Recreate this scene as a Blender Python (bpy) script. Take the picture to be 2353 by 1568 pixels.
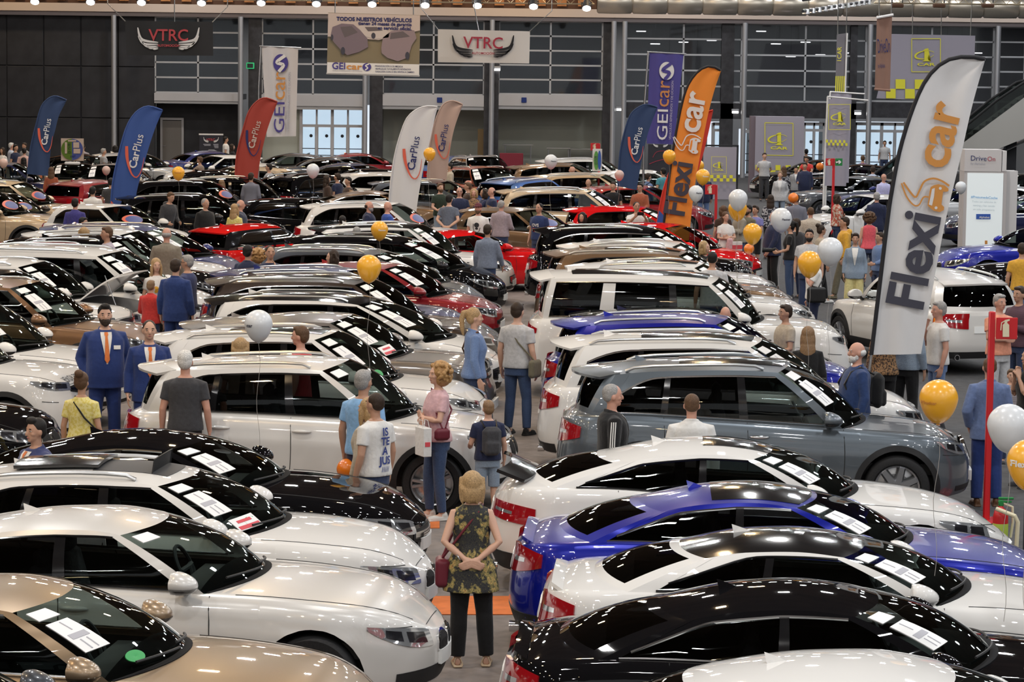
import bpy, bmesh, math, random
import numpy as np
from mathutils import Vector, Matrix
for _o in list(bpy.data.objects): bpy.data.objects.remove(_o)
random.seed(7)
SC = bpy.context.scene
COL = SC.collection
PI = math.pi
# ------------------------------------------------------------------ camera
FPX, IW, IH = 6400.0, 2353, 1568
CAM = Vector((0, 0, 4.98))
TH = math.atan(639/FPX); ROLL = 0.0122
_r = Vector((1,0,0)); _u = Vector((0,math.sin(TH),math.cos(TH))); FW = Vector((0,math.cos(TH),-math.sin(TH)))
CR = _r*math.cos(ROLL)+_u*math.sin(ROLL); CU = _u*math.cos(ROLL)-_r*math.sin(ROLL)
cam = bpy.data.cameras.new('camera'); camo = bpy.data.objects.new('camera', cam); COL.objects.link(camo)
camo.matrix_world = Matrix(((CR.x,CU.x,-FW.x,CAM.x),(CR.y,CU.y,-FW.y,CAM.y),(CR.z,CU.z,-FW.z,CAM.z),(0,0,0,1)))
cam.sensor_width = 36; cam.lens = 36*FPX/IW; cam.clip_end = 500; cam.clip_start = 1
SC.camera = camo
def ray(px, py): return (FW + CR*((px-IW/2)/FPX) + CU*((IH/2-py)/FPX))
def at_z(px, py, z=0.0):
    d = ray(px, py); return CAM + d*((z-CAM.z)/d.z)
def project(p):
    d = Vector(p)-CAM; w = d.dot(FW); return IW/2+FPX*d.dot(CR)/w, IH/2-FPX*d.dot(CU)/w
def at_y(px, py, Y):
    d = ray(px, py); return CAM + d*(Y/d.y)
# ------------------------------------------------------------------ world, exposure, lamps
vs = SC.view_settings
vs.view_transform = 'Standard'; vs.look = 'None'; vs.gamma = 1.0; vs.use_curve_mapping = False; vs.exposure = 0.0
SC.cycles.max_bounces = 8; SC.cycles.transparent_max_bounces = 10; SC.cycles.caustics_reflective = False; SC.cycles.caustics_refractive = False
wd = bpy.data.worlds.new('hall_air'); SC.world = wd; wd.use_nodes = True
_bg = wd.node_tree.nodes['Background']; _bg.inputs[0].default_value = (0.50,0.50,0.51,1); _bg.inputs[1].default_value = 1.0
def area_lamp(x, y, z, size, watts, col):
    l = bpy.data.lights.new('lamp', 'AREA'); l.shape = 'SQUARE'; l.size = size; l.energy = watts; l.color = col
    o = bpy.data.objects.new('ceiling_or_fill_light', l); o.location = (x,y,z); COL.objects.link(o); return o
for iy in range(19):
    for ix in range(7):
        x = -22.5+7.5*ix+(3.75 if iy%2 else 0); y = -8+7.2*iy
        warm = x < 2+0.05*y
        area_lamp(x, y, 11.0 if iy%2 else 11.6, 0.55, 262, (1,.72,.42) if warm and (ix+iy)%3==0 else (1,.98,.96) if warm else (.97,.985,1))
# ------------------------------------------------------------------ materials
MAT = {}
def nt_mat(name):
    m = bpy.data.materials.new(name); m.use_nodes = True
    return m, m.node_tree, m.node_tree.nodes['Principled BSDF']
def mat(name, col=(.8,.8,.8), rough=.5, metal=0.0, emis=None, estr=1.0, noise=0.0, nscale=20.0, coat=0.0, bump=0.0, sheen=0.0, alpha=1.0):
    if name in MAT: return MAT[name]
    m, nt, b = nt_mat(name)
    b.inputs['Base Color'].default_value = (*col,1); b.inputs['Roughness'].default_value = rough; b.inputs['Metallic'].default_value = metal
    b.inputs['Coat Weight'].default_value = coat; b.inputs['Specular IOR Level'].default_value = .5 if sum(col)>.3 or coat else .25; b.inputs['Coat Roughness'].default_value = .03
    if sheen: b.inputs['Sheen Weight'].default_value = sheen
    if alpha < 1: b.inputs['Alpha'].default_value = alpha
    if emis: b.inputs['Emission Color'].default_value = (*emis,1); b.inputs['Emission Strength'].default_value = estr
    if noise or bump:
        tc = nt.nodes.new('ShaderNodeTexCoord'); n = nt.nodes.new('ShaderNodeTexNoise'); n.inputs['Scale'].default_value = nscale
        n.inputs['Detail'].default_value = 4
        nt.links.new(tc.outputs['Object'], n.inputs['Vector'])
        if noise:
            r = nt.nodes.new('ShaderNodeValToRGB')
            r.color_ramp.elements[0].position = .3; r.color_ramp.elements[1].position = .7
            r.color_ramp.elements[0].color = (*[c*(1-noise) for c in col],1); r.color_ramp.elements[1].color = (*[min(1,c*(1+noise)) for c in col],1)
            nt.links.new(n.outputs['Fac'], r.inputs['Fac']); nt.links.new(r.outputs['Color'], b.inputs['Base Color'])
        if bump:
            bp = nt.nodes.new('ShaderNodeBump'); bp.inputs['Strength'].default_value = bump; bp.inputs['Distance'].default_value = .02
            nt.links.new(n.outputs['Fac'], bp.inputs['Height']); nt.links.new(bp.outputs['Normal'], b.inputs['Normal'])
    MAT[name] = m; return m
def paint(name, col, metal=0.0, rough=.35):
    if 'paint_'+name in MAT: return MAT['paint_'+name]
    m = mat('paint_'+name, col, rough, metal, coat=1.0)
    nt = m.node_tree; b = nt.nodes['Principled BSDF']
    b.inputs['Specular IOR Level'].default_value = 0.0 if metal==0 else .25
    if metal:
        tc = nt.nodes.new('ShaderNodeTexCoord'); n = nt.nodes.new('ShaderNodeTexNoise'); n.inputs['Scale'].default_value = 900
        nt.links.new(tc.outputs['Object'], n.inputs['Vector'])
        mr = nt.nodes.new('ShaderNodeMapRange'); mr.inputs[3].default_value = rough-.06; mr.inputs[4].default_value = rough+.06
        nt.links.new(n.outputs['Fac'], mr.inputs[0]); nt.links.new(mr.outputs[0], b.inputs['Roughness'])
    return m
def glass(name, tint, rough=.02, f0=1.45):
    if name in MAT: return MAT[name]
    m = bpy.data.materials.new(name); m.use_nodes = True; nt = m.node_tree; nt.nodes.clear()
    out = nt.nodes.new('ShaderNodeOutputMaterial'); mix = nt.nodes.new('ShaderNodeMixShader')
    tr = nt.nodes.new('ShaderNodeBsdfTransparent'); tr.inputs[0].default_value = (*tint,1)
    gl = nt.nodes.new('ShaderNodeBsdfGlossy'); gl.inputs['Roughness'].default_value = rough; gl.inputs[0].default_value = (.9,.95,.95,1)
    fr = nt.nodes.new('ShaderNodeFresnel'); fr.inputs[0].default_value = f0
    nt.links.new(fr.outputs[0], mix.inputs[0]); nt.links.new(tr.outputs[0], mix.inputs[1]); nt.links.new(gl.outputs[0], mix.inputs[2])
    nt.links.new(mix.outputs[0], out.inputs[0]); MAT[name] = m; return m
# ------------------------------------------------------------------ mesh helpers
def new_mesh(name, verts, faces, smooth=True, angle=40):
    me = bpy.data.meshes.new(name); me.from_pydata([tuple(v) for v in verts], [], faces); me.update()
    if smooth:
        me.polygons.foreach_set('use_smooth', [True]*len(me.polygons))
        if angle: me.set_sharp_from_angle(angle=math.radians(angle))
    return me
def merge(parts):
    V=[];F=[]
    for v,f in parts:
        o=len(V); V+= [tuple(p) for p in v]; F+= [tuple(i+o for i in q) for q in f]
    return V,F
def link(name, me, m=None, parent=None, loc=None, rot=None, scale=None):
    o = bpy.data.objects.new(name, me); COL.objects.link(o)
    if m is not None:
        if not me.materials: me.materials.append(m)
        o.material_slots[0].link = 'OBJECT'; o.material_slots[0].material = m
    if parent is not None: o.parent = parent
    if loc is not None: o.location = loc
    if rot is not None: o.rotation_euler = rot
    if scale is not None: o.scale = scale
    return o
def tag(o, label=None, cat=None, group=None, kind=None):
    if label: o['label'] = label
    if cat: o['category'] = cat
    if group: o['group'] = group
    if kind: o['kind'] = kind
    return o
def empty(name, loc=(0,0,0), rz=0.0, label=None, cat=None, group=None):
    o = bpy.data.objects.new(name, None); COL.objects.link(o); o.location = loc; o.rotation_euler = (0,0,rz); o.empty_display_size=.1
    return tag(o, label, cat, group)
def grid(P, close=False):
    """P: array n x m x 3 -> verts, quads"""
    n=len(P); m=len(P[0]); V=[tuple(p) for r in P for p in r]; F=[]
    for i in range(n-1):
        for j in range(m-1): F.append((i*m+j,(i+1)*m+j,(i+1)*m+j+1,i*m+j+1))
        if close: F.append((i*m+m-1,(i+1)*m+m-1,(i+1)*m,i*m))
    return V,F
def box(cx,cy,cz,sx,sy,sz,bev=0.0):
    if bev<=0:
        x,y,z=sx/2,sy/2,sz/2
        V=[(cx+a*x,cy+b*y,cz+c*z) for a in(-1,1) for b in(-1,1) for c in(-1,1)]
        return V,[(0,1,3,2),(4,6,7,5),(0,4,5,1),(2,3,7,6),(0,2,6,4),(1,5,7,3)]
    V=[];F=[];b=min(bev,sx/2.01,sy/2.01,sz/2.01)
    idx={}
    for a in(-1,1):
        for c in(-1,1):
            for d in(-1,1):
                for k in range(3):
                    p=[a*sx/2,c*sy/2,d*sz/2]
                    for q in range(3):
                        if q!=k: p[q]-= (a,c,d)[q]*b
                    idx[(a,c,d,k)]=len(V); V.append((cx+p[0],cy+p[1],cz+p[2]))
    for k in range(3):
        o=[q for q in range(3) if q!=k]
        for s in(-1,1):
            r=[]
            for (e,f) in((-1,-1),(1,-1),(1,1),(-1,1)):
                t=[0,0,0]; t[k]=s; t[o[0]]=e; t[o[1]]=f; r.append(idx[(*t,k)])
            F.append(tuple(r))
    for k in range(3):
        o=[q for q in range(3) if q!=k]
        for e in(-1,1):
            for f in(-1,1):
                t=[0,0,0]; t[o[0]]=e; t[o[1]]=f; t[k]=-1; t2=list(t); t2[k]=1
                F.append((idx[(*t,o[0])],idx[(*t2,o[0])],idx[(*t2,o[1])],idx[(*t,o[1])]))
    for a in(-1,1):
        for c in(-1,1):
            for d in(-1,1): F.append(tuple(idx[(a,c,d,k)] for k in range(3)))
    bm=bmesh.new(); vs_=[bm.verts.new(v) for v in V]
    for f in F: bm.faces.new([vs_[i] for i in f])
    bmesh.ops.recalc_face_normals(bm,faces=bm.faces); bm.verts.index_update()
    F=[tuple(v.index for v in f.verts) for f in bm.faces]; bm.free()
    return V,F
def tube(pts, rad, seg=8, caps=True, ell=None):
    """tube along pts; rad scalar or list"""
    pts=[Vector(p) for p in pts]; n=len(pts); R=[rad]*n if not hasattr(rad,'__len__') else rad
    V=[];F=[]; prev=None
    for i,p in enumerate(pts):
        t=(pts[min(i+1,n-1)]-pts[max(i-1,0)]); t=t.normalized() if t.length>1e-9 else Vector((0,0,1))
        if prev is None:
            a=Vector((0,0,1)) if abs(t.z)<.9 else Vector((1,0,0)); u=t.cross(a).normalized()
        else: u=(prev-t*prev.dot(t)).normalized()
        prev=u; w=t.cross(u)
        for k in range(seg):
            a=2*PI*k/seg; V.append(tuple(p+(u*math.cos(a)+w*math.sin(a))*R[i]))
    for i in range(n-1):
        for k in range(seg):
            k2=(k+1)%seg; F.append((i*seg+k,i*seg+k2,(i+1)*seg+k2,(i+1)*seg+k))
    if caps: F.append(tuple(range(seg-1,-1,-1))); F.append(tuple((n-1)*seg+k for k in range(seg)))
    return V,F
def lathe(prof, seg=24, axis='z'):
    V=[];F=[];n=len(prof)
    for r,z in prof:
        for k in range(seg):
            a=2*PI*k/seg; c,s=r*math.cos(a),r*math.sin(a)
            V.append((c,s,z) if axis=='z' else (c,z,s))
    for i in range(n-1):
        for k in range(seg):
            k2=(k+1)%seg; q=(i*seg+k,i*seg+k2,(i+1)*seg+k2,(i+1)*seg+k); F.append(q if axis=='z' else q[::-1])
    return V,F
def ellipsoid(c, r, seg=12, rings=8):
    V=[];F=[]
    for i in range(rings+1):
        t=PI*i/rings
        for k in range(seg):
            a=2*PI*k/seg; V.append((c[0]+r[0]*math.sin(t)*math.cos(a),c[1]+r[1]*math.sin(t)*math.sin(a),c[2]+r[2]*math.cos(t)))
    for i in range(rings):
        for k in range(seg):
            k2=(k+1)%seg; F.append((i*seg+k,(i+1)*seg+k,(i+1)*seg+k2,i*seg+k2))
    return V,F
def xf(vf, M): return [tuple(M@Vector(v)) for v in vf[0]], vf[1]
def pchip(xs, ys):
    xs=np.array(xs,float); ys=np.array(ys,float); h=np.diff(xs); d=np.diff(ys)/h; m=np.zeros(len(xs))
    m[0],m[-1]=d[0],d[-1]
    for i in range(1,len(xs)-1):
        m[i]=0 if d[i-1]*d[i]<=0 else (lambda w1,w2:(w1+w2)/(w1/d[i-1]+w2/d[i]))(2*h[i]+h[i-1],h[i]+2*h[i-1])
    def f(x):
        x=np.clip(x,xs[0],xs[-1]); i=np.clip(np.searchsorted(xs,x)-1,0,len(h)-1); t=(x-xs[i])/h[i]
        return (2*t**3-3*t**2+1)*ys[i]+(t**3-2*t**2+t)*h[i]*m[i]+(-2*t**3+3*t**2)*ys[i+1]+(t**3-t**2)*h[i]*m[i+1]
    return f
_TC={}
_TS=bpy.data.scenes.new('workbench'); _TV=_TS.view_layers[0]
def evaluated(o):
    _TS.collection.objects.link(o); _TV.update(); return bpy.data.meshes.new_from_object(o.evaluated_get(_TV.depsgraph))
ORD='first second third fourth fifth sixth seventh eighth ninth tenth eleventh twelfth thirteenth fourteenth fifteenth sixteenth seventeenth eighteenth nineteenth twentieth twenty-first'.split()
def text2d(s, size=1.0, bold=0.0, shear=0.0, res=3):
    k=(s,size,bold,shear,res)
    if k in _TC: return _TC[k]
    c=bpy.data.curves.new('t','FONT'); c.body=s; c.size=size; c.offset=bold*size; c.shear=shear; c.resolution_u=res; c.fill_mode='FRONT'
    o=bpy.data.objects.new('t',c); me=evaluated(o)
    V=[(v.co.x,v.co.y) for v in me.vertices]; F=[tuple(p.vertices) for p in me.polygons]
    x0=min(v[0] for v in V); V=[(a-x0,b) for a,b in V]
    bpy.data.objects.remove(o); bpy.data.curves.remove(c); bpy.data.meshes.remove(me)
    _TC[k]=(V,F); return V,F
def poly2d(pts, cuts=1):
    bm=bmesh.new(); vs_=[bm.verts.new((x,y,0)) for x,y in pts]; f=bm.faces.new(vs_)
    bmesh.ops.triangulate(bm,faces=bm.faces)
    if cuts: bmesh.ops.subdivide_edges(bm,edges=bm.edges,cuts=cuts,use_grid_fill=True)
    bmesh.ops.triangulate(bm,faces=bm.faces)
    bm.verts.index_update(); V=[(v.co.x,v.co.y) for v in bm.verts]; F=[tuple(v.index for v in f.verts) for f in bm.faces]; bm.free(); return V,F
def stroke2d(pts, w):
    """thick polyline; w scalar or list"""
    n=len(pts); W=[w]*n if not hasattr(w,'__len__') else w; L=[];R=[]
    for i,p in enumerate(pts):
        a=pts[max(i-1,0)]; b=pts[min(i+1,n-1)]; dx,dy=b[0]-a[0],b[1]-a[1]; l=math.hypot(dx,dy) or 1
        L.append((p[0]-dy/l*W[i]/2,p[1]+dx/l*W[i]/2)); R.append((p[0]+dy/l*W[i]/2,p[1]-dx/l*W[i]/2))
    V=L+R; F=[(i,n+i,n+i+1,i+1) for i in range(n-1)]; return V,F
def t2(vf, sx=1, sy=None, ox=0, oy=0):
    sy=sx if sy is None else sy; return [(x*sx+ox,y*sy+oy) for x,y in vf[0]], vf[1]
def ellipse2d(cx,cy,rx,ry,n=28): return poly2d([(cx+rx*math.cos(2*PI*k/n),cy+ry*math.sin(2*PI*k/n)) for k in range(n)],0)
# ------------------------------------------------------------------ car materials
M_GL = glass('windscreen_glass', (.52,.60,.57)); M_TI = glass('privacy_glass', (.12,.125,.13)); M_SG = glass('side_glass', (.40,.45,.44))
M_BLK = mat('gloss_black', (.008,.008,.009), .12, coat=.6); M_TRIM = mat('matt_black_plastic', (.022,.022,.023), .55)
M_CHR = mat('chrome', (.82,.82,.83), .12, 1.0); M_SIL = mat('brushed_aluminium', (.55,.56,.57), .28, 1.0)
M_RUB = mat('tyre_rubber', (.016,.016,.017), .65, noise=.2, nscale=60); M_INT = mat('cabin_plastic', (.055,.055,.058), .6)
M_SEAT = mat('seat_cloth', (.10,.10,.105), .8, noise=.25, nscale=40); M_SEATB = mat('seat_beige', (.38,.33,.27), .6)
M_PLATE = mat('number_plate', (.75,.76,.75), .35); M_PAPER = mat('paper', (.80,.80,.80), .6); M_INK = mat('print_grey', (.42,.42,.46), .6)
M_REDP = mat('print_red', (.62,.06,.08), .6); M_GRNP = mat('sticker_green', (.03,.32,.08), .5)
M_BLUP = mat('print_blue', (.06,.08,.24), .4); M_ORP = mat('print_orange', (.60,.12,.07), .4)
M_RED = mat('tail_lamp_red', (.30,.006,.010), .08, coat=1.0); M_LAMP = mat('lamp_glass', (.62,.65,.68), .08, .75, coat=1.0)
M_AMB = mat('lamp_amber', (.75,.22,.02), .1, coat=1.0); M_LIN = mat('lamp_inner', (.03,.03,.035), .15, .5, coat=1.0)
M_RIMS = mat('alloy_rim', (.50,.51,.53), .28, .9); M_RIMD = mat('dark_rim', (.10,.10,.11), .3, .9); M_RIMG = mat('gold_rim', (.50,.36,.2), .3, 1.0)
M_GUNM = mat('engine_grey',(.10,.10,.11),.4,.5)
M_SCUT = mat('scuttle_black',(.006,.006,.007),.75)
M_SCUT.node_tree.nodes['Principled BSDF'].inputs['Specular IOR Level'].default_value=.1
KEY = dict(SCUT=M_SCUT,GLASS=M_GL,TINT=M_TI,SIDE=M_SG,BLACK=M_BLK,TRIM=M_TRIM,CHROME=M_CHR,SIL=M_SIL,RUB=M_RUB,INT=M_INT,SEAT=M_SEAT,PLATE=M_PLATE,PAPER=M_PAPER,
           INK=M_INK,REDP=M_REDP,GRN=M_GRNP,RED=M_RED,LAMP=M_LAMP,LIN=M_LIN,AMB=M_AMB,RIM=M_RIMS,BLUP=M_BLUP,ORP=M_ORP)
def wheel_meshes(R, W=.22, spokes=5, kind='double'):
    r2=R*.70
    tv=lathe([(r2,-W/2+.02),(R*.93,-W/2),(R*.985,-W/2+.02),(R,-W/2+.05),(R,W/2-.05),(R*.985,W/2-.02),(R*.93,W/2),(r2+.015,W/2-.005),(r2,W/2-.03)],36,'y')
    tire=new_mesh('tyre',*tv,angle=50)
    parts=[lathe([(r2*1.005,W/2-.03),(r2*.985,W/2-.008),(r2*.92,W/2-.02),(r2*.9,W/2-.06),(r2*.9,-W/2+.04)],36,'y')]
    for k in range(spokes):
        a0=2*PI*k/spokes
        for da in ((-.17,.17) if kind=='double' else (0,)):
            wd_=.022 if kind=='double' else .045
            a1=a0+da; ah=a0+da*.35
            p0=Vector((math.cos(ah)*r2*.16,W/2-.035,math.sin(ah)*r2*.16)); p1=Vector((math.cos(a1)*r2*.93,W/2-.02,math.sin(a1)*r2*.93))
            t=(p1-p0).normalized(); n=t.cross(Vector((0,1,0))).normalized()
            q=[];
            for p,ww in((p0,wd_*1.25),(p1,wd_)):
                for sy,sn in((0.012,-.6),(.012,.6),(-.035,1),(-.035,-1)): q.append(tuple(p+n*ww*sn+Vector((0,sy,0))))
            parts.append((q,[(0,1,5,4),(1,2,6,5),(2,3,7,6),(3,0,4,7),(0,3,2,1),(4,5,6,7)]))
    parts.append(lathe([(0.0001,W/2-.012),(r2*.17,W/2-.014),(r2*.2,W/2-.03),(r2*.2,-.02)],20,'y'))
    rim=new_mesh('rim',*merge(parts),angle=35)
    disc=new_mesh('brake_disc',*lathe([(0.0001,W/2-.09),(r2*.62,W/2-.09),(r2*.62,W/2-.11),(r2*.9,W/2-.12)],24,'y'))
    return tire,rim,disc
def seat_mesh():
    a=box(.0,0,.38,.52,.50,.16,.05); b=xf(box(0,0,.33,.14,.48,.66,.06),Matrix.Translation((-.25,0,.42))@Matrix.Rotation(-.28,4,'Y'))
    c=box(-.40,0,1.10,.10,.25,.17,.045)
    return new_mesh('seat',*merge([a,b,c]),angle=50)
SEATM=None; STEER=None
class Style:
    def __init__(s, **k):
        d=dict(L=4.5,W=1.82,R=.335,bot=.22,xf=1.40,xr=-1.30,nose=(1.0,2.4),tail=(.55,3.2),crown=.06,cr=.075,tumA=.70,tumD=.66,
               pf=((.2,.06),(.42,.0),(.62,.015),(.78,.07),(1.1,.15)),pr=((.2,.08),(.45,.0),(.62,.01),(.85,.05),(1.2,.11)),rg=(.86,.12,.90),
               tlo=.05,wing=False,bow=(.035,.015),blade=False,rail=None,pano=None,clad=False,chrome=False,spoiler=None,fin=True,head=(.30,.95,.58,.74,.62,.80),tl=(.28,.95,.70,.90,.74,.88),
               grille=(.0,.42,.40,.60),kidney=False,handles=(.0,-1.0),rimk=('double',5),wb=0.955)
        d.update(k); s.__dict__.update(d); s.build()
    # --- analytic surface
    def w(s,x):
        x=np.asarray(x,float); dn,pn=s.nose; dr,pr=s.tail
        a=np.clip(1-(s.L/2-x)/dn,0,1); b=np.clip(1-(x+s.L/2)/dr,0,1)
        return s.W/2*(1-a**pn)**(1/pn)*(1-b**pr)**(1/pr)*(1-.012*((x-.1)/(s.L/2))**2)
    def P(s,x,z,sg=1):
        T=s.T(x); h=np.clip((z-s.bot)/(T-s.bot),0,1); y=s.w(x)*s.sec(h)
        dn=np.clip(1-(s.L/2-x)/.6,0,1); dn=dn*dn*(3-2*dn); dt=np.clip(1-(x+s.L/2)/.6,0,1); dt=dt*dt*(3-2*dt)
        return np.stack([x-dn*s.fpf(z)+dt*s.fpr(z), y*sg, z+0*x],-1)
    def top(s,x,yr):
        x=np.asarray(x,float); T=s.T(x); b=s.P(x,T)
        taper=np.clip((s.L/2-x)/.35,0,1)*np.clip((x+s.L/2)/.3,0,1)
        return np.stack([b[...,0],b[...,1]*yr,T+s.crown*taper*(1-np.abs(yr)**2.2)],-1)
    def xi2x(s,xi): # arc length from nose tip -> x ; negative = from tail
        return s._fx(xi)
    def xi2x_t(s,xi): return s._tx(xi)
    def wt(s,x):
        f=np.clip((x-s.D[1])/(s.A[1]-s.D[1]),0,1); return s.W/2*(s.tumD+(s.tumA-s.tumD)*(1-(1-f)**1.6))
    def Q(s,xb,xt,t):
        xb=np.asarray(xb,float); xt=np.asarray(xt,float)
        b=s.top(xb,s.wb+0*xb); b[...,2]-=.004
        tz=s.Z(xt)-s.cr; tp=np.stack([xt,s.wt(xt),tz],-1)
        t=np.asarray(t,float)[...,None]; q=b*(1-t)+tp*t; k4=(4*t*(1-t))[...,0]; q[...,1]+=.05*k4*np.clip((tp-b)[...,2]/.4,0,1)
        wa=np.clip((xb-(s.A[0]-1.0))/1.0,0,1)**1.6*s.bow[0]; wd_=np.clip(((s.D[0]+.8)-xb)/.8,0,1)**1.6*s.bow[1]
        q[...,0]+=(.45*wa-.35*wd_)*k4; q[...,2]+=(.9*wa+.8*wd_)*k4; return q
    def WS(s,sv,t):
        sv=np.asarray(sv,float); t=np.asarray(t,float)
        a2=np.abs(sv)**2.2
        xb=s.xc+(s.A[0]-s.xc)*a2; xt=s.xtc+(s.A[1]-s.xtc)*a2
        ba=s.top(np.array(s.A[0]),np.array(s.wb)); yb=ba[1]*sv
        bz=s.T(xb); wloc=s.P(xb,bz)[...,1]; yr=np.clip(yb/wloc,-1,1); zb=bz+s.crown*(1-np.abs(yr)**2.2)-.004
        xbs=s.top(xb,yr)[...,0]
        yt=s.wt(np.array(s.A[1]))*sv; zt=s.Z(xt)-s.cr*sv*sv
        B=np.stack([xbs,yb,zb],-1); Tt=np.stack([xt,yt,zt],-1); tt=t[...,None]
        q=B*(1-tt)+Tt*tt; bul=4*t*(1-t); q[...,0]+=(.45*s.bow[0]+.03*(1-sv*sv))*bul; q[...,2]+=(.9*s.bow[0]+.025*(1-sv*sv))*bul; q[...,1]+=.05*bul*sv*np.abs(sv)**3*np.clip((zt-zb)/.4,0,1); return q
    def RW(s,sv,t):
        sv=np.asarray(sv,float); t=np.asarray(t,float); a2=np.abs(sv)**2.4
        xb=s.xrc+(s.D[0]-s.xrc)*a2; xt=s.xrt+(s.D[1]-s.xrt)*a2
        ba=s.top(np.array(s.D[0]),np.array(s.wb)); yb=ba[1]*sv
        bz=s.T(xb); wloc=np.maximum(s.P(xb,bz)[...,1],.05); yr=np.clip(yb/wloc,-1,1); zb=bz+s.crown*(1-np.abs(yr)**2.2)*np.clip((xb+s.L/2)/.3,0,1)-.004
        xbs=s.top(xb,yr)[...,0]
        yt=s.wt(np.array(s.D[1]))*sv; zt=s.Z(xt)-s.cr*sv*sv
        B=np.stack([xbs,yb,zb],-1); Tt=np.stack([xt,yt,zt],-1); tt=t[...,None]
        q=B*(1-tt)+Tt*tt; bul=4*t*(1-t); q[...,0]-=(.35*s.bow[1]+.025*(1-sv*sv))*bul; q[...,2]+=(.8*s.bow[1]+.02*(1-sv*sv))*bul; q[...,1]+=.05*bul*sv*np.abs(sv)**3*np.clip((zt-zb)/.4,0,1); return q
    def RF(s,x,yr):
        f=np.clip((x-s.D[1])/(s.A[1]-s.D[1]),0,1)
        bul=(s.xtc-s.A[1])*np.clip((f-.6)/.4,0,1)+(s.xrt-s.D[1])*np.clip((.4-f)/.4,0,1)
        e=np.where(f>.5,2.2,2.4); X=x+bul*(1-np.abs(yr)**e)
        return np.stack([X,s.wt(x)*yr,s.Z(X)-s.cr*yr*yr],-1)
    # --- meshes
    def patch(s,fn,us,z0,z1,n=14,m=5,off=.006,back=.012):
        """raised patch: fn(u,v)->points; u in us, v between z0(u), z1(u)"""
        u=np.linspace(us[0],us[1],n); U=np.repeat(u[:,None],m,1); a=np.array([z0(i) for i in u])[:,None]; b=np.array([z1(i) for i in u])[:,None]
        V=a+(b-a)*np.linspace(0,1,m)[None,:]
        G=fn(U,V); e=1e-3; du=fn(U+e,V)-fn(U-e,V); dv=fn(U,V+e)-fn(U,V-e); N=np.cross(du,dv); N/= (np.linalg.norm(N,axis=-1,keepdims=True)+1e-9)
        c=N.copy(); out=np.zeros_like(G); out[...,0]=G[...,0]*.6; out[...,1]=G[...,1]; out[...,2]=(G[...,2]-.5)*.8
        sgn=np.sign((N*out).sum()); N*=sgn if sgn else 1
        A=G+N*off; B=G-N*back; V_,F_=grid(A); k=len(V_); rim=[(i,0) for i in range(n)]+[(n-1,j) for j in range(1,m)]+[(i,m-1) for i in range(n-2,-1,-1)]+[(0,j) for j in range(m-2,0,-1)]
        V_+= [tuple(B[i,j]) for i,j in rim]; r=len(rim)
        for q in range(r):
            i,j=rim[q]; i2,j2=rim[(q+1)%r]; F_.append((i*m+j,k+q,k+(q+1)%r,i2*m+j2))
        if sgn<0: F_=[f[::-1] for f in F_]
        return V_,F_
    def side(s,sg): return lambda x,z: s.P(x,z,sg)
    def nosef(s,u,z): return s.P(s._fx(np.abs(u)),z,1)*np.stack([np.ones_like(u),np.where(u<0,-1,1),np.ones_like(u)],-1)
    def tailf(s,u,z): return s.P(s._tx(np.abs(u)),z,1)*np.stack([np.ones_like(u),np.where(u<0,-1,1),np.ones_like(u)],-1)
    def build(s):
        L,W,R=s.L,s.W,s.R
        s.T=pchip(*zip(*s.Tp)); s.Z=pchip(*zip(*s.Zp)); s.fpf=pchip(*zip(*s.pf)); s.fpr=pchip(*zip(*s.pr))
        s.sec=pchip((0,.1,.25,.5,.68,.74,.86,.94,1.0),(.92,.965,.992,1.0,.998,.985,.97,.945,.895))
        x=np.concatenate([L/2-np.linspace(0,1,600)**3*L*.9]); y=s.w(x); a=np.concatenate([[0],np.cumsum(np.hypot(np.diff(x),np.diff(y)))]); s._fx=lambda q,a=a,x=x: np.interp(q,a,x)
        xt=-L/2+np.linspace(0,1,600)**3*L*.9; yt=s.w(xt); at=np.concatenate([[0],np.cumsum(np.hypot(np.diff(xt),np.diff(yt)))]); s._tx=lambda q,a=at,x=xt: np.interp(q,a,x)
        Ra=R+.055; out=[]  # (part name, mesh, material key)
        # stations
        st=list(-L/2+np.array([0,.003,.012,.03,.06,.1,.16,.24,.34,.46]))+list(L/2-np.array([0,.003,.012,.03,.06,.1,.16,.24,.34,.46,.6]))
        for xw in (s.xf,s.xr): st+= [xw+Ra*math.cos(q) for q in np.linspace(0,PI,15)]+[xw-Ra-.004,xw+Ra+.004]
        st+=list(np.arange(-L/2+.6,L/2-.6,.16))+[s.A[0],s.D[0],s.xc]
        st=np.array(sorted(st)); st=st[np.concatenate([[True],np.diff(st)>.0025])]
        def bot(x):
            z=np.full_like(x,s.bot)
            for xw in(s.xf,s.xr):
                m=np.abs(x-xw)<=Ra+1e-6; z[m]=R+np.sqrt(np.maximum(Ra**2-(x[m]-xw)**2,0))
            near=np.clip(1-(L/2-np.abs(x))/.5,0,1); return np.maximum(z,s.bot+.05*near)
        zb=bot(st); hs=np.array([0,.08,.2,.34,.48,.6,.68,.74,.8,.87,.93,.97,1.0]); zt=s.T(st)
        half=np.stack([s.P(st,zb+(zt-zb)*h) for h in hs],1)            # n x 13 x 3
        yrs=np.linspace(1,-1,19)[1:-1]
        tops=np.stack([s.top(st,np.full_like(st,q)) for q in yrs],1)
        right=half[:,::-1].copy(); right[...,1]*=-1
        G=np.concatenate([half,tops,right],1); n,m,_=G.shape
        V=[tuple(p) for p in G.reshape(-1,3)]; F=[]
        for i in range(n-1):
            hole = st[i]>=s.D[0]-1e-4 and st[i+1]<=s.A[0]+1e-4
            for j in range(m-1):
                if hole and 13<=j<m-14: continue
                F.append((i*m+j,i*m+j+1,(i+1)*m+j+1,(i+1)*m+j))
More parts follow.
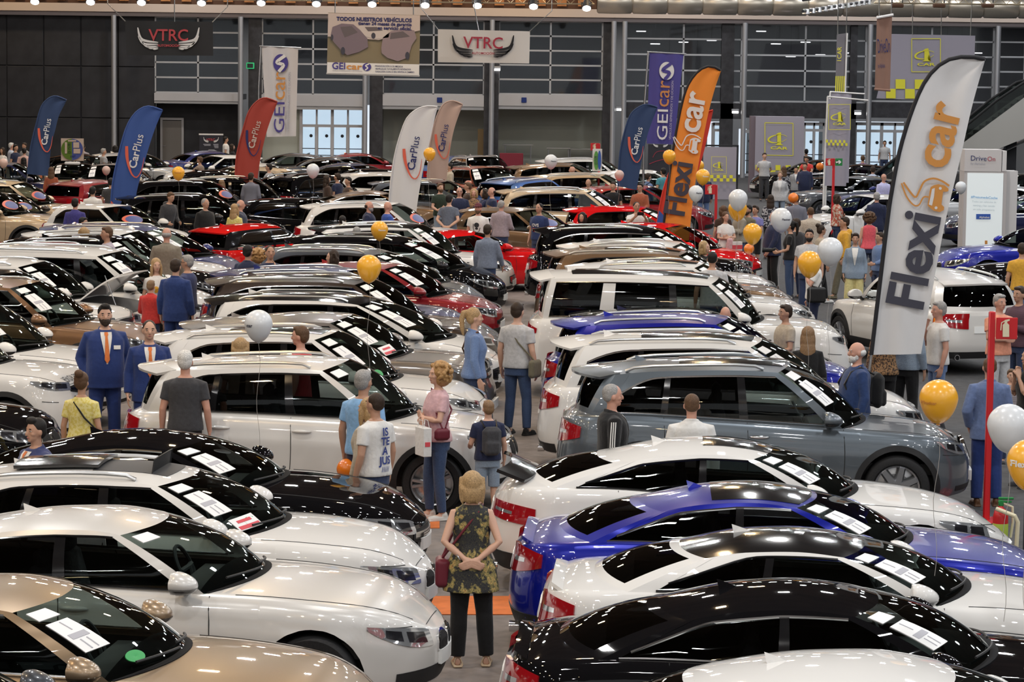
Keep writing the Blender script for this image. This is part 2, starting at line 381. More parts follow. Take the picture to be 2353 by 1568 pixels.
        out.append(('body',new_mesh('body',V,F,angle=38),'PAINT'))
        # underbody with wheel wells
        b=[]
        for x0,x1,z0,hw in((-L/2+.25,L/2-.3,s.bot+.03,.70),(-L/2+.35,L/2-.45,.50,.80)):
            b.append(box((x0+x1)/2,0,(z0+.62)/2,x1-x0,W*hw,.62-z0))
        out.append(('underbody',new_mesh('underbody',*merge(b),smooth=False),'TRIM'))
        # greenhouse sides
        bod=[];wins=[];pil=[]
        C=s.cols; 
        for sg in(1,-1):
            for ci in range(len(C)-1):
                (xb0,xt0,h0,ty),(xb1,xt1,h1,_)=C[ci],C[ci+1]
                nn=max(3,int(abs(xb0-xb1)/.12)+2); f=np.linspace(0,1,nn); XB=xb0+(xb1-xb0)*f; XT=xt0+(xt1-xt0)*f
                th=h0+(h1-h0)*(f if ty!='wine' else f**2.6); tl=np.full(nn,s.tlo)
                if ty=='winf': th=h0+(h1-h0)*(1-(1-f)**2.2)
                def cell(t0,t1,k,off=0):
                    g=np.stack([s.Q(XB,XT,t0+(t1-t0)*q) for q in np.linspace(0,1,k)],1); g[...,1]=(g[...,1]+off)*sg
                    v,fc=grid(g); return v,([q[::-1] for q in fc] if sg>0 else fc)
                if ty=='body': bod.append(cell(0*tl,1+0*tl,9))
                else:
                    bod.append(cell(0*tl,tl,2)); bod.append(cell(th,1+0*th,3))
                    (pil if ty=='pil' else wins).append(cell(tl,th,6) if ty=='pil' else (cell(tl,th,7,-.004),ty,ci,sg))
        for (vf,ty,ci,sg) in wins:
            out.append(('side_window',new_mesh('side_window',*vf,angle=0),'SIDE' if ci<=1 and not s.dark else 'TINT'))
        for q_ in pil: out.append(('door_pillar',new_mesh('door_pillar',*q_),'BLACK'))
        # window surround strip (chrome or black) along each side's glass outline
        for sg in(1,-1):
            tr=[]
            for key in('lo','hi'):
                pts=[]
                for ci in range(len(C)-1):
                    (xb0,xt0,h0,ty),(xb1,xt1,h1,_)=C[ci],C[ci+1]
                    if ty=='body': continue
                    for f in np.linspace(0,1,7):
                        g=f if ty!='wine' else f**2.6
                        if ty=='winf': g=1-(1-f)**2.2
                        t=s.tlo if key=='lo' else h0+(h1-h0)*g
                        q=s.Q(xb0+(xb1-xb0)*f,xt0+(xt1-xt0)*f,t); pts.append((q[0],(q[1]+.004)*sg,q[2]))
                tr.append(tube(pts,.011,6))
            out.append(('window_trim',new_mesh('window_trim',*merge([(tr[0][0],tr[0][1]),(tr[1][0],tr[1][1])])),'CHROME' if s.chrome else 'BLACK'))
        # rear end of greenhouse
        sb=[-1,-s.rg[0]]+[]; svals=np.concatenate([[-1],np.linspace(-s.rg[0],s.rg[0],15),[1]]); tv=np.concatenate([[0],np.linspace(s.rg[1],s.rg[2],7),[1]])
        S_,T_=np.meshgrid(svals,tv,indexing='ij'); G=s.RW(S_,T_); v,fc=grid(G); m2=len(tv)
        gi=[];bi=[]
        for q,fq in enumerate(fc):
            i,j=divmod(q,m2-1); (gi if 1<=i<len(svals)-2 and 1<=j<m2-2 else bi).append(fq[::-1])
        bod.append((v,bi)); out.append(('rear_window',new_mesh('rear_window',v,gi,angle=0),'TINT'))
        out.append(('pillars',new_mesh('pillars',*merge(bod),angle=45),'PAINT'))
        # windscreen
        S_,T_=np.meshgrid(np.linspace(-1,1,19),np.linspace(0,1,9),indexing='ij'); v,fc=grid(s.WS(S_,T_)); out.append(('windscreen',new_mesh('windscreen',v,fc,angle=0),'GLASS'))
        # roof
        xs=np.linspace(s.D[1],s.A[1],30); yr=np.linspace(-1,1,21); X_,Y_=np.meshgrid(xs,yr,indexing='ij'); v,fc=grid(s.RF(X_,Y_))
        out.append(('roof',new_mesh('roof',v,[f for f in fc],angle=0),'ROOF'))
        if s.pano:
            x0,x1,yw=s.pano; out.append(('sunroof',new_mesh('sunroof',*s.patch(s.RF,(x0,x1),lambda u:-yw,lambda u:yw,12,11,.006,.01),angle=50),'BLACK'))
        # cowl / scuttle and parcel shelf
        def cw(sv,t):
            g=s.WS(sv,0*sv); ba=g.copy(); x0=s.A[0]-.05; fx=g[...,0]+.045*(1-np.abs(sv)**4)
            X=x0+(fx-x0)*t; Yr=np.clip(g[...,1]/np.maximum(s.P(X,s.T(X))[...,1],.05),-1,1)
            q=s.top(X,Yr); return q
        out.append(('scuttle',new_mesh('scuttle',*s.patch(cw,(-.97,.97),lambda u:0.0,lambda u:1.0,17,6,.006,.012),angle=50),'SCUT'))
        wip=[]
        for y0,y1 in((-.05,-.72),(.62,-.02)):
            pts=[s.WS(np.array(y0+(y1-y0)*f),np.array(.02+.05*f)) for f in np.linspace(0,1,8)]
            out.append(('wiper',new_mesh('wiper',*tube([(p[0]+.015,p[1],p[2]+.03) for p in pts],.010,6)),'TRIM'))
        S2,T2=np.meshgrid(np.linspace(-.9,.9,11),np.linspace(0,1,5),indexing='ij'); g0=s.RW(S2,0*S2); X_=g0[...,0]+.05+(s.D[0]+.05-g0[...,0]-.05)*T2; X_=np.maximum(X_,g0[...,0]+.03)
        Y_=np.clip(g0[...,1]/np.maximum(s.P(X_,s.T(X_))[...,1],.05),-1,1); g=s.top(X_,Y_); g[...,2]+=.006; v,fc=grid(g); shelf=(v,fc)
        # cabin
        fz=.42; tub=[]; x0,x1=s.D[0]-.02,s.A[0]+.05; hw=W*.405; zt0=s.T(np.array(x0))-.02; zt1=s.T(np.array(x1))-.02
        v=[(x0,-hw,fz),(x1,-hw,fz),(x1,hw,fz),(x0,hw,fz),(x0,-hw,zt0),(x1,-hw,zt1),(x1,hw,zt1),(x0,hw,zt0)]
        tub.append((v,[(0,1,2,3),(0,4,5,1),(2,6,7,3),(1,5,6,2),(0,3,7,4)])); tub.append(shelf)
        dz=float(zt1); tub.append(box(s.A[0]-.18,0,dz-.12,.40,W*.78,.22,.05))
        out.append(('cabin',new_mesh('cabin',*merge(tub),smooth=False),'INT'))
        sx=s.A[0]-.98; s.seatpos=[(sx,.37,s.seat-.02,0),(sx,-.37,s.seat-.02,0)]
        if s.D[1]<sx-.95: s.seatpos+= [(sx-.86,.37,s.seat,0),(sx-.86,-.37,s.seat,0)]
        s.steer=(s.A[0]-.42,.37,dz+.01)
        # lamps, grille, plates
        a,b,z0,z1,z2,z3=s.head; 
        for sg in(1,-1):
            us=(sg*a,sg*b); zl=lambda u:z0+(z3-.025-z0)*((abs(u)-a)/(b-a))**2.2; zh=lambda u:z1+(z3-z1)*((abs(u)-a)/(b-a))**.7
            out.append(('headlight',new_mesh('headlight',*s.patch(s.nosef,us,zl,zh,16,6,.008,.02),angle=50),'LAMP'))
            dr=[]
            for q0,q1 in((.12,.42),(.50,.74)):
                c0=a+(b-a)*q0; c1=a+(b-a)*q1; dr.append(s.patch(s.nosef,(sg*c0,sg*c1),lambda u:zl(u)+(zh(u)-zl(u))*.22,lambda u:zl(u)+(zh(u)-zl(u))*.80,6,4,.0125,.006))
            out.append(('headlight_lens',new_mesh('headlight_lens',*merge(dr),angle=50),'LIN'))
            a2,b2,y0,y1,y2,y3=s.tl
            zl2=lambda u:y0-.03+(y2+.05-y0)*((abs(u)-a2)/(b2-a2))**1.8; zh2=lambda u:y1+.02+(y3-y1)*(abs(u)-a2)/(b2-a2)-.04*((abs(u)-a2)/(b2-a2))**3
            out.append(('taillight',new_mesh('taillight',*s.patch(s.tailf,(sg*a2,sg*b2),zl2,zh2,16,6,.012,.02),angle=50),'RED'))
            out.append(('reversing_lamp',new_mesh('reversing_lamp',*s.patch(s.tailf,(sg*(a2+.12),sg*(a2+.62*(b2-a2))),lambda u:zl2(u)+(zh2(u)-zl2(u))*.40,lambda u:zl2(u)+(zh2(u)-zl2(u))*.58,10,3,.0145,.005),angle=50),'LAMP'))
        g0,g1,gz0,gz1=s.grille
        if s.kidney:
            for sg in(1,-1):
                k0,k1=.03,.27
                rz=lambda u:gz0+.10*((abs(u)-.15)/.12)**2*.5; rh=lambda u:gz1-.06*((abs(u)-.15)/.12)**2
                out.append(('kidney_grille',new_mesh('kidney_grille',*s.patch(s.nosef,(sg*k0,sg*k1),lambda u:rz(u)-.02,lambda u:rh(u)+.02,10,4,.012,.02),angle=50),'CHROME'))
                sl=[]
                for q in range(8):
                    c=k0+.02+(k1-k0-.04)*(q+.15)/8; sl.append(s.patch(s.nosef,(sg*c,sg*(c+.017)),rz,rh,2,4,.019,.01))
                out.append(('grille_slat',new_mesh('grille_slat',*merge(sl),smooth=False),'TRIM'))
        else:
            out.append(('grille',new_mesh('grille',*s.patch(s.nosef,(-g1,g1),lambda u:gz0+.04*(u/g1)**2,lambda u:gz1-.02*(u/g1)**2,16,4,.006,.02),angle=50),'TRIM'))
            sl=[s.patch(s.nosef,(-g1*.96,g1*.96),lambda u,q=q:gz0+.045+(gz1-gz0-.09)*q/3-.008+.03*(u/g1)**2*(1-q/3),lambda u,q=q:gz0+.045+(gz1-gz0-.09)*q/3+.008+.03*(u/g1)**2*(1-q/3),12,2,.016,.012) for q in range(4)]
            out.append(('grille_bar',new_mesh('grille_bar',*merge(sl),angle=50),'CHROME' if s.chrome else 'BLACK'))
        out.append(('lower_intake',new_mesh('lower_intake',*s.patch(s.nosef,(-.75,.75),lambda u:s.bot+.08,lambda u:.40-.03*abs(u),18,4,.004,.02),angle=50),'TRIM'))
        out.append(('number_plate',new_mesh('number_plate',*s.patch(s.nosef,(-.26,.26),lambda u:.385,lambda u:.495,4,2,.03,.02),smooth=False),'PLATE'))
        pz=.50 if s.plow else .70
        out.append(('number_plate',new_mesh('number_plate',*s.patch(s.tailf,(-.26,.26),lambda u:pz,lambda u:pz+.11,4,2,.012,.02),smooth=False),'PLATE'))
        out.append(('rear_apron',new_mesh('rear_apron',*s.patch(s.tailf,(-.95,.95),lambda u:s.bot+.05,lambda u:.40,18,3,.005,.02),angle=50),'TRIM'))
        # arch mouldings and sills
        if s.clad:
            for sg in(1,-1):
                cl=[]
                for xw in(s.xf,s.xr):
                    th=np.linspace(-.12,PI+.12,26)
                    def ar(u,v,xw=xw,sg=sg):
                        return s.P(xw+np.cos(u)*v,np.maximum(R+np.sin(u)*v,s.bot),sg)
                    cl.append(s.patch(ar,(-.1,PI+.1),lambda u:Ra-.004,lambda u:Ra+.06,24,3,.010,.015))
                cl.append(s.patch(s.side(sg),(s.xr+Ra,s.xf-Ra),lambda u:s.bot,lambda u:s.bot+.15,12,3,.010,.015))
                for q_ in cl: out.append(('arch_moulding' if len(q_[0])!=len(cl[-1][0]) else 'sill_moulding',new_mesh('arch_moulding',*q_,angle=50),'TRIM'))
        # seams
        sm=[]
        def line(pts,wid=.0045): return tube(pts,wid,4,False)
        doors=[c for c in s.doors]
        for sg in(1,-1):
            for xd in doors:
                z0_=s.bot+.12; sm.append(line([tuple(s.P(np.array(xd+ (0.02*math.sin(3*f))),np.array(z0_+(float(s.T(np.array(xd)))-z0_)*f),sg)) for f in np.linspace(0,1,9)]))
            sm.append(line([tuple(s.P(np.array(doors[0]+(doors[-1]-doors[0])*f),np.array(s.bot+.12),sg)) for f in np.linspace(0,1,9)]))
            sm.append(line([tuple(s.top(np.array(s.xc-.05+(L/2-.10-s.xc)*f),np.array(sg*(.93-.10*f)))) for f in np.linspace(0,1,12)]))
            sm.append(line([tuple(s.P(np.array(L/2-.02-(L/2-s.xf-.40)*f),np.array(.70+.05*f)*1.0,sg)) for f in np.linspace(.25,.7,6)]))
        sm.append(line([tuple(s.top(np.array(L/2-.07),np.array(y))) for y in np.linspace(-.8,.8,15)]))
        out.append(('panel_seam',new_mesh('panel_seam',*merge(sm)),'TRIM'))
        # mirrors, handles
        for sg in(1,-1):
            bx=s.A[0]-.16; bw=float(s.P(np.array(bx),s.T(np.array(bx)))[1]); z=float(s.T(np.array(bx)))+.115
            cap=ellipsoid((0,0,0),(.15,.125,.088),16,12); cap=([(max(p[0],-.055),p[1],p[2]*(1.0 if p[0]<0 else 1-.9*p[0])-(.10*max(p[0],0))) for p in cap[0]],cap[1])
            cap=xf(cap,Matrix.Translation((bx,sg*(bw+.14),z)))
            low=([(p[0],p[1],min(p[2],z-.028)-.004) for p in cap[0]],cap[1])
            arm=tube([(bx+.02,sg*(bw-.03),z-.10),(bx+.01,sg*(bw+.06),z-.05)],.03,6)
            out.append(('wing_mirror',new_mesh('wing_mirror',*cap,angle=60),'PAINT')); out.append(('mirror_foot',new_mesh('mirror_foot',*merge([low,arm]),angle=60),'BLACK'))
            for hx in s.handles:
                zh=float(s.T(np.array(hx)))-.14; p=s.P(np.array(hx),np.array(zh))
                h=xf(ellipsoid((0,0,0),(.115,.028,.022),12,6),Matrix.Translation((p[0],sg*(p[1]+.012),p[2])))
                out.append(('door_handle',new_mesh('door_handle',*h,angle=0),'CHROME' if s.chrome else 'PAINT'))
        if s.rail:
            x0,x1=s.rail
            for sg in(1,-1):
                pts=[(x,sg*float(s.wt(np.array(x)))*.93,float(s.Z(np.array(x)))-s.cr*.86+(.012 if f in(0,1) else .048 if f not in(.06,.94) else .042)) for f,x in ((f,x0+(x1-x0)*f) for f in(0,.06,.2,.35,.5,.65,.8,.94,1))]
                out.append(('roof_rail',new_mesh('roof_rail',*tube(pts,.018,8)),'SIL'))
        if s.fin:
            x=s.D[1]+.28; z=float(s.Z(np.array(x)))
            v=[(x-.06,-.025,z-.01),(x-.06,.025,z-.01),(x+.11,.018,z-.01),(x+.11,-.018,z-.01),(x-.075,-.004,z+.055),(x-.075,.004,z+.055),(x-.01,0,z+.035)]
            out.append(('antenna_fin',new_mesh('antenna_fin',v,[(0,4,5,1),(1,5,6,2),(0,3,6,4),(2,6,3),(4,6,5)],smooth=False),'PAINT'))
        if s.spoiler:
            ln,dz=s.spoiler
            def sp(u,v):
                g=s.RF(s.D[1]+0*u,u); return np.stack([g[...,0]+.05-v*ln*(1-.25*np.abs(u)**3),g[...,1]*.97,g[...,2]+.012-dz*v],-1)
            out.append(('roof_spoiler',new_mesh('roof_spoiler',*s.patch(sp,(-1,1),lambda u:0.0,lambda u:1.0,17,4,.008,.022),angle=50),'PAINT'))
        if s.blade:
            z0=float(s.T(np.array(-L/2+.12)))
            def bl(u,v): 
                g=s.top(-L/2+.10+.10*v+0*u,u); g[...,0]-=.03; g[...,2]+=.018+.03*(1-v)-.03*v; return g
            out.append(('boot_lip',new_mesh('boot_lip',*s.patch(bl,(-.88,.88),lambda u:0.0,lambda u:1.0,17,4,.008,.02),angle=50),'PAINT'))
        if s.wing:
            def wg(u,v):
                return np.stack([-L/2+.20+.26*v-.10*np.abs(u)**3,u*.62,1.085+.10*(1-v)*1.0-.02*np.abs(u)**2+0*u],-1)
            out.append(('rear_wing',new_mesh('rear_wing',*s.patch(wg,(-1,1),lambda u:0.0,lambda u:1.0,15,5,.012,.022),angle=50),'BLACK'))
            for sg in(1,-1): out.append(('wing_post',new_mesh('wing_post',*tube([(-L/2+.42,sg*.3,.93),(-L/2+.32,sg*.3,1.11)],.022,6)),'TRIM'))
        # exhausts
        for sg in(1,-1): out.append(('exhaust',new_mesh('exhaust',*xf(lathe([(.045,-.02),(.05,.06),(.04,.06),(.036,-.02)],14),Matrix.Translation((-L/2+.09,sg*.55,s.bot+.07))@Matrix.Rotation(-PI/2,4,'Y'))),'CHROME'))
        s.parts=out; s.wheel=wheel_meshes(R,.235,s.rimk[1],s.rimk[0])
        # windscreen papers
        def sheet(s0,s1,t0,t1,off=.006): return s.patch(s.WS,(s0,s1),lambda u:t0,lambda u:t1,5,5,off,.0)
        s.pap=dict(card=new_mesh('card',*sheet(-.93,-.70,.80,.93)),long=new_mesh('long',*sheet(-.93,-.70,.34,.74)),ad=new_mesh('ad',*sheet(-.86,-.52,.07,.24)),
                   adtop=new_mesh('adtop',*sheet(.45,.75,.08,.26)),
                   pr=new_mesh('pr',*merge([sheet(-.90,-.74,.50,.56,.009),sheet(-.80,-.79,.36,.48,.009),sheet(-.86,-.85,.36,.48,.009),sheet(-.82,-.81,.60,.72,.009)])),
                   adp=new_mesh('adp',*merge([sheet(-.84,-.54,.08,.125,.009),sheet(-.80,-.60,.165,.2,.009)])),dot=None)
        def disc(c0,t0,rs,rt,off):
            def fn(u,v): return s.WS(c0+rs*v*np.cos(u),t0+rt*v*np.sin(u))
            return s.patch(fn,(0,2*PI),lambda u:.02,lambda u:1.0,25,4,off,.0)
        s.pap['dot']=new_mesh('dot',*disc(-.62,.15,.10,.06,.006))
        s.pap['oval']=new_mesh('oval',*disc(-.42,.34,.36,.17,.006)); s.pap['oval2']=new_mesh('oval2',*disc(-.38,.325,.31,.14,.009))
        s.pap['roofdot']=None
ST={}
def styles():
    g=ST
    # compact crossover (roof rails)
    def suv(**k):
        d=dict(L=4.46,W=1.83,R=.345,bot=.24,xf=1.40,xr=-1.28,Tp=((-2.23,.98),(-2.1,1.03),(-1.6,1.06),(-.6,1.045),(.6,1.01),(1.1,.985),(1.7,.93),(2.05,.84),(2.23,.72)),
            Zp=((-2.3,1.42),(-1.9,1.53),(-1.2,1.60),(-.3,1.635),(.2,1.615),(.6,1.52),(1.1,1.3)),xc=1.08,A=(.84,.12),xtc=.30,D=(-1.86,-1.60),xrc=-2.12,xrt=-1.86,
            cols=((.84,.12,.5,'body'),(.70,.03,.90,'win'),(-.16,-.22,.90,'pil'),(-.26,-.30,.90,'win'),(-1.06,-1.02,.88,'pil'),(-1.14,-1.08,.87,'wine'),(-1.70,-1.46,.45,'body'),(-1.86,-1.60,.5,'end')),
            rail=(-1.5,-.02),clad=True,spoiler=(.30,.05),handles=(-.06,-.98),doors=(.86,-.2,-1.12),dark=False,seat=.20,plow=False,pr=((.2,.10),(.5,.0),(.7,.02),(.95,.06),(1.2,.11)),
            tl=(.36,.98,.80,1.0,.84,1.0),head=(.40,1.02,.70,.80,.74,.88),nose=(.95,2.7),tail=(.6,3.4),crown=.055)
        d.update(k); return Style(**d)
    g['crossover']=suv(kidney=True,grille=(0,.4,.58,.76))
    g['crossover_chrome']=suv(L=4.66,W=1.88,R=.365,xf=1.46,xr=-1.35,chrome=True,kidney=True,grille=(0,.4,.62,.82),Tp=((-2.33,1.02),(-2.2,1.08),(-1.6,1.11),(-.6,1.075),(.6,1.015),(1.1,.985),(1.75,.935),(2.15,.855),(2.33,.73)),
        Zp=((-2.4,1.46),(-1.95,1.57),(-1.2,1.66),(-.3,1.69),(.2,1.67),(.6,1.57),(1.1,1.3)),xc=1.12,A=(.86,.14),D=(-1.95,-1.66),xrc=-2.2,xrt=-1.92,rail=(-1.55,-.02),pano=(-.95,.10,.62),
        cols=((.86,.14,.5,'body'),(.72,.04,.90,'win'),(-.18,-.24,.90,'pil'),(-.28,-.32,.90,'win'),(-1.08,-1.04,.88,'pil'),(-1.16,-1.10,.87,'wine'),(-1.76,-1.50,.45,'body'),(-1.95,-1.66,.5,'end')),rimk=('single',7))
    g['crossover_pano']=suv(pano=(-1.0,.05,.60),L=4.5,chrome=True,rimk=('double',5))
    g['suv_long']=suv(L=4.78,W=1.89,R=.365,xf=1.50,xr=-1.32,Tp=((-2.39,1.0),(-2.25,1.06),(-1.6,1.09),(-.6,1.07),(.6,1.04),(1.15,1.02),(1.8,.97),(2.2,.88),(2.39,.75)),
        Zp=((-2.4,1.52),(-2.0,1.62),(-1.2,1.68),(-.3,1.70),(.2,1.67),(.6,1.57),(1.1,1.3)),xc=1.18,A=(.92,.20),xtc=.36,D=(-2.05,-1.80),xrc=-2.26,xrt=-2.0,rail=(-1.75,.02),pano=(-1.1,.12,.60),chrome=True,
        cols=((.92,.20,.5,'body'),(.78,.10,.90,'win'),(-.14,-.20,.90,'pil'),(-.24,-.28,.90,'win'),(-1.12,-1.08,.88,'pil'),(-1.20,-1.14,.87,'wine'),(-1.90,-1.68,.60,'body'),(-2.05,-1.80,.5,'end')),handles=(-.02,-1.0),doors=(.94,-.18,-1.16))
    g['boxy_suv']=suv(L=4.97,W=1.98,R=.39,bot=.28,xf=1.56,xr=-1.36,Tp=((-2.485,1.12),(-2.4,1.17),(-1.6,1.19),(-.6,1.17),(.6,1.14),(1.2,1.13),(1.9,1.09),(2.3,1.02),(2.485,.88)),
        Zp=((-2.5,1.80),(-2.2,1.84),(-1.2,1.87),(-.3,1.86),(.2,1.83),(.6,1.74),(1.1,1.5)),xc=1.12,A=(.95,.34),xtc=.46,D=(-2.24,-2.05),xrc=-2.36,xrt=-2.16,rail=None,pano=(-1.7,.22,.66),tumA=.76,tumD=.75,
        cols=((.95,.34,.5,'body'),(.82,.24,.90,'win'),(-.14,-.20,.90,'pil'),(-.26,-.30,.90,'win'),(-1.12,-1.08,.90,'body'),(-1.34,-1.26,.90,'win'),(-2.12,-1.96,.90,'body'),(-2.24,-2.05,.5,'end')),handles=(-.02,-1.0),doors=(.96,-.20,-1.22),
        nose=(.7,3.2),tail=(.42,4.0),head=(.46,1.0,.84,.95,.86,.98),tl=(.50,1.0,.92,1.08,.95,1.06),clad=False,grille=(0,.42,.76,.92),crown=.045)
    g['coupe_suv']=suv(L=4.37,W=1.90,R=.37,bot=.26,xf=1.42,xr=-1.26,Tp=((-2.185,1.08),(-2.1,1.14),(-1.4,1.15),(-.6,1.10),(.6,1.06),(1.05,1.05),(1.7,1.01),(2.05,.94),(2.185,.80)),
        Zp=((-2.3,1.40),(-1.8,1.48),(-1.0,1.56),(-.3,1.61),(.1,1.60),(.5,1.52),(1.1,1.3)),xc=1.02,A=(.80,.06),xtc=.24,D=(-1.80,-1.62),xrc=-2.04,xrt=-1.86,rail=None,
        cols=((.80,.06,.5,'body'),(.66,-.03,.88,'win'),(-.20,-.26,.88,'pil'),(-.30,-.34,.88,'win'),(-1.02,-1.0,.84,'pil'),(-1.10,-1.06,.83,'wine'),(-1.62,-1.52,.55,'body'),(-1.80,-1.62,.5,'end')),
        nose=(.72,3.0),head=(.44,1.12,.84,.93,.88,.98),grille=(0,.44,.78,.90),tl=(.44,.98,.88,1.0,.92,1.02),clad=True)
    g['mpv']=suv(L=4.44,W=1.83,R=.33,bot=.20,xf=1.40,xr=-1.38,Tp=((-2.22,.98),(-2.1,1.02),(-1.6,1.04),(-.6,1.02),(.8,.98),(1.35,.97),(1.8,.88),(2.1,.76),(2.22,.66)),
        Zp=((-2.3,1.44),(-1.95,1.53),(-1.2,1.60),(-.4,1.61),(.1,1.58),(.6,1.46),(1.3,1.2)),xc=1.50,A=(1.22,.20),xtc=.38,D=(-1.95,-1.74),xrc=-2.12,xrt=-1.92,rail=(-1.55,.05),
        cols=((1.22,.20,.5,'body'),(1.06,.10,.90,'win'),(-.10,-.16,.90,'pil'),(-.20,-.24,.90,'win'),(-1.06,-1.02,.88,'pil'),(-1.14,-1.08,.87,'wine'),(-1.80,-1.60,.55,'body'),(-1.95,-1.74,.5,'end')),
        nose=(1.0,2.3),head=(.42,1.15,.62,.72,.70,.84),clad=False,doors=(.95,-.14,-1.1),handles=(-.02,-.98))
    g['van']=suv(L=4.9,W=1.93,R=.335,bot=.22,xf=1.58,xr=-1.5,Tp=((-2.45,1.04),(-2.38,1.08),(-1.6,1.08),(-.6,1.07),(.8,1.05),(1.5,1.05),(2.0,.96),(2.3,.84),(2.45,.70)),
        Zp=((-2.5,1.84),(-2.2,1.89),(-1.2,1.92),(-.0,1.92),(.6,1.89),(1.0,1.76),(1.5,1.4)),xc=1.62,A=(1.38,.66),xtc=.80,D=(-2.3,-2.2),xrc=-2.38,xrt=-2.28,rail=(-1.9,.4),tumA=.80,tumD=.80,
        cols=((1.38,.66,.5,'body'),(1.22,.54,.88,'win'),(.36,.24,.88,'pil'),(.22,.14,.88,'win'),(-.98,-.96,.88,'body'),(-1.12,-1.10,.88,'win'),(-2.14,-2.08,.88,'body'),(-2.3,-2.2,.5,'end')),
        nose=(.9,2.6),tail=(.3,4.5),clad=False,doors=(1.2,.28,-1.05),handles=(.45,.10),spoiler=None)
    zz=[(x,z-.20) for x,z in ((-2.5,1.84),(-2.2,1.89),(-1.2,1.92),(-.0,1.92),(.6,1.89),(1.0,1.76),(1.5,1.4))]
    g['minivan']=suv(L=4.9,W=1.93,R=.335,bot=.22,xf=1.58,xr=-1.5,Tp=((-2.45,1.0),(-2.38,1.03),(-1.6,1.03),(-.6,1.02),(.8,1.0),(1.5,1.0),(2.0,.93),(2.3,.82),(2.45,.68)),
        Zp=zz,xc=1.62,A=(1.38,.56),xtc=.72,D=(-2.3,-2.2),xrc=-2.38,xrt=-2.28,rail=(-1.9,.3),tumA=.78,tumD=.78,
        cols=((1.38,.56,.5,'body'),(1.22,.46,.88,'win'),(.36,.24,.88,'pil'),(.22,.14,.88,'win'),(-.98,-.96,.88,'body'),(-1.12,-1.10,.88,'win'),(-2.14,-2.08,.88,'body'),(-2.3,-2.2,.5,'end')),
        nose=(.9,2.6),tail=(.3,4.5),clad=False,doors=(1.2,.28,-1.05),handles=(.45,.10),spoiler=None)
    g['hatch']=suv(L=4.02,W=1.74,R=.315,bot=.19,xf=1.22,xr=-1.22,Tp=((-2.01,.90),(-1.9,.95),(-1.5,.97),(-.6,.95),(.6,.92),(1.0,.90),(1.5,.83),(1.85,.73),(2.01,.62)),
        Zp=((-2.1,1.28),(-1.75,1.38),(-1.2,1.44),(-.4,1.47),(.0,1.46),(.5,1.34),(1.0,1.1)),xc=1.06,A=(.80,.0),xtc=.18,D=(-1.68,-1.42),xrc=-1.90,xrt=-1.66,rail=None,clad=False,
        cols=((.80,.0,.5,'body'),(.66,-.10,.90,'win'),(-.26,-.32,.90,'pil'),(-.34,-.38,.90,'win'),(-1.04,-1.0,.86,'wine'),(-1.42,-1.26,.4,'body'),(-1.68,-1.42,.5,'end')),handles=(-.16,-.95),doors=(.82,-.30,-1.08),
        head=(.40,1.0,.58,.70,.64,.78),tl=(.42,.92,.72,.94,.76,.96),grille=(0,.4,.42,.54))
    def sed(**k):
        d=dict(L=4.90,W=1.86,R=.345,bot=.18,xf=1.55,xr=-1.42,Tp=((-2.45,.92),(-2.36,1.0),(-1.9,1.03),(-1.4,1.03),(-.6,1.0),(.5,.965),(1.0,.955),(1.7,.90),(2.2,.79),(2.45,.64)),
            Zp=((-2.2,1.08),(-1.7,1.22),(-1.2,1.37),(-.6,1.455),(-.25,1.465),(.1,1.42),(.4,1.33),(1.0,1.05)),xc=1.0,A=(.72,.02),xtc=.22,D=(-1.55,-1.12),xrc=-1.86,xrt=-1.34,rail=None,clad=False,
            cols=((.72,.02,.5,'body'),(.58,-.10,.90,'win'),(-.36,-.40,.90,'pil'),(-.46,-.48,.90,'win'),(-1.14,-.92,.86,'pil'),(-1.20,-.96,.85,'wine'),(-1.48,-1.06,.4,'body'),(-1.55,-1.12,.5,'end')),handles=(-.26,-1.12),doors=(.76,-.40,-1.2),
            dark=False,seat=.05,plow=False,pr=((.2,.08),(.45,.0),(.62,.01),(.85,.05),(1.2,.10)),pf=((.18,.08),(.40,.0),(.55,.0),(.68,.05),(1.0,.14)),
            head=(.36,1.0,.55,.66,.60,.755),tl=(.36,.95,.74,.92,.78,.93),nose=(1.15,2.3),tail=(.7,2.9),crown=.06,kidney=True,grille=(0,.4,.46,.62),tumA=.66,tumD=.60,cr=.07)
        d.update(k); return Style(**d)
    g['sedan']=sed()
    g['sedan_plain']=sed(kidney=False,chrome=True,grille=(0,.40,.44,.60))
    g['wagon']=sed(L=4.63,W=1.81,R=.335,xf=1.48,xr=-1.33,Tp=((-2.315,.92),(-2.2,.98),(-1.8,1.0),(-1.3,1.0),(-.6,.98),(.5,.945),(1.0,.935),(1.65,.88),(2.1,.77),(2.315,.62)),
        Zp=((-2.3,1.22),(-1.9,1.34),(-1.2,1.43),(-.6,1.455),(-.25,1.45),(.1,1.41),(.4,1.32),(1.0,1.05)),D=(-1.86,-1.62),xrc=-2.10,xrt=-1.84,rail=(-1.55,-.18),
        cols=((.72,.02,.5,'body'),(.58,-.10,.90,'win'),(-.36,-.40,.90,'pil'),(-.46,-.48,.90,'win'),(-1.10,-1.04,.88,'pil'),(-1.17,-1.10,.87,'wine'),(-1.70,-1.50,.45,'body'),(-1.86,-1.62,.5,'end')),tail=(.6,3.2),tumD=.64)
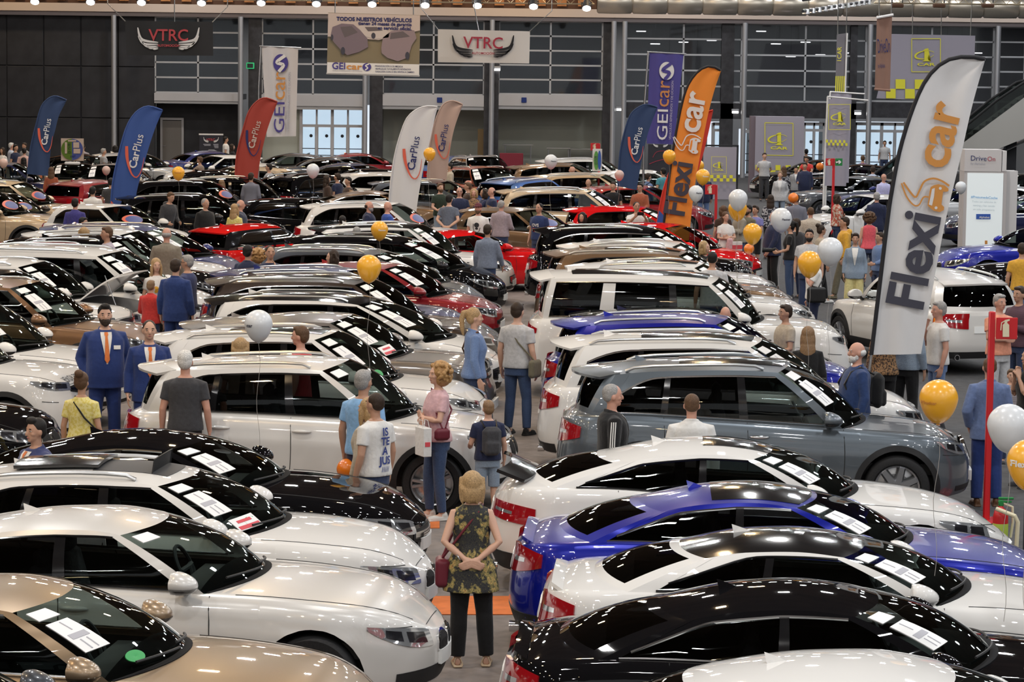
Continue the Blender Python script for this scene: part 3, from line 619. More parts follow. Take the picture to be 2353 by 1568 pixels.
    g['coupe']=sed(L=4.66,W=1.84,Tp=((-2.33,.88),(-2.27,.96),(-1.9,1.0),(-1.4,1.01),(-.6,1.0),(.5,.955),(1.0,.945),(1.65,.89),(2.1,.77),(2.33,.62)),
        Zp=((-2.1,1.04),(-1.7,1.14),(-1.2,1.27),(-.7,1.37),(-.35,1.385),(.0,1.355),(.35,1.265),(1.0,1.0)),D=(-1.62,-1.02),xrc=-1.90,xrt=-1.22,
        cols=((.72,.02,.5,'body'),(.58,-.10,.90,'win'),(-.55,-.50,.90,'pil'),(-.62,-.56,.90,'wine'),(-1.42,-.94,.25,'body'),(-1.62,-1.02,.5,'end')),handles=(-.42,),doors=(.76,-.62),blade=True,tail=(.62,2.8))
    g['coupe_dark']=sed(L=4.80,W=1.87,kidney=False,chrome=True,dark=True,grille=(0,.40,.44,.60),Tp=((-2.40,.86),(-2.32,.95),(-1.9,1.0),(-1.4,1.02),(-.6,1.0),(.5,.96),(1.0,.95),(1.65,.89),(2.15,.77),(2.40,.62)),
        Zp=((-2.2,1.04),(-1.8,1.13),(-1.2,1.30),(-.7,1.40),(-.35,1.42),(.0,1.39),(.35,1.30),(1.0,1.0)),D=(-1.70,-1.10),xrc=-2.0,xrt=-1.30,
        cols=((.72,.02,.5,'body'),(.58,-.10,.90,'win'),(-.42,-.42,.90,'pil'),(-.50,-.48,.90,'win'),(-1.16,-.84,.84,'wine'),(-1.58,-1.04,.2,'body'),(-1.70,-1.10,.5,'end')),handles=(-.32,-1.1),doors=(.76,-.46,-1.22),blade=True,tail=(.62,2.8))
    g['fastback']=sed(L=4.97,W=1.93,R=.36,Tp=((-2.485,.86),(-2.38,.96),(-2.0,1.02),(-1.4,1.03),(-.6,.99),(.5,.94),(1.0,.925),(1.6,.87),(2.1,.75),(2.485,.52)),
        Zp=((-2.3,1.0),(-1.9,1.12),(-1.3,1.29),(-.75,1.40),(-.35,1.42),(.0,1.39),(.35,1.30),(1.0,1.0)),D=(-1.86,-1.15),xrc=-2.15,xrt=-1.38,kidney=False,wing=True,
        cols=((.72,.02,.5,'body'),(.58,-.10,.90,'win'),(-.42,-.42,.90,'pil'),(-.50,-.48,.90,'win'),(-1.20,-.92,.82,'wine'),(-1.66,-1.08,.2,'body'),(-1.86,-1.15,.5,'end')),handles=(-.32,-1.1),doors=(.76,-.46,-1.24),
        nose=(1.4,2.1),tail=(.85,2.5),pano=(-.45,.02,.55),head=(.62,1.22,.60,.70,.66,.80),tl=(.34,1.10,.74,.84,.66,.86),grille=(0,.3,.28,.36))
    g['sports']=sed(L=4.66,W=1.96,R=.36,Tp=((-2.33,.82),(-2.26,.92),(-1.9,.98),(-1.3,.98),(-.5,.92),(.5,.88),(1.0,.87),(1.6,.83),(2.1,.70),(2.33,.5)),
        Zp=((-2.1,.98),(-1.7,1.06),(-1.2,1.20),(-.6,1.31),(-.25,1.33),(.1,1.30),(1.0,1.0)),A=(.62,-.12),xc=.92,xtc=.06,D=(-1.55,-.95),xrc=-1.90,xrt=-1.10,kidney=False,xf=1.42,xr=-1.33,
        cols=((.62,-.12,.5,'body'),(.48,-.22,.90,'win'),(-.60,-.52,.88,'pil'),(-.70,-.58,.86,'wine'),(-1.25,-.86,.2,'body'),(-1.55,-.95,.5,'end')),handles=(-.4,),doors=(.70,-.66),nose=(1.4,2.1),tail=(.8,2.6),tumA=.60,tumD=.52,fin=False)
styles_done=False
CARS={}
def car(style, name, label, pos, heading, col, roof=None, papers=('card','long','ad'), seats=None, rim=None, group=None, detail=2, pano=0, opensun=0, letters=0, bonnet=0, blackpil=0, amber=0, fin=1):
    """heading in degrees: 0 = nose to the right of the picture, positive turns away from the viewer"""
    global SEATM, STEER
    s=ST[style]
    if SEATM is None:
        SEATM=seat_mesh(); tz=[(.185*math.cos(a),.185*math.sin(a)) for a in np.linspace(0,2*PI,25)]
        STEER=new_mesh('steering_wheel',*merge([tube([(0,a,b) for a,b in tz],.016,6,False),tube([(0,-.18,0),(.03,0,0),(0,.18,0)],.022,6),tube([(.03,0,0),(0,0,-.18)],.02,6)]))
    r=empty(name,(pos[0],pos[1],0),math.radians(heading),label,'car',group)
    pm=col; rm=roof or col; last=None; lamp=None
    for (n,me,k) in s.parts:
        if detail<1 and n in('panel_seam','wiper','exhaust','reversing_lamp','headlight_lens','door_handle','underbody','cabin') and n!='cabin': continue
        if n=='antenna_fin' and not fin: continue
        m=pm if k=='PAINT' else rm if k=='ROOF' else KEY[k]
        if blackpil and n=='pillars': m=M_BLK
        par=r
        if n in('headlight_lens',) and lamp: par=lamp
        if n=='mirror_foot' and last: par=last
        if n=='reversing_lamp' and tlamp: par=tlamp
        if n=='grille_slat' and kid: par=kid
        if n=='grille_bar' and kid: par=kid
        if n=='wiper' and sc_: par=sc_
        if n=='roof_spoiler' and roof is not None and roof is M_BLK: m=M_BLK
        o=link(n,me,m,par)
        if n=='headlight': lamp=o
        if n=='wing_mirror': last=o
        if n=='taillight': tlamp=o
        if n in('kidney_grille','grille'): kid=o
        if n=='scuttle': sc_=o
    if pano:
        if 'pano' not in s.pap: s.pap['pano']=new_mesh('pano',*s.patch(s.RF,(s.D[1]+.42,s.A[1]-.03),lambda u:-.86,lambda u:.86,12,13,.004,.01),angle=50)
        link('glass_roof',s.pap['pano'],M_BLK,r)
    if opensun:
        link('open_sunroof_hole',new_mesh('open_sunroof_hole',*s.patch(s.RF,(-.62,-.08),lambda u:-.56,lambda u:.56,8,8,.005,.01),angle=50),M_INT,r)
        link('sunroof_glass',new_mesh('sunroof_glass',*s.patch(lambda u,v:s.RF(u,v)+np.array([0,0,.045]),(-1.25,-.58),lambda u:-.56,lambda u:.56,8,8,.008,.02),angle=50),M_BLK,r)
        df=s.patch(lambda u,v:s.RF(-.10-.10*(1-np.abs(v)**4)+0*u,v)+np.stack([.02*u,0*u,.13*u],-1),(0,1),lambda u:-.56,lambda u:.56,3,10,.006,.006)
        link('wind_deflector',new_mesh('wind_deflector',*df,angle=50),M_TRIM,r)
    if letters:
        ts,tf=text2d('RANGE ROVER',.12); w_=max(p[0] for p in ts)
        V=[]
        for (a_,b_) in ts:
            g=s.top(np.array(s.L/2-.17+b_),np.array((a_/w_-.5)*-1.05)); V.append((g[0],g[1],g[2]+.006))
        link('lettering',new_mesh('lettering',V,tf,smooth=False),M_CHAR,r)
    if bonnet:
        bp=s.patch(lambda u,v:s.top(u,v),(s.xc+.06,s.L/2-.10),lambda u:-.88,lambda u:.88,12,11,.004,.02)
        hx=s.xc+.06; hz=float(s.T(np.array(hx)))+.06
        M=Matrix.Translation((hx,0,hz))@Matrix.Rotation(math.radians(-42),4,'Y')@Matrix.Translation((-hx,0,-hz))
        link('open_bonnet',new_mesh('open_bonnet',*xf(bp,M),angle=50),pm,r)
        link('engine_bay',new_mesh('engine_bay',*s.patch(lambda u,v:s.top(u,v),(s.xc+.08,s.L/2-.14),lambda u:-.84,lambda u:.84,10,9,.006,.02),angle=50),M_TRIM,r)
        bx=[box(s.xc+.3+.25*i,(-.35+.35*j),.93-.13*i,.2,.27,.10,.03) for i in range(2) for j in range(3)]
        link('engine_block',new_mesh('engine_block',*merge(bx)),M_GUNM,r)
        link('bonnet_stay',new_mesh('bonnet_stay',*tube([(s.L/2-.35,-.62,.78),(s.L/2-.62,-.60,1.45)],.008,5)),M_SIL,r)
    if amber:
        a2,b2,y0,y1,y2,y3=s.tl
        for sg in (1,-1): link('indicator',new_mesh('indicator',*s.patch(s.tailf,(sg*(b2-.16),sg*(b2-.02)),lambda u:y2+.03,lambda u:y3-.03,6,3,.018,.005)),mat('amber_lit',(.8,.3,.05),.3,emis=(1,.42,.06),estr=2.2) if sg<0 else M_AMB,r)
    t,rm_,ds=s.wheel
    for xw in(s.xf,s.xr):
        for sg in(1,-1):
            o=link('wheel',t,M_RUB,r,(xw,sg*(s.W/2-.135),s.R),(0,0,0 if sg>0 else PI)); link('rim',rm_,rim or M_RIMS,o); 
            if detail>1: link('brake_disc',ds,M_SIL,o)
    if detail>0:
        for q in s.seatpos: link('seat',SEATM,seats or M_SEAT,r,q[:3])
        link('steering_wheel',STEER,M_INT,r,s.steer,(0,-.45,0))
    for p in papers:
        if p=='card': link('price_card',s.pap['card'],M_PAPER,r)
        elif p=='long': o=link('price_sheet',s.pap['long'],M_PAPER,r); link('sheet_print',s.pap['pr'],M_INK,o)
        elif p=='ad': o=link('offer_leaflet',s.pap['ad'],M_PAPER,r); link('leaflet_print',s.pap['adp'],M_REDP,o)
        elif p=='adtop': link('offer_leaflet',s.pap['adtop'],M_PAPER,r)
        elif p=='dot': link('round_sticker',s.pap['dot'],M_GRNP,r)
        elif p=='oval': o=link('oval_board',s.pap['oval'],M_ORP,r); link('board_print',s.pap['oval2'],M_BLUP,o)
    return r
# ------------------------------------------------------------------ hall shell
def struct(name, vf, m, parent=None, smooth=False, **k):
    o = link(name, new_mesh(name,*vf,smooth=smooth,angle=k.get('angle',40)), m, parent)
    if parent is None: o['kind']='structure'
    return o
M_FLOOR = mat('carpet_greybrown', (.200,.172,.158), .85, noise=.16, nscale=6, bump=.2)
M_FLOOR2 = mat('carpet_charcoal', (.062,.062,.066), .8, noise=.2, nscale=7, bump=.2)
M_FLOORO = mat('carpet_orange', (.62,.16,.035), .85, noise=.12, nscale=9, bump=.2)
M_CEIL = mat('ceiling_dark', (.10,.075,.055), .8, noise=.2, nscale=.4)
M_CHAR = mat('charcoal_panel', (.026,.027,.032), .55, noise=.25, nscale=1.5)
M_DARK = mat('dark_stone', (.035,.035,.040), .45, noise=.3, nscale=4)
M_STEEL = mat('column_steel', (.42,.43,.46), .35, .6)
M_FAS = mat('fascia_grey', (.40,.40,.42), .6, noise=.08, nscale=.5)
M_MUL = mat('mullion_grey', (.40,.41,.43), .45, .3)
M_OLIVE = mat('recess_plaster', (.40,.42,.37), .8, noise=.08, nscale=.4)
M_BEAM = mat('beam_beige', (.52,.43,.37), .7); M_BEAM2 = mat('beam_grey', (.27,.235,.24), .7)
M_WOOD = mat('slat_wood', (.36,.15,.045), .6, noise=.2, nscale=3); M_DWOOD = mat('dark_wood', (.10,.05,.03), .7)
M_DUCT = mat('duct_foil', (.55,.50,.42), .32, .8, bump=.3, nscale=3)
M_DAY = mat('daylight_beyond_doors', (.8,.85,.9), .5, emis=(.80,.89,1.0), estr=.92)
M_LED = mat('lamp_face', (1,1,1), .4, emis=(1,.97,.92), estr=6.0)
M_PANE = glass('upper_pane', (.42,.43,.45), .03, 1.5); M_DPANE = glass('door_pane', (.86,.92,.95), .02, 1.45)
YW = 125.0
def wx(px,py,Y=YW): p=at_y(px,py,Y); return p.x,p.z
def wbox(px0,px1,z0,z1,y0,y1): 
    x0=at_y(px0,230,(y0+y1)/2).x; x1=at_y(px1,230,(y0+y1)/2).x
    return box((x0+x1)/2,(y0+y1)/2,(z0+z1)/2,abs(x1-x0),abs(y1-y0),z1-z0)
def zat(px,py,Y=YW): return at_y(px,py,Y).z
HX=46
# floor: three carpets as slabs side by side
def slab(x0,x1,y0,y1,z): return box((x0+x1)/2,(y0+y1)/2,z-.05,x1-x0,y1-y0,.1)
fl=struct('floor', slab(-HX,HX,-24,YW+8,0.0), M_FLOOR)
pr=at_z(2130,1100); pl_=at_z(1640,560)
def aisle(pts,z,th=.012):
    n=len(pts); V=[(p[0],p[1],z) for p in pts]+[(p[0],p[1],-.05) for p in pts]
    return V,[tuple(range(n))]+[(i,n+i,n+(i+1)%n,(i+1)%n) for i in range(n)]
q=lambda *a:[tuple(at_z(x,y))[:2] for x,y in a]
struct('floor_runner_dark', aisle(q((2060,1290),(2353,1500),(2700,1500),(2700,400),(1560,400),(1560,640),(1830,760),(1960,940)),.006), M_FLOOR2, fl)
struct('floor_runner_orange', aisle(q((985,1372),(1245,1372),(1245,1414),(985,1414)),.008), M_FLOORO, fl)
struct('floor_runner_orange', aisle(q((860,1190),(1010,1190),(1010,1215),(850,1215)),.008), M_FLOORO, fl)
struct('floor_runner_orange', aisle(q((2215,692),(2420,692),(2440,735),(2205,735)),.010), M_FLOORO, fl)
struct('ceiling', box(0,(YW-24)/2,14.1,2*HX,YW+34,.2), M_CEIL)
for sg,nm in((-1,'wall_left'),(1,'wall_right')): struct(nm, box(sg*(HX+.1),(YW-24)/2,7,.2,YW+34,14.2), M_CHAR)
# back wall pieces
wl=struct('wall_back', box(0,YW+7.9,7,2*HX,.2,14.2), mat('gallery_wall',(.30,.31,.33),.7))
ztop=zat(1176,46)
beams=[box(0,YW-.1,ztop+.32,2*HX,.5,.40)]
t1=struct('trim_1', box(0,YW-.25,ztop+.33,2*HX,.5,.36), M_BEAM); t2=struct('trim_2', box(0,YW-.05,ztop+.06,2*HX,.6,.20), M_BEAM2)
w3=struct('wall_upper', box(0,YW+.3,(ztop+.5+14)/2,2*HX,.3,14-ztop-.5), M_DWOOD)
sl=box(0,0,0,.42,.10,.62); sm=new_mesh('slat',*sl,smooth=False)
for k in range(52): link('slat',sm,M_WOOD,w3,(-24+k*.93,YW+.10,ztop+.95))
struct('trim_3', box(0,YW+.08,ztop+1.62,2*HX,.2,.5), M_WOOD, None)
# left dark panelled wall
pn=new_mesh('panel',*box(0,0,0,1.62,.08,2.26,.02),smooth=False)
xl=wx(356,230)[0]
wlb=struct('wall_panelled', box((xl-HX)/2,YW+.25,ztop/2,HX+xl,.2,ztop), M_CHAR)
k=0
while xl-.83-k*1.66>-28:
    for r in range(3): link('panel',pn,M_CHAR,wlb,(xl-.83-k*1.66,YW+.11,1.15+2.3*r))
    k+=1
# columns
colx=[265,555,840,1130,1408,1433,1708,1995,2287]
cm=new_mesh('column',*lathe([(.115,0),(.115,ztop)],18),angle=40)
for px in colx:
    o=link('column',cm,M_STEEL,None,(wx(px,200)[0],YW-.45,0)); o['kind']='structure'
for a,b in((572,602),(850,880),(1112,1146),(1384,1404),(1655,1684),(1950,1966)):
    struct('pillar_dark', wbox(a,b,0,ztop,YW-.1,YW+.5), M_DARK)
# glazed bays above, fascia, recess below
bays=[(356,553,False),(602,836,False),(880,1112,False),(1146,1384,False),(1437,1704,True),(1712,1990,True),(1999,2283,True),(2291,2420,True)]
for i,(a,b,dark) in enumerate(bays):
    x0,_=wx(a,140); x1,_=wx(b,140); zb=zat((a+b)/2,(226 if not dark else 234)); 
    if not dark: zb=zat((a+b)/2,213+ (0 if a<560 else 4))
    zt=ztop-.05; wn=empty('window_%d'%(i+1),((x0+x1)/2,YW+.15,zb)); wn['kind']='structure'
    W2=(x1-x0)/2; H2=zt-zb; nx=2; nz=5
    for c in range(nx+1): link('mullion',new_mesh('mullion',*box(-W2+2*W2*c/nx,0,H2/2,.08,.12,H2),smooth=False),M_MUL,wn)
    for r in range(nz+1): link('mullion',new_mesh('mullion',*box(0,-.01,H2*r/nz,2*W2,.10,.075),smooth=False),M_MUL,wn)
    pm=new_mesh('pane',*box(0,0,0,2*W2/nx-.08,.02,H2/nz-.07),smooth=False)
    for c in range(nx):
        for r in range(nz): link('pane',pm,M_PANE,wn,(-W2+2*W2*(c+.5)/nx,0,H2*(r+.5)/nz))
    if not dark:
        zf=zat((a+b)/2,238 if a<560 else 252); zl=zat((a+b)/2,232 if a<560 else 244)
        struct('trim_%d'%(10+i), wbox(a,b,zl,zb-.03,YW-.1,YW+.4), M_FAS); struct('trim_%d'%(20+i), wbox(a,b,zf,zl-.01,YW-.02,YW+.4), M_MUL)
        struct('slab_mezzanine', wbox(a,b,zb-.35,zb-.1,YW+.4,YW+6), M_DARK)
    else:
        struct('trim_%d'%(10+i), wbox(a,b,zat((a+b)/2,272),zb-.05,YW-.1,YW+.3), M_DARK)
        struct('slab_mezzanine', wbox(a,b,zb-.35,zb-.1,YW+.3,YW+6), M_DARK)
struct('wall_recess', wbox(360,553,0,zat(450,240),YW+1.6,YW+1.8), M_CHAR)
struct('wall_recess', wbox(602,690,0,zat(640,247),YW+.6,YW+.8), M_OLIVE)
struct('wall_recess', wbox(880,1112,0,zat(1000,250),YW+3.0,YW+3.2), M_OLIVE); struct('wall_recess', wbox(1146,1384,0,zat(1250,250),YW+3.0,YW+3.2), M_OLIVE)
d=empty('door_9',(wx(386,330)[0],YW+1.5,0)); d['kind']='structure'
link('door_leaf',new_mesh('door_leaf',*box(0,0,1.1,.86,.06,2.2,.01),smooth=False),mat('door_taupe',(.16,.15,.14),.5),d)
link('door_frame',new_mesh('door_frame',*merge([box(-.48,0,1.12,.1,.1,2.24),box(.48,0,1.12,.1,.1,2.24),box(0,0,2.28,1.06,.1,.1)]),smooth=False),M_FAS,d); link('handle',new_mesh('handle',*box(-.34,-.06,1.05,.12,.04,.04,.01)),M_CHR,d)
# lit doors
def glass_door(px0,px1,pyt,leaves,n,trans=True,pyl=290):
    x0,_=wx(px0,300); x1,_=wx(px1,300); zt=zat((px0+px1)/2,pyt); zl=zat((px0+px1)/2,pyl)
    d=empty('door_%d'%n,((x0+x1)/2,YW+.45,0)); d['kind']='structure'; w=x1-x0
    fr=[box(0,0,zt-.05,w,.14,.14),box(0,0,zl,w,.12,.12)]
    for k in range(leaves+1): fr.append(box(-w/2+w*k/leaves,0,zt/2,.13 if k%2==0 else .08,.14,zt))
    link('door_frame',new_mesh('door_frame',*merge(fr),smooth=False),M_FAS,d)
    for k in range(leaves):
        xc=-w/2+w*(k+.5)/leaves
        lf=link('door_leaf',new_mesh('door_leaf',*merge([box(xc-w/leaves*.43,0,zl/2,.06,.07,zl-.1),box(xc+w/leaves*.43,0,zl/2,.06,.07,zl-.1),box(xc,0,.1,w/leaves*.86,.07,.12)]),smooth=False),M_MUL,d)
        link('pane',new_mesh('pane',*box(xc,.0,zl/2,w/leaves*.82,.015,zl-.14),smooth=False),M_DPANE,lf)
        link('push_bar',new_mesh('push_bar',*merge([tube([(xc-w/leaves*.40,-.07,1.05),(xc+w/leaves*.40,-.07,1.05)],.022,6),tube([(xc-w/leaves*.40,-.07,.75),(xc+w/leaves*.40,-.07,.75)],.022,6)])),M_CHAR,lf)
        link('round_sticker',new_mesh('round_sticker',*xf(lathe([(.001,0),(.075,0),(.075,.01),(.045,.012)],16),Matrix.Translation((xc+.1,-.01,1.62))@Matrix.Rotation(PI/2,4,'X'))),M_CHAR,lf)
    link('pane',new_mesh('pane',*box(0,0,(zt+zl)/2,w-.1,.015,zt-zl-.1),smooth=False),M_DPANE,d)
    struct('wall_daylight', box((x0+x1)/2,YW+3.2,zt/2,w*1.15,.05,zt), M_DAY)
glass_door(690,834,243,4,1); glass_door(1640,1682,283,1,2,pyl=300); glass_door(1712,1728,300,1,3,pyl=302); glass_door(1850,1896,283,2,4,pyl=300); glass_door(1968,2090,283,4,5,pyl=302)
for px,py,c in((670,223,0),(1010,230,0),(1204,230,0)):
    x,z=wx(px,py,YW-.2); tag(link('wall_plaque',new_mesh('wall_plaque',*box(0,0,0,.23,.03,.23,.008),smooth=False),mat('plaque_blue',(.012,.03,.16),.5),None,(x,YW-.13,z)),{0:'small square blue plaque on the fascia '+{670:'over the bright glass doors',1010:'over the middle recess',1204:'over the recess with stacked tables'}[px]}[0],'plaque','blue plaques on the fascia')
# wall lamps and exit signs
for px,py,lab in((1142,158,'small square wall lamp glowing on the pillar under the white winged banner'),(1424,250,'small wall lamp glowing between the paired steel columns'),(1690,256,'bright small wall lamp beside the steel column above the smallest grey banner'),(1972,259,'bright small wall lamp beside the steel column by the tall striped banner')):
    x,z=wx(px,py,YW-.3); r=empty('wall_lamp',(x,YW-.16,z),0,lab,'lamp')
    link('housing',new_mesh('housing',*box(0,0,.05,.34,.12,.12,.02),smooth=False),M_STEEL,r); link('lamp_face',new_mesh('lamp_face',*box(0,-.02,-.05,.28,.12,.08,.01),smooth=False),M_LED,r)
r=empty('exit_sign',(wx(576,151)[0],YW-.2,wx(576,151)[1]),0,'small green lit exit box on the dark pillar left of the white hanging banner','sign')
link('frame',new_mesh('frame',*box(0,0,0,.36,.1,.28,.02),smooth=False),mat('sign_green',(.02,.25,.08),.4,emis=(.05,.8,.3),estr=.35),r); link('face',new_mesh('face',*box(0,-.055,0,.26,.02,.19,.01),smooth=False),M_CHAR,r)
# added fill, then glowing boxes standing in for lamp reflections in the upper glazing
struct('ceiling_mezzanine', box(0,YW+4.1,ztop+.38,2*HX,7.4,.16), M_DARK)
for _k in range(10): area_lamp(-20+5.2*_k,YW+4.2,ztop+.1,1.2,95,(1,.97,.93))  # unseen fill lights, added to brighten the gallery behind the glazing
lm=new_mesh('lamp_face',*box(0,0,0,.45,.3,.05,.02),smooth=False)
k=0
for (a,b) in((1437,1704),(1712,1990),(1999,2283)):
    for j in range(7):
        px=a+20+(b-a-40)*(j+.5)/7; py=72+ (j*29%62)
        p=at_y(px,py,YW+3.5+j*.4); r=empty('glazing_reflection',tuple(p),0,'small white glow standing in for a lamp reflection in the upper glazing, %s along from the paired columns'%ORD[k],'lamp','stand-in reflections in the upper glazing'); k+=1
        link('lamp_face',lm,M_LED,r); link('stem',new_mesh('stem',*tube([(0,0,0.02),(0,0,ztop+.3-p.z)],.012,5)),M_CHAR,r)
# ------------------------------------------------------------------ truss with spotlights
M_TRUSS = mat('truss_gold', (.55,.45,.30), .4, .7)
def truss(name,x0,x1,Y,z,label,m,h=.42,rot=None):
    r=empty(name,((x0+x1)/2,Y,z),0,label,'truss'); L=x1-x0; ch=[]
    for dy,dz in((-.18,-h/2),(.18,-h/2),(-.18,h/2),(.18,h/2)): ch.append(tube([(-L/2,dy,dz),(L/2,dy,dz)],.025,6))
    link('chord',new_mesh('chord',*merge(ch)),m,r); n=int(L/.42); b=[]
    for k in range(n):
        xa=-L/2+L*k/n; xb=-L/2+L*(k+1)/n; s=1 if k%2 else -1
        b.append(tube([(xa,-.18,-s*h/2),(xb,-.18,s*h/2)],.012,4)); b.append(tube([(xa,.18,s*h/2),(xb,.18,-s*h/2)],.012,4))
    o=link('brace',new_mesh('brace',*merge(b)),m,r); o['kind']='stuff'
    hg=[tube([(x,0,h/2),(x,0,13.99-z)],.012,5) for x in np.arange(-L/2+1,L/2,6)]
    link('hanger',new_mesh('hanger',*merge(hg)),M_STEEL,r)
    return r
YT=100; zt_=zat(700,4,YT)
truss('lighting_truss',at_y(-120,0,YT).x,at_y(1366,0,YT).x,YT,zt_+.25,'long gilded lattice truss along the top of the hall carrying spotlights',M_TRUSS)
truss('lighting_truss',at_y(2010,0,YT).x,at_y(2420,0,YT).x,YT,zat(2200,2,YT)+.1,'short lattice truss at the top over the biggest grey hanging banner',M_TRUSS)
sp_h=new_mesh('housing',*merge([lathe([(.10,.32),(.14,.22),(.165,.02),(.17,0)],18)]),angle=50); sp_f=new_mesh('lamp_face',*lathe([(.0001,0),(.15,0),(.15,-.02),(.0001,-.025)],18),angle=50); sp_y=new_mesh('yoke',*merge([tube([(-.18,0,.10),(-.18,0,.24),(0,0,.28),(.18,0,.24),(.18,0,.10)],.02,6),tube([(0,0,.28),(0,.40,.22)],.025,6)]))
SPX=[(80,2),(208,3),(325,4),(463,5),(600,5),(727,7),(855,8),(977,10),(1097,11),(1226,13),(1348,17)]
for i,(px,py) in enumerate(SPX):
    p=at_y(px,py+2,YT-.62); r=empty('spotlight',tuple(p),0,'round bright spotlight, %s from the left under the long lattice truss'%ORD[i],'spotlight','spotlights under the long truss')
    r.rotation_euler=(math.radians(-38),0,0)
    link('housing',sp_h,M_CHAR,r); link('lamp_face',sp_f,M_LED,r); link('yoke',sp_y,M_CHAR,r)
for i,px in enumerate((2062,2158,2270)):
    p=at_y(px,13,YT-.62); r=empty('spotlight',tuple(p),0,'unlit dark box lamp, %s from the left under the short truss'%ORD[i],'spotlight','unlit lamps under the short truss')
    link('housing',new_mesh('housing',*box(0,0,0,.42,.3,.14,.03),smooth=False),M_DWOOD,r); link('bracket',sp_y,M_CHAR,r)
# diagonal black truss of small lamps
a=at_y(1845,26,88); b=at_y(2000,2,98); r=empty('lamp_rail',tuple(a),0,'dark diagonal rail of small lamps over the thin hanging banner','truss')
dv=b-a; link('rail',new_mesh('rail',*merge([tube([(0,0,0),tuple(dv)],.05,6),tube([(0,0,.35),tuple(dv+Vector((0,0,.35)))],.05,6)])),M_CHAR,r)
for k in range(12):
    c=dv*((k+.5)/12); link('small_lamp',new_mesh('small_lamp',*xf(lathe([(.09,.16),(.12,0),(.1,-.01),(.0001,-.01)],12),Matrix.Translation(c+Vector((0,0,-.10))))),M_SIL,r)
link('hanger',new_mesh('hanger',*merge([tube([tuple(dv*f+Vector((0,0,.35))),tuple(Vector((dv.x*f,dv.y*f,13.99-a.z)))],.015,5) for f in(.2,.8)])),M_STEEL,r)
# duct
dz=zat(1850,10,112); dx0=at_y(1372,10,112).x; dx1=at_y(2420,10,112).x; r=empty('air_duct',((dx0+dx1)/2,112,dz),0,'wide foil wrapped air duct running along under the roof','duct')
L=dx1-dx0; n=int(L/1.35); sg_=new_mesh('duct_section',*xf(lathe([(.40,-L/n/2),(.46,-L/n/2+.06),(.47,0),(.46,L/n/2-.06),(.40,L/n/2)],20,'z'),Matrix.Rotation(PI/2,4,'Y')),angle=60)
for k in range(n): link('duct_section',sg_,M_DUCT,r,(-L/2+L*(k+.5)/n,0,0))
link('strap',new_mesh('strap',*merge([tube([(-L/2+L*k/8+.3,0,.45),(-L/2+L*k/8+.3,0,13.98-dz)],.02,5) for k in range(8)])),M_STEEL,r)
# stacked tables, boards in the recess
M_TAB=mat('table_grey',(.33,.33,.31),.5); M_BRN=mat('board_brown',(.22,.15,.07),.7); M_MAR=mat('panel_maroon',(.18,.02,.035),.6)
def table(px,pxw,z,Y,lab):
    x=at_y(px,350,Y).x; w=pxw*Y/FPX; r=empty('folding_table',(x,Y,0),0,lab,'table')
    link('table_top',new_mesh('table_top',*box(0,0,z,w,.8,.05,.01),smooth=False),M_TAB,r)
    for sx in(-1,1):
        for sy in(-1,1): link('leg',new_mesh('leg',*tube([(sx*w*.42,sy*.32,0),(sx*w*.42,sy*.32,z-.02)],.025,6)),M_STEEL,r)
    return r
table(1190,70,1.30,YW+1.6,'tall grey table by the maroon panel in the back recess'); table(1283,55,1.18,YW+1.2,'grey slatted table in the middle of the back recess'); table(1335,60,1.12,YW+2,'grey table at the far end of the back recess by the red sign')
r=empty('leaning_board',(at_y(1106,330,YW+1).x,YW+1,0),0,'tall brown board standing in the recess beside the beige feather flag','board')
link('board',new_mesh('board',*box(0,0,1.0,.33,.10,2.0,.01),smooth=False),M_BRN,r)
r=empty('low_screen',(at_y(1175,370,YW-1.2).x,YW-1.2,0),0,'low maroon screen standing before the back recess','screen')
link('panel',new_mesh('panel',*box(0,0,.55,1.05,.12,.9,.02),smooth=False),M_MAR,r)
for sx in(-.4,.4): link('foot',new_mesh('foot',*box(sx,0,.05,.08,.5,.10,.01),smooth=False),M_CHAR,r)
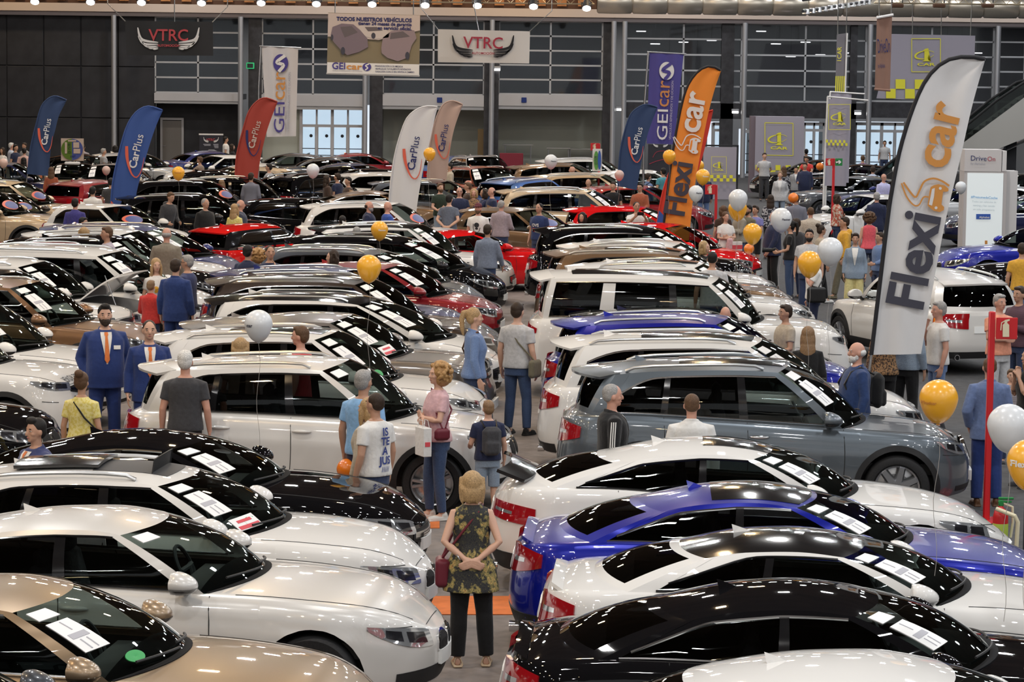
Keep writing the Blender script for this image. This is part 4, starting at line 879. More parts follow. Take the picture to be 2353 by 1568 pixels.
# ------------------------------------------------------------------ escalator on the right
def escalator():
    Y=104; P0=at_y(2010,425,Y); r=empty('escalator',(P0.x,Y,0),0,'escalator with steel flanks climbing to the gallery at the back','escalator')
    sc=Y/FPX
    def pt(px,py,dy=0): p=at_y(px,py,Y); return (p.x-P0.x,dy,p.z)
    # steel flank
    outer=[(2205,335),(2353,225),(2440,185),(2440,290),(2353,318),(2300,340),(2205,395)]
    for dy in(0,1.5):
        n=len(outer); V=[pt(x,y,dy) for x,y in outer]+[pt(x,y,dy+.12) for x,y in outer]
        link('flank',new_mesh('flank',V,[tuple(range(n)),tuple(range(2*n-1,n-1,-1))]+[(i,n+i,n+(i+1)%n,(i+1)%n) for i in range(n)],smooth=False),mat('escalator_steel',(.50,.49,.46),.38,.7),r)
        g=[(2205,300),(2353,188),(2440,170),(2440,192),(2353,226),(2205,338)]; n=len(g)
        V=[pt(x,y,dy+.04) for x,y in g]+[pt(x,y,dy+.06) for x,y in g]
        link('balustrade',new_mesh('balustrade',V,[tuple(range(n)),tuple(range(2*n-1,n-1,-1))]+[(i,n+i,n+(i+1)%n,(i+1)%n) for i in range(n)],smooth=False),glass('balustrade_glass',(.42,.46,.44)),r)
        link('handrail',new_mesh('handrail',*tube([pt(2190,318,dy+.05),pt(2205,302,dy+.05),pt(2290,232,dy+.05),pt(2353,190,dy+.05),pt(2440,168,dy+.05)],.05,8)),M_RUB,r)
    st=[]
    for k in range(16):
        p=pt(2205+k*14.5,338-k*10,.8); st.append(box(p[0],p[1],p[2]-.15,.40,1.2,.22))
    o=link('steps',new_mesh('steps',*merge(st),smooth=False),M_TRIM,r)
    link('soffit',new_mesh('soffit',[pt(2205,395,0),pt(2440,290,0),pt(2440,290,1.6),pt(2205,395,1.6)],[(0,1,2,3)],smooth=False),M_STEEL,r)
    link('post',new_mesh('post',*merge([box(pt(2330,330)[0],.8,1.6,.4,.5,3.2),box(pt(2225,390)[0],.8,.5,.6,1.2,1.0)]),smooth=False),M_CHAR,r)
    r2=empty('escalator',(P0.x,Y-6,0),0,'dark lower escalator rails behind the cars at the back','escalator')
    for dy in(0,1.2):
        def p2(px,py): p=at_y(px,py,Y-6+dy); return (p.x-P0.x,dy,p.z)
        link('handrail',new_mesh('handrail',*tube([p2(1980,420),p2(2030,385),p2(2110,325),p2(2140,305)],.05,8)),M_RUB,r2)
        g=[(1985,440),(2135,330),(2135,308),(1985,418)]; V=[p2(x,y) for x,y in g]+[(q_[0],q_[1]+.02,q_[2]) for q_ in (p2(x,y) for x,y in g)]
        link('balustrade',new_mesh('balustrade',V,[(0,1,2,3),(7,6,5,4),(0,4,5,1),(1,5,6,2),(2,6,7,3),(3,7,4,0)],smooth=False),glass('balustrade_glass',(.42,.46,.44)),r2)
    def p3(px,py,d_): p=at_y(px,py,Y-6); return (p.x-P0.x,d_,p.z)
    V=[p3(1985,440,-.05),p3(2140,330,-.05),p3(2140,330,1.25),p3(1985,440,1.25)]; z0=-.0
    V+= [(v[0],v[1],max(.02,v[2]-.9)) for v in V]
    link('flank',new_mesh('flank',V,[(0,1,2,3),(7,6,5,4),(0,4,5,1),(1,5,6,2),(2,6,7,3),(3,7,4,0)],smooth=False),M_TRIM,r2)
escalator()
# ------------------------------------------------------------------ people
def vox(parts, size, it=3, fac=.5):
    V,F=merge(parts); me=bpy.data.meshes.new('v'); me.from_pydata(V,[],F); o=bpy.data.objects.new('v',me)
    m=o.modifiers.new('r','REMESH'); m.mode='VOXEL'; m.voxel_size=size; m.use_smooth_shade=True
    if it: s=o.modifiers.new('s','SMOOTH'); s.factor=fac; s.iterations=it
    r=evaluated(o)
    bpy.data.objects.remove(o); bpy.data.meshes.remove(me)
    r.polygons.foreach_set('use_smooth',[True]*len(r.polygons)); return r
def loft(sec, seg=20):
    """horizontal elliptical sections (z, rx, ry, x0)"""
    V=[];F=[];n=len(sec)
    for z,rx,ry,x0 in sec:
        for k in range(seg):
            a=2*PI*k/seg; c,s=math.cos(a),math.sin(a); c=math.copysign(abs(c)**.85,c); s=math.copysign(abs(s)**.85,s); V.append((x0+rx*c,ry*s,z))
    for i in range(n-1):
        for k in range(seg): F.append((i*seg+k,i*seg+(k+1)%seg,(i+1)*seg+(k+1)%seg,(i+1)*seg+k))
    F.append(tuple(range(seg-1,-1,-1))); F.append(tuple((n-1)*seg+k for k in range(seg))); return V,F
TORSO={'m':[(.84,.115,.165,0),(.95,.125,.172,0),(1.05,.118,.160,0),(1.15,.120,.163,.005),(1.27,.130,.180,.008),(1.36,.125,.186,0),(1.42,.105,.160,-.01),(1.46,.075,.098,-.015),(1.49,.06,.07,-.012)],
       'w':[(.84,.118,.170,0),(.93,.128,.178,-.005),(1.04,.105,.145,0),(1.12,.100,.135,.005),(1.26,.128,.155,.018),(1.35,.110,.160,.005),(1.42,.090,.136,-.01),(1.455,.065,.085,-.015),(1.49,.05,.058,-.012)],
       'b':[(.84,.150,.185,.02),(.95,.165,.195,.03),(1.05,.165,.19,.035),(1.15,.160,.19,.03),(1.27,.150,.198,.015),(1.36,.135,.20,0),(1.42,.110,.170,-.01),(1.46,.08,.105,-.015),(1.49,.065,.075,-.012)]}
SHW={'m':.195,'w':.170,'b':.205}
def tsec(sex,z):
    t=TORSO[sex]; zs=[a[0] for a in t]; return [float(np.interp(z,zs,[a[k] for a in t])) for k in(1,2,3)]
ARMS={'down':((-.03,.055,1.13),(.04,.075,.875),(.06,.07,.80)),'pocket':((-.09,.085,1.14),(.03,.03,.93),(.06,.0,.88)),'back':((-.11,.085,1.15),(-.185,-.125,.985),(-.195,-.205,.955)),
      'cross':((.07,.06,1.14),(.19,-.16,1.17),(.17,-.26,1.19)),'cross2':((.07,.06,1.14),(.215,-.14,1.13),(.21,-.24,1.12)),'phone':((.06,.04,1.14),(.27,-.06,1.20),(.31,-.10,1.26)),'chin':((.12,.02,1.15),(.165,-.10,1.40),(.15,-.14,1.48)),
      'hold':((.03,.06,1.13),(.24,.03,1.06),(.30,.0,1.06)),'reach':((.16,.08,1.24),(.38,.04,1.16),(.45,.0,1.16)),'photo':((.17,.05,1.26),(.33,-.06,1.42),(.34,-.12,1.49)),'swing':((-.14,.06,1.15),(-.12,.08,.90),(-.11,.08,.83)),'fwd':((.06,.06,1.14),(.20,.06,.92),(.24,.05,.86))}
LEGS={'stand':((.02,.012,.49),(-.02,.02,.085)),'walkF':((.13,.0,.50),(.20,.0,.10)),'walkB':((-.02,.0,.48),(-.26,.0,.16)),'relax':((.05,.03,.49),(.02,.05,.085))}
def limbs(sex,la,ra,ll,rl):
    sh=SHW[sex]; A={}
    for sg,k in((1,la),(-1,ra)):
        e,w,h=ARMS[k]; A[sg]=[Vector((-.01,sg*(sh-.016),1.392))]+[Vector((p[0],sg*(sh+p[1]-.01),p[2])) for p in(e,w,h)]
    L={}
    for sg,k in((1,ll),(-1,rl)):
        kn,an=LEGS[k]; L[sg]=[Vector((0,sg*.088,.90)),Vector((kn[0],sg*(.092+kn[1]),kn[2])),Vector((an[0],sg*(.095+an[1]),an[2]))]
    return A,L
def lerpv(a,b,t): return a+(b-a)*t
def hand(A,sg,curl=.35):
    w,h=A[2],A[3]; d=(h-w).normalized(); up=Vector((0,0,1)) if abs(d.z)<.8 else Vector((1,0,0)); n=d.cross(up).normalized(); side=n.cross(d).normalized()
    # side = direction across the palm, n = palm normal
    P=[]; c=w+d*.05
    for q in(-1,-.33,.33,1): P.append(tube([w+side*q*.018,w+d*.055+side*q*.028,w+d*.09+side*q*.031],[.016,.014,.011],8))
    inn=n*(-1 if n.y*sg>0 else 1)
    for q,l in((-1,.062),(-.36,.076),(.3,.082),(.95,.074)):
        b=w+d*.088+side*q*.031; P.append(tube([b,b+d*l*.5+inn*l*.12*curl*2,b+d*l*.85+inn*l*.45*curl*2],[.0098,.0092,.0078],8))
    b=w+d*.025+side*.02; P.append(tube([b,b+side*.035+d*.03+inn*.012,b+side*.045+d*.062+inn*.025],[.013,.011,.009],8))
    return P
_BODY={};_PC={}
def body_mesh(sex,la,ra,ll,rl,vs_):
    k=(sex,la,ra,ll,rl,vs_)
    if k in _BODY: return _BODY[k]
    A,L=limbs(sex,la,ra,ll,rl); P=[loft(TORSO[sex])]; f=.86 if sex=='w' else 1.0
    P.append(ellipsoid((0,0,.88),(.11,.16,.09)))
    for sg in(1,-1):
        a=A[sg]; P.append(tube([a[0]+Vector((0,-sg*.06,.005)),a[0],lerpv(a[0],a[1],.35),a[1],lerpv(a[1],a[2],.3),a[2]],[.055*f,.056*f,.049*f,.040*f,.041*f,.026*f],10)); P+=hand(a,sg)
        l=L[sg]; P.append(tube([l[0],lerpv(l[0],l[1],.4),l[1],lerpv(l[1],l[2],.32),l[2]],[.088,.076,.054,.056,.036],10))
        P.append(tube([l[2]+Vector((-.045,0,-.035)),l[2]+Vector((.03,0,-.04)),l[2]+Vector((.10,sg*.01,-.052)),l[2]+Vector((.16,sg*.015,-.06))],[.032,.038,.036,.024],10))
    hs=.93 if sex=='w' else 1.0
    P.append(tube([(-.02,0,1.43),(-.008,0,1.50),(.0,0,1.58)],[.062*f,.052*f,.054*f],12))
    P+= [ellipsoid((0,0,1.655),(.096*hs,.076*hs,.105*hs),18,12),ellipsoid((.028,0,1.595),(.062*hs,.056*hs,.062),14,10),ellipsoid((.062,0,1.556),(.026,.026,.018)),
         tube([(.082*hs,0,1.662),(.105*hs,0,1.628),(.108*hs,0,1.618),(.085,0,1.610)],[.010,.014,.017,.010],8),ellipsoid((.078,0,1.672),(.016,.050,.012)),ellipsoid((.078,0,1.583),(.014,.024,.011)),
         ellipsoid((.052,.042,1.62),(.03,.022,.022)),ellipsoid((.052,-.042,1.62),(.03,.022,.022))]
    for sg in(1,-1): P.append(ellipsoid((-.005,sg*.078*hs,1.632),(.020,.011,.030)))
    _BODY[k]=vox(P,vs_,2,.4); return _BODY[k]
def top_mesh(sex,kind,la,ra,vs_):
    k=('top',sex,kind,la,ra,vs_)
    if k in _BODY: return _BODY[k]
    A,_=limbs(sex,la,ra,'stand','stand'); inf=.014 if kind in('tshirt','tank') else .020 if kind!='jacket' else .026; f=.86 if sex=='w' else 1.0
    hem={'tshirt':.90,'tank':.90,'shirt':.89,'hoodie':.87,'jacket':.80,'tunic':.70,'cardigan':.80}[kind]
    sec=[]
    for z in np.linspace(hem,1.455,15):
        rx,ry,x0=tsec(sex,max(z,.84)); fl=max(0,1.0-z)*(.22 if kind=='tunic' else .06); loose=.010*math.sin((1.2-z)*6)*(z<1.2)
        sec.append((z,rx+inf+fl+loose,ry+inf+fl+loose,x0))
    sec.append((1.475,tsec(sex,1.475)[0]+inf*.8,tsec(sex,1.475)[1]+inf*.8,-.013))
    P=[loft(sec,24)]
    for sg in(1,-1):
        a=A[sg]
        if kind in('tank','tunic'): P.append(tube([a[0]+Vector((0,-sg*.07,.01)),a[0]+Vector((0,-sg*.012,.005))],[.062*f,.060*f],10)); continue
        if kind=='tshirt': P.append(tube([a[0]+Vector((0,-sg*.06,.005)),a[0],lerpv(a[0],a[1],.62)],[.068*f,.070*f,.064*f],12))
        else:
            g=.012 if kind!='jacket' else .018
            P.append(tube([a[0]+Vector((0,-sg*.06,.005)),a[0],lerpv(a[0],a[1],.35),lerpv(a[0],a[1],.94),a[1],lerpv(a[1],a[2],.3),lerpv(a[1],a[2],.90)],[.066*f,.068*f+g*.5,.060*f+g*.6,.053*f+g*.6,.054*f+g*.6,.050*f+g*.6,.038*f+g*.5],12))
    if kind=='hoodie': P.append(ellipsoid((-.10,0,1.45),(.075,.12,.065)))
    if kind in('shirt','jacket','cardigan'): P.append(tube([(.055,.03,1.455),(.02,.068,1.475),(-.05,.06,1.495),(-.075,0,1.50),(-.05,-.06,1.495),(.02,-.068,1.475),(.055,-.03,1.455)],.016,8))
    _BODY[k]=vox(P,vs_,3,.5); return _BODY[k]
def leg_mesh(sex,kind,ll,rl,vs_):
    k=('leg',sex,kind,ll,rl,vs_)
    if k in _BODY: return _BODY[k]
    _,L=limbs(sex,'down','down',ll,rl); sec=[]
    for z in np.linspace(.80,1.02,6):
        rx,ry,x0=tsec(sex,max(z,.84)); sec.append((z,rx+.010,ry+.010,x0))
    P=[loft(sec,20)]; w={'jeans':.012,'slacks':.022,'slim':.008,'shorts':.022,'wide':.034}[kind]
    for sg in(1,-1):
        l=L[sg]
        if kind=='shorts': P.append(tube([l[0]+Vector((0,0,.03)),lerpv(l[0],l[1],.5),lerpv(l[0],l[1],.96)],[.098,.092,.085],12))
        else: P.append(tube([l[0]+Vector((0,0,.03)),lerpv(l[0],l[1],.4),l[1],lerpv(l[1],l[2],.35),lerpv(l[1],l[2],.97 if kind!='wide' else .80)],[.092+w*.4,.078+w*.8,.056+w,.056+w,.042+w*1.15],12))
    _BODY[k]=vox(P,vs_,3,.5); return _BODY[k]
def shoe_mesh(kind):
    if ('shoe',kind) in _BODY: return _BODY[('shoe',kind)]
    P=[tube([(-.065,0,.028),(0,0,.030),(.08,0,.028),(.15,0,.024),(.185,0,.022)],[.036,.040,.043,.040,.026],12),ellipsoid((-.02,0,.06),(.05,.04,.05)),box(.055,0,.012,.26,.085,.022,.008)] if kind!='sandal' else [box(.055,0,.012,.25,.085,.022,.008),tube([(.10,.045,.02),(.10,.02,.06),(.10,-.02,.06),(.10,-.045,.02)],.011,6),tube([(-.05,.045,.02),(-.04,.02,.09),(-.04,-.02,.09),(-.05,-.045,.02)],.009,6)]
    _BODY[('shoe',kind)]=vox(P,.007,2); return _BODY[('shoe',kind)]
def hair_mesh(kind):
    k=('hair',kind)
    if k in _BODY: return _BODY[k]
    cap=[ellipsoid((-.020,0,1.685),(.094,.085,.092),18,12),ellipsoid((-.045,0,1.645),(.066,.081,.085),16,10)]
    rr=random.Random(5)
    if kind=='short': P=cap+[ellipsoid((.042,0,1.737),(.050,.062,.030))]
    elif kind=='crop': P=[ellipsoid((-.018,0,1.678),(.094,.082,.090),18,12),ellipsoid((-.045,0,1.645),(.062,.079,.07),16,10)]
    elif kind=='fringe': P=[ellipsoid((-.032,0,1.640),(.080,.083,.055),16,10)]
    elif kind=='quiff': P=cap+[ellipsoid((.045,0,1.752),(.055,.058,.038))]
    elif kind=='bob': P=[tube([(-.02+.012*math.sin(k*2.1),.10*math.cos(a),1.72),(-.05-.05*abs(math.sin(a)),.104*math.cos(a),1.62),(-.04-.045*abs(math.sin(a)),.106*math.cos(a),1.525-.02*(k%3))],[.018,.020,.010],6) for k,a in enumerate(np.linspace(.15,PI-.15,13))]+[ellipsoid((-.030,0,1.675),(.100,.097,.108),18,12),ellipsoid((-.045,0,1.59),(.085,.108,.105),18,12),ellipsoid((.035,.083,1.60),(.03,.022,.085)),ellipsoid((.035,-.083,1.60),(.03,.022,.085)),ellipsoid((-.03,0,1.535),(.09,.10,.05))]
    elif kind=='long': P=[ellipsoid((-.026,0,1.68),(.100,.092,.102),18,12),ellipsoid((-.06,0,1.58),(.068,.10,.14)),ellipsoid((-.075,0,1.46),(.058,.11,.14)),ellipsoid((.02,.082,1.56),(.032,.024,.12)),ellipsoid((.02,-.082,1.56),(.032,.024,.12))]
    elif kind=='pony': P=cap+[tube([(-.09,0,1.72),(-.14,0,1.71),(-.165,0,1.62),(-.155,0,1.50),(-.14,0,1.42)],[.03,.036,.036,.030,.012],10)]
    elif kind=='bun': P=cap+[ellipsoid((-.095,0,1.755),(.055,.055,.05))]
    elif kind=='curly':
        P=[ellipsoid((-.03,0,1.675),(.105,.115,.108)),ellipsoid((-.05,0,1.60),(.10,.13,.10))]
        for _ in range(150):
            a=rr.uniform(0,2*PI); t=rr.uniform(0.0,2.3); d=(math.sin(t)*math.cos(a),math.sin(t)*math.sin(a),math.cos(t)); p=(-.035+d[0]*.125,d[1]*.15,1.655+d[2]*.125)
            if p[0]>.05 and p[2]<1.72: continue
            r=rr.uniform(.016,.028); P.append(ellipsoid(p,(r,r,r),8,6))
        _BODY[k]=vox(P,.007,1,.3); return _BODY[k]
    elif kind=='cap':
        P=[ellipsoid((-.008,0,1.695),(.104,.088,.085),18,12),tube([(.075,0,1.705),(.13,0,1.695),(.175,0,1.680)],[.012,.012,.008],8),box(.125,0,1.697,.11,.15,.012,.005)]
    _BODY[k]=vox(P,.009,2,.5); return _BODY[k]
def face_bits():
    if 'face' in _PC: return _PC['face']
    d={}
    d['eye']=new_mesh('eye',*ellipsoid((.083,0,1.650),(.010,.0125,.0062),10,8)); d['pupil']=new_mesh('pupil',*ellipsoid((.0895,0,1.650),(.0045,.0065,.0062),8,6))
    d['eyebrow']=new_mesh('eyebrow',*ellipsoid((.090,0,1.672),(.006,.021,.0055),10,6)); d['mouth']=new_mesh('mouth',*ellipsoid((.0895,0,1.5835),(.006,.023,.0075),10,6))
    d['beard']=vox([ellipsoid((.042,0,1.572),(.062,.062,.055)),ellipsoid((.070,0,1.545),(.032,.036,.032)),ellipsoid((.015,.056,1.595),(.022,.016,.042)),ellipsoid((.015,-.056,1.595),(.022,.016,.042))],.008,2)
    d['glasses']=new_mesh('glasses',*merge([tube([(.098,sg*(.032+.020*math.cos(a)),1.650+.014*math.sin(a)) for a in np.linspace(0,2*PI,13)],.0028,5,False) for sg in(1,-1)]+[tube([(.098,-.012,1.652),(.102,0,1.655),(.098,.012,1.652)],.0025,5)]+[tube([(.095,sg*.052,1.652),(.0,sg*.083,1.648)],.0025,5) for sg in(1,-1)]))
    _PC['face']=d; return d
SKIN=[mat('skin_fair',(.56,.33,.235),.5),mat('skin_tan',(.45,.25,.165),.5),mat('skin_ruddy',(.55,.29,.21),.5)]
HAIRC={k:mat('hair_'+k,c,.55,noise=.35,nscale=90) for k,c in dict(black=(.012,.010,.009),dark=(.035,.022,.015),brown=(.10,.055,.03),lightbrown=(.20,.115,.055),blond=(.36,.23,.105),grey=(.28,.27,.26),white=(.60,.59,.57),ginger=(.16,.07,.03),curlblond=(.36,.20,.07),maroon=(.10,.02,.03)).items()}
def cloth(n,c,rough=.85,noise=.12,ns=25): return mat('cloth_'+n,c,rough,noise=noise,nscale=ns,bump=.25,sheen=.15)
def cloth_pat(n, kind, c1, c2, scale=30):
    if 'cloth_'+n in MAT: return MAT['cloth_'+n]
    m,nt,b=nt_mat('cloth_'+n); b.inputs['Roughness'].default_value=.85; tc=nt.nodes.new('ShaderNodeTexCoord'); L=nt.links.new
    mix=nt.nodes.new('ShaderNodeMix'); mix.data_type='RGBA'; mix.inputs[6].default_value=(*c1,1); mix.inputs[7].default_value=(*c2,1)
    def wave(direction,sc):
        w=nt.nodes.new('ShaderNodeTexWave'); w.bands_direction=direction; w.inputs['Scale'].default_value=sc; w.wave_profile='SIN'; L(tc.outputs['Object'],w.inputs['Vector']); return w.outputs['Fac']
    def math_(op,a,bv):
        x=nt.nodes.new('ShaderNodeMath'); x.operation=op; L(a,x.inputs[0])
        if isinstance(bv,float): x.inputs[1].default_value=bv
        else: L(bv,x.inputs[1])
        return x.outputs[0]
    if kind=='check': f=math_('MULTIPLY',math_('ADD',math_('GREATER_THAN',wave('Y',scale),.55),math_('GREATER_THAN',wave('Z',scale),.55)),.5)
    elif kind=='stripe': f=math_('GREATER_THAN',wave('Z',scale),.5)
    elif kind=='vstripe': f=math_('GREATER_THAN',wave('Y',scale),.5)
    elif kind=='dots':
        v=nt.nodes.new('ShaderNodeTexVoronoi'); v.inputs['Scale'].default_value=scale; L(tc.outputs['Object'],v.inputs['Vector']); f=math_('LESS_THAN',v.outputs['Distance'],.32)
    elif kind=='blotch':
        v=nt.nodes.new('ShaderNodeTexNoise'); v.inputs['Scale'].default_value=scale; L(tc.outputs['Object'],v.inputs['Vector']); f=math_('GREATER_THAN',v.outputs['Fac'],.52)
    L(f,mix.inputs[0]); L(mix.outputs[2],b.inputs['Base Color']); MAT['cloth_'+n]=m; return m
def floral():
    m,nt,b=nt_mat('cloth_floral'); b.inputs['Roughness'].default_value=.8; L=nt.links.new; tc=nt.nodes.new('ShaderNodeTexCoord')
    n0=nt.nodes.new('ShaderNodeTexNoise'); n0.inputs['Scale'].default_value=14; L(tc.outputs['Object'],n0.inputs['Vector'])
    mx=nt.nodes.new('ShaderNodeMix'); mx.data_type='RGBA'; mx.blend_type='LINEAR_LIGHT'; mx.inputs[0].default_value=.17; L(tc.outputs['Object'],mx.inputs[6]); L(n0.outputs['Color'],mx.inputs[7])
    v=nt.nodes.new('ShaderNodeTexVoronoi'); v.inputs['Scale'].default_value=7.0; L(mx.outputs[2],v.inputs['Vector'])
    v2=nt.nodes.new('ShaderNodeTexVoronoi'); v2.inputs['Scale'].default_value=34; v2.feature='DISTANCE_TO_EDGE'; L(mx.outputs[2],v2.inputs['Vector'])
    r=nt.nodes.new('ShaderNodeValToRGB'); cr=r.color_ramp; cr.interpolation='CONSTANT'
    for p,c in((0,(.36,.10,.02,1)),(.09,(.50,.34,.11,1)),(.27,(.34,.27,.09,1)),(.42,(.17,.14,.05,1)),(.52,(.012,.012,.018,1))):
        if p==0: cr.elements[0].color=c
        else: e=cr.elements.new(p); e.color=c
    cr.elements[-1].position=.52; cr.elements[-1].color=(.012,.012,.018,1)
    L(v.outputs['Distance'],r.inputs['Fac'])
    g=nt.nodes.new('ShaderNodeMath'); g.operation='LESS_THAN'; g.inputs[1].default_value=.055; L(v2.outputs['Distance'],g.inputs[0])
    m2=nt.nodes.new('ShaderNodeMix'); m2.data_type='RGBA'; m2.inputs[7].default_value=(.05,.05,.03,1); L(g.outputs[0],m2.inputs[0]); L(r.outputs['Color'],m2.inputs[6]); L(m2.outputs[2],b.inputs['Base Color'])
    return m
NAVY=cloth('navy',(.018,.024,.06)); DENIM=cloth('denim',(.042,.070,.145),ns=60); DDEN=cloth('dark_denim',(.03,.045,.10),ns=60); BLACKC=cloth('black',(.010,.010,.011)); WHITEC=cloth('white',(.68,.67,.65),noise=.04); GREYC=cloth('grey',(.28,.28,.29)); LGREY=cloth('light_grey',(.45,.45,.46)); CHARC=cloth('charcoal',(.045,.045,.05))
SUITB=cloth('suit_blue',(.016,.036,.15),.75,.06); BEIGEC=cloth('beige',(.42,.36,.28)); KHAKI=cloth('khaki',(.13,.115,.075)); TANC=cloth('tan_jacket',(.20,.17,.13)); LBLUE=cloth('sky_blue',(.21,.40,.66)); MUST=cloth('mustard',(.62,.33,.03)); CORAL=cloth('coral',(.70,.10,.13)); PINKC=cloth('pink',(.58,.36,.38)); REDC=cloth('red',(.52,.03,.025)); PURP=cloth('purple',(.14,.05,.15)); VIO=cloth('violet',(.05,.045,.20)); LAV=cloth('lavender',(.46,.45,.68)); ORAC=cloth('orange',(.62,.17,.04)); SALM=cloth('salmon',(.72,.30,.19)); GREENC=cloth('dark_green',(.022,.035,.022)); TEAL=cloth('teal',(.06,.26,.32)); BROWNC=cloth('brown',(.06,.035,.025)); YELC=cloth_pat('yellow_blossom','blotch',(.68,.60,.25),(.60,.50,.12),30); PYEL=cloth('pale_yellow',(.66,.58,.26)); STEELB=cloth('steel_blue',(.17,.23,.36)); LDEN=cloth('light_denim',(.22,.28,.36),ns=60); CHAM=cloth('chambray',(.12,.19,.36),ns=60); RUST=cloth('rust',(.30,.075,.03)); LEATH=mat('leather_black',(.012,.012,.013),.4); LEATB=mat('leather_brown',(.10,.045,.02),.45); BURG=mat('leather_burgundy',(.13,.018,.03),.4); SOLE=mat('shoe_pale',(.62,.60,.56),.6); SANDM=mat('sandal_tan',(.55,.42,.28),.55)
PEOPLE=[]
def car_boxes():
    if 'cb' in _PC: return _PC['cb']
    L=[]
    for o,b in zip(_C,_O):
        a=o.rotation_euler.z; f=(math.cos(a),math.sin(a)); L.append((o.location.x+f[0]*b[0],o.location.y+f[1]*b[0],f,b[1]-.06,b[2]-.06))
    _PC['cb']=L; return L
def clear_spot(q,rad,bias=0):
    """nearest free ground beside the cars, looked for mostly along the line of sight"""
    d=Vector((q.x-CAM.x,q.y-CAM.y)).normalized(); n=Vector((-d.y,d.x)); near=[b for b in car_boxes() if abs(b[0]-q.x)<6 and abs(b[1]-q.y)<6]; ppl=[p[0].location for p in PEOPLE if (p[0].location-Vector((q.x,q.y,0))).length<3]
    best=None
    for rr in(rad,rad*.8,rad*.62,rad*.4):
        for dn in(0,.1,-.1,.2,-.2,.35,-.35,.5,-.5):
            for k in range(75):
                t=(k+1)//2*.06*(1 if k%2 else -1); c=abs(t)+abs(dn)*1.6
                if (best and c>=best[0]) or t*bias<0: continue
                x=q.x+d.x*t+n.x*dn; y=q.y+d.y*t+n.y*dn; ok=True
                for bx_,by_,f,hl,hw in near:
                    dx,dy=x-bx_,y-by_; u=abs(dx*f[0]+dy*f[1]); v=abs(-dx*f[1]+dy*f[0])
                    if u<hl+rr*.6 and v<hw+rr*.8: ok=False; break
                if ok and any((Vector((x,y,0))-p).length<.44 for p in ppl): ok=False
                if ok: best=(c,x,y)
        if best: break
    return Vector((best[1],best[2],q.z)) if best else q
def person(px, py, h, face, label, sex='m', arms=('down','down'), legs=('stand','stand'), top=('tshirt',WHITEC), bot=('jeans',DENIM), hair=('short','dark'), skin=0, shoes=('shoe',CHARC), beard=None, glasses=False, suit=None, group=None, lean=0, name='person', bias=0, free=False):
    """px,py: picture position of the top of the head"""
    q0=at_z(px,py,h); q=q0 if free else clear_spot(q0,.30 if sex!='heavy' else .33,bias); Y=q.y; h=min(h*1.07,max(h*.93,CAM.z-(CAM.z-h)*q.y/q0.y)); sx={'m':'m','w':'w','b':'m','heavy':'b'}[sex]; near=Y<45; v=.0085 if Y<30 else .011 if near else .016
    r=empty(name,(q.x,q.y,0),math.radians(face),label,'person',group); s=h/1.755; r.scale=(s,s,s)
    if lean: r.rotation_euler=(0,math.radians(lean),math.radians(face))
    bm_=body_mesh(sx,arms[0],arms[1],legs[0],legs[1],v); link('body',bm_,SKIN[skin],r)
    tn={'tshirt':'tshirt','tank':'sleeveless_top','shirt':'shirt','hoodie':'hooded_sweater','jacket':'jacket','tunic':'blouse','cardigan':'cardigan'}[top[0]]
    t=link(tn,top_mesh(sx,top[0],arms[0],arms[1],max(v,.010)),top[1],r)
    bn={'jeans':'jeans','slacks':'trousers','slim':'leggings','shorts':'shorts','wide':'trousers'}[bot[0]]
    link(bn,leg_mesh(sx,bot[0],legs[0],legs[1],max(v,.011)),bot[1],r)
    _,L=limbs(sx,arms[0],arms[1],legs[0],legs[1])
    for sg in(1,-1):
        a=L[sg][2]; link('shoe' if shoes[0]!='sandal' else 'sandal',shoe_mesh(shoes[0]),shoes[1],r,(a.x,a.y,a.z-.085),(0,.25 if a.z>.12 else 0,sg*.1))
    if hair: link('cap' if hair[0]=='cap' else 'hair',hair_mesh(hair[0]),HAIRC[hair[1]],r)
    hs=.93 if sx=='w' else 1.0
    if Y<75:
        f=face_bits(); hc=HAIRC[hair[1]] if hair and hair[0]!='cap' else HAIRC['grey' if not hair else 'brown']
        for sg in(1,-1):
            e=link('eye',f['eye'],mat('eye_white',(.50,.47,.44),.3),r,(-.006+(hs-1)*.09,sg*.033*hs,0)); link('pupil',f['pupil'],M_RUB,e); link('eyebrow',f['eyebrow'],hc,r,(-.004+(hs-1)*.09,sg*.034*hs,0))
        link('mouth',f['mouth'],mat('lips',(.40,.14,.12),.45),r)
    f=face_bits()
    if beard: link('beard',f['beard'],HAIRC[beard],r)
    if glasses: link('glasses',f['glasses'],M_RUB,r)
    if suit:
        V=[];n=11
        def front(y,z,off): rx,ry,x0=tsec(sx,z); return (x0+(rx+.026+.010*0)*math.sqrt(max(0,1-(y/(ry+.03))**2))**.85+off,y,z)
        g=[[front((-.062*min(1,(z-1.07)/.33)-.004)*(1-2*j/6),z,.010) for j in range(7)] for z in np.linspace(1.09,1.455,n)]
        link('shirt_front',new_mesh('shirt_front',*grid(g)),WHITEC,r)
        if suit is not True:
            g=[[front(w_*(1-j)/1.0,z,.018) for j in(0,1,2)] for z,w_ in((1.10,.004),(1.14,.030),(1.30,.022),(1.41,.014),(1.425,.024),(1.455,.020))]
            link('tie',new_mesh('tie',*grid(g)),suit,r)
    PEOPLE.append((r,s,face,sx)); r['_s']=s
    return r
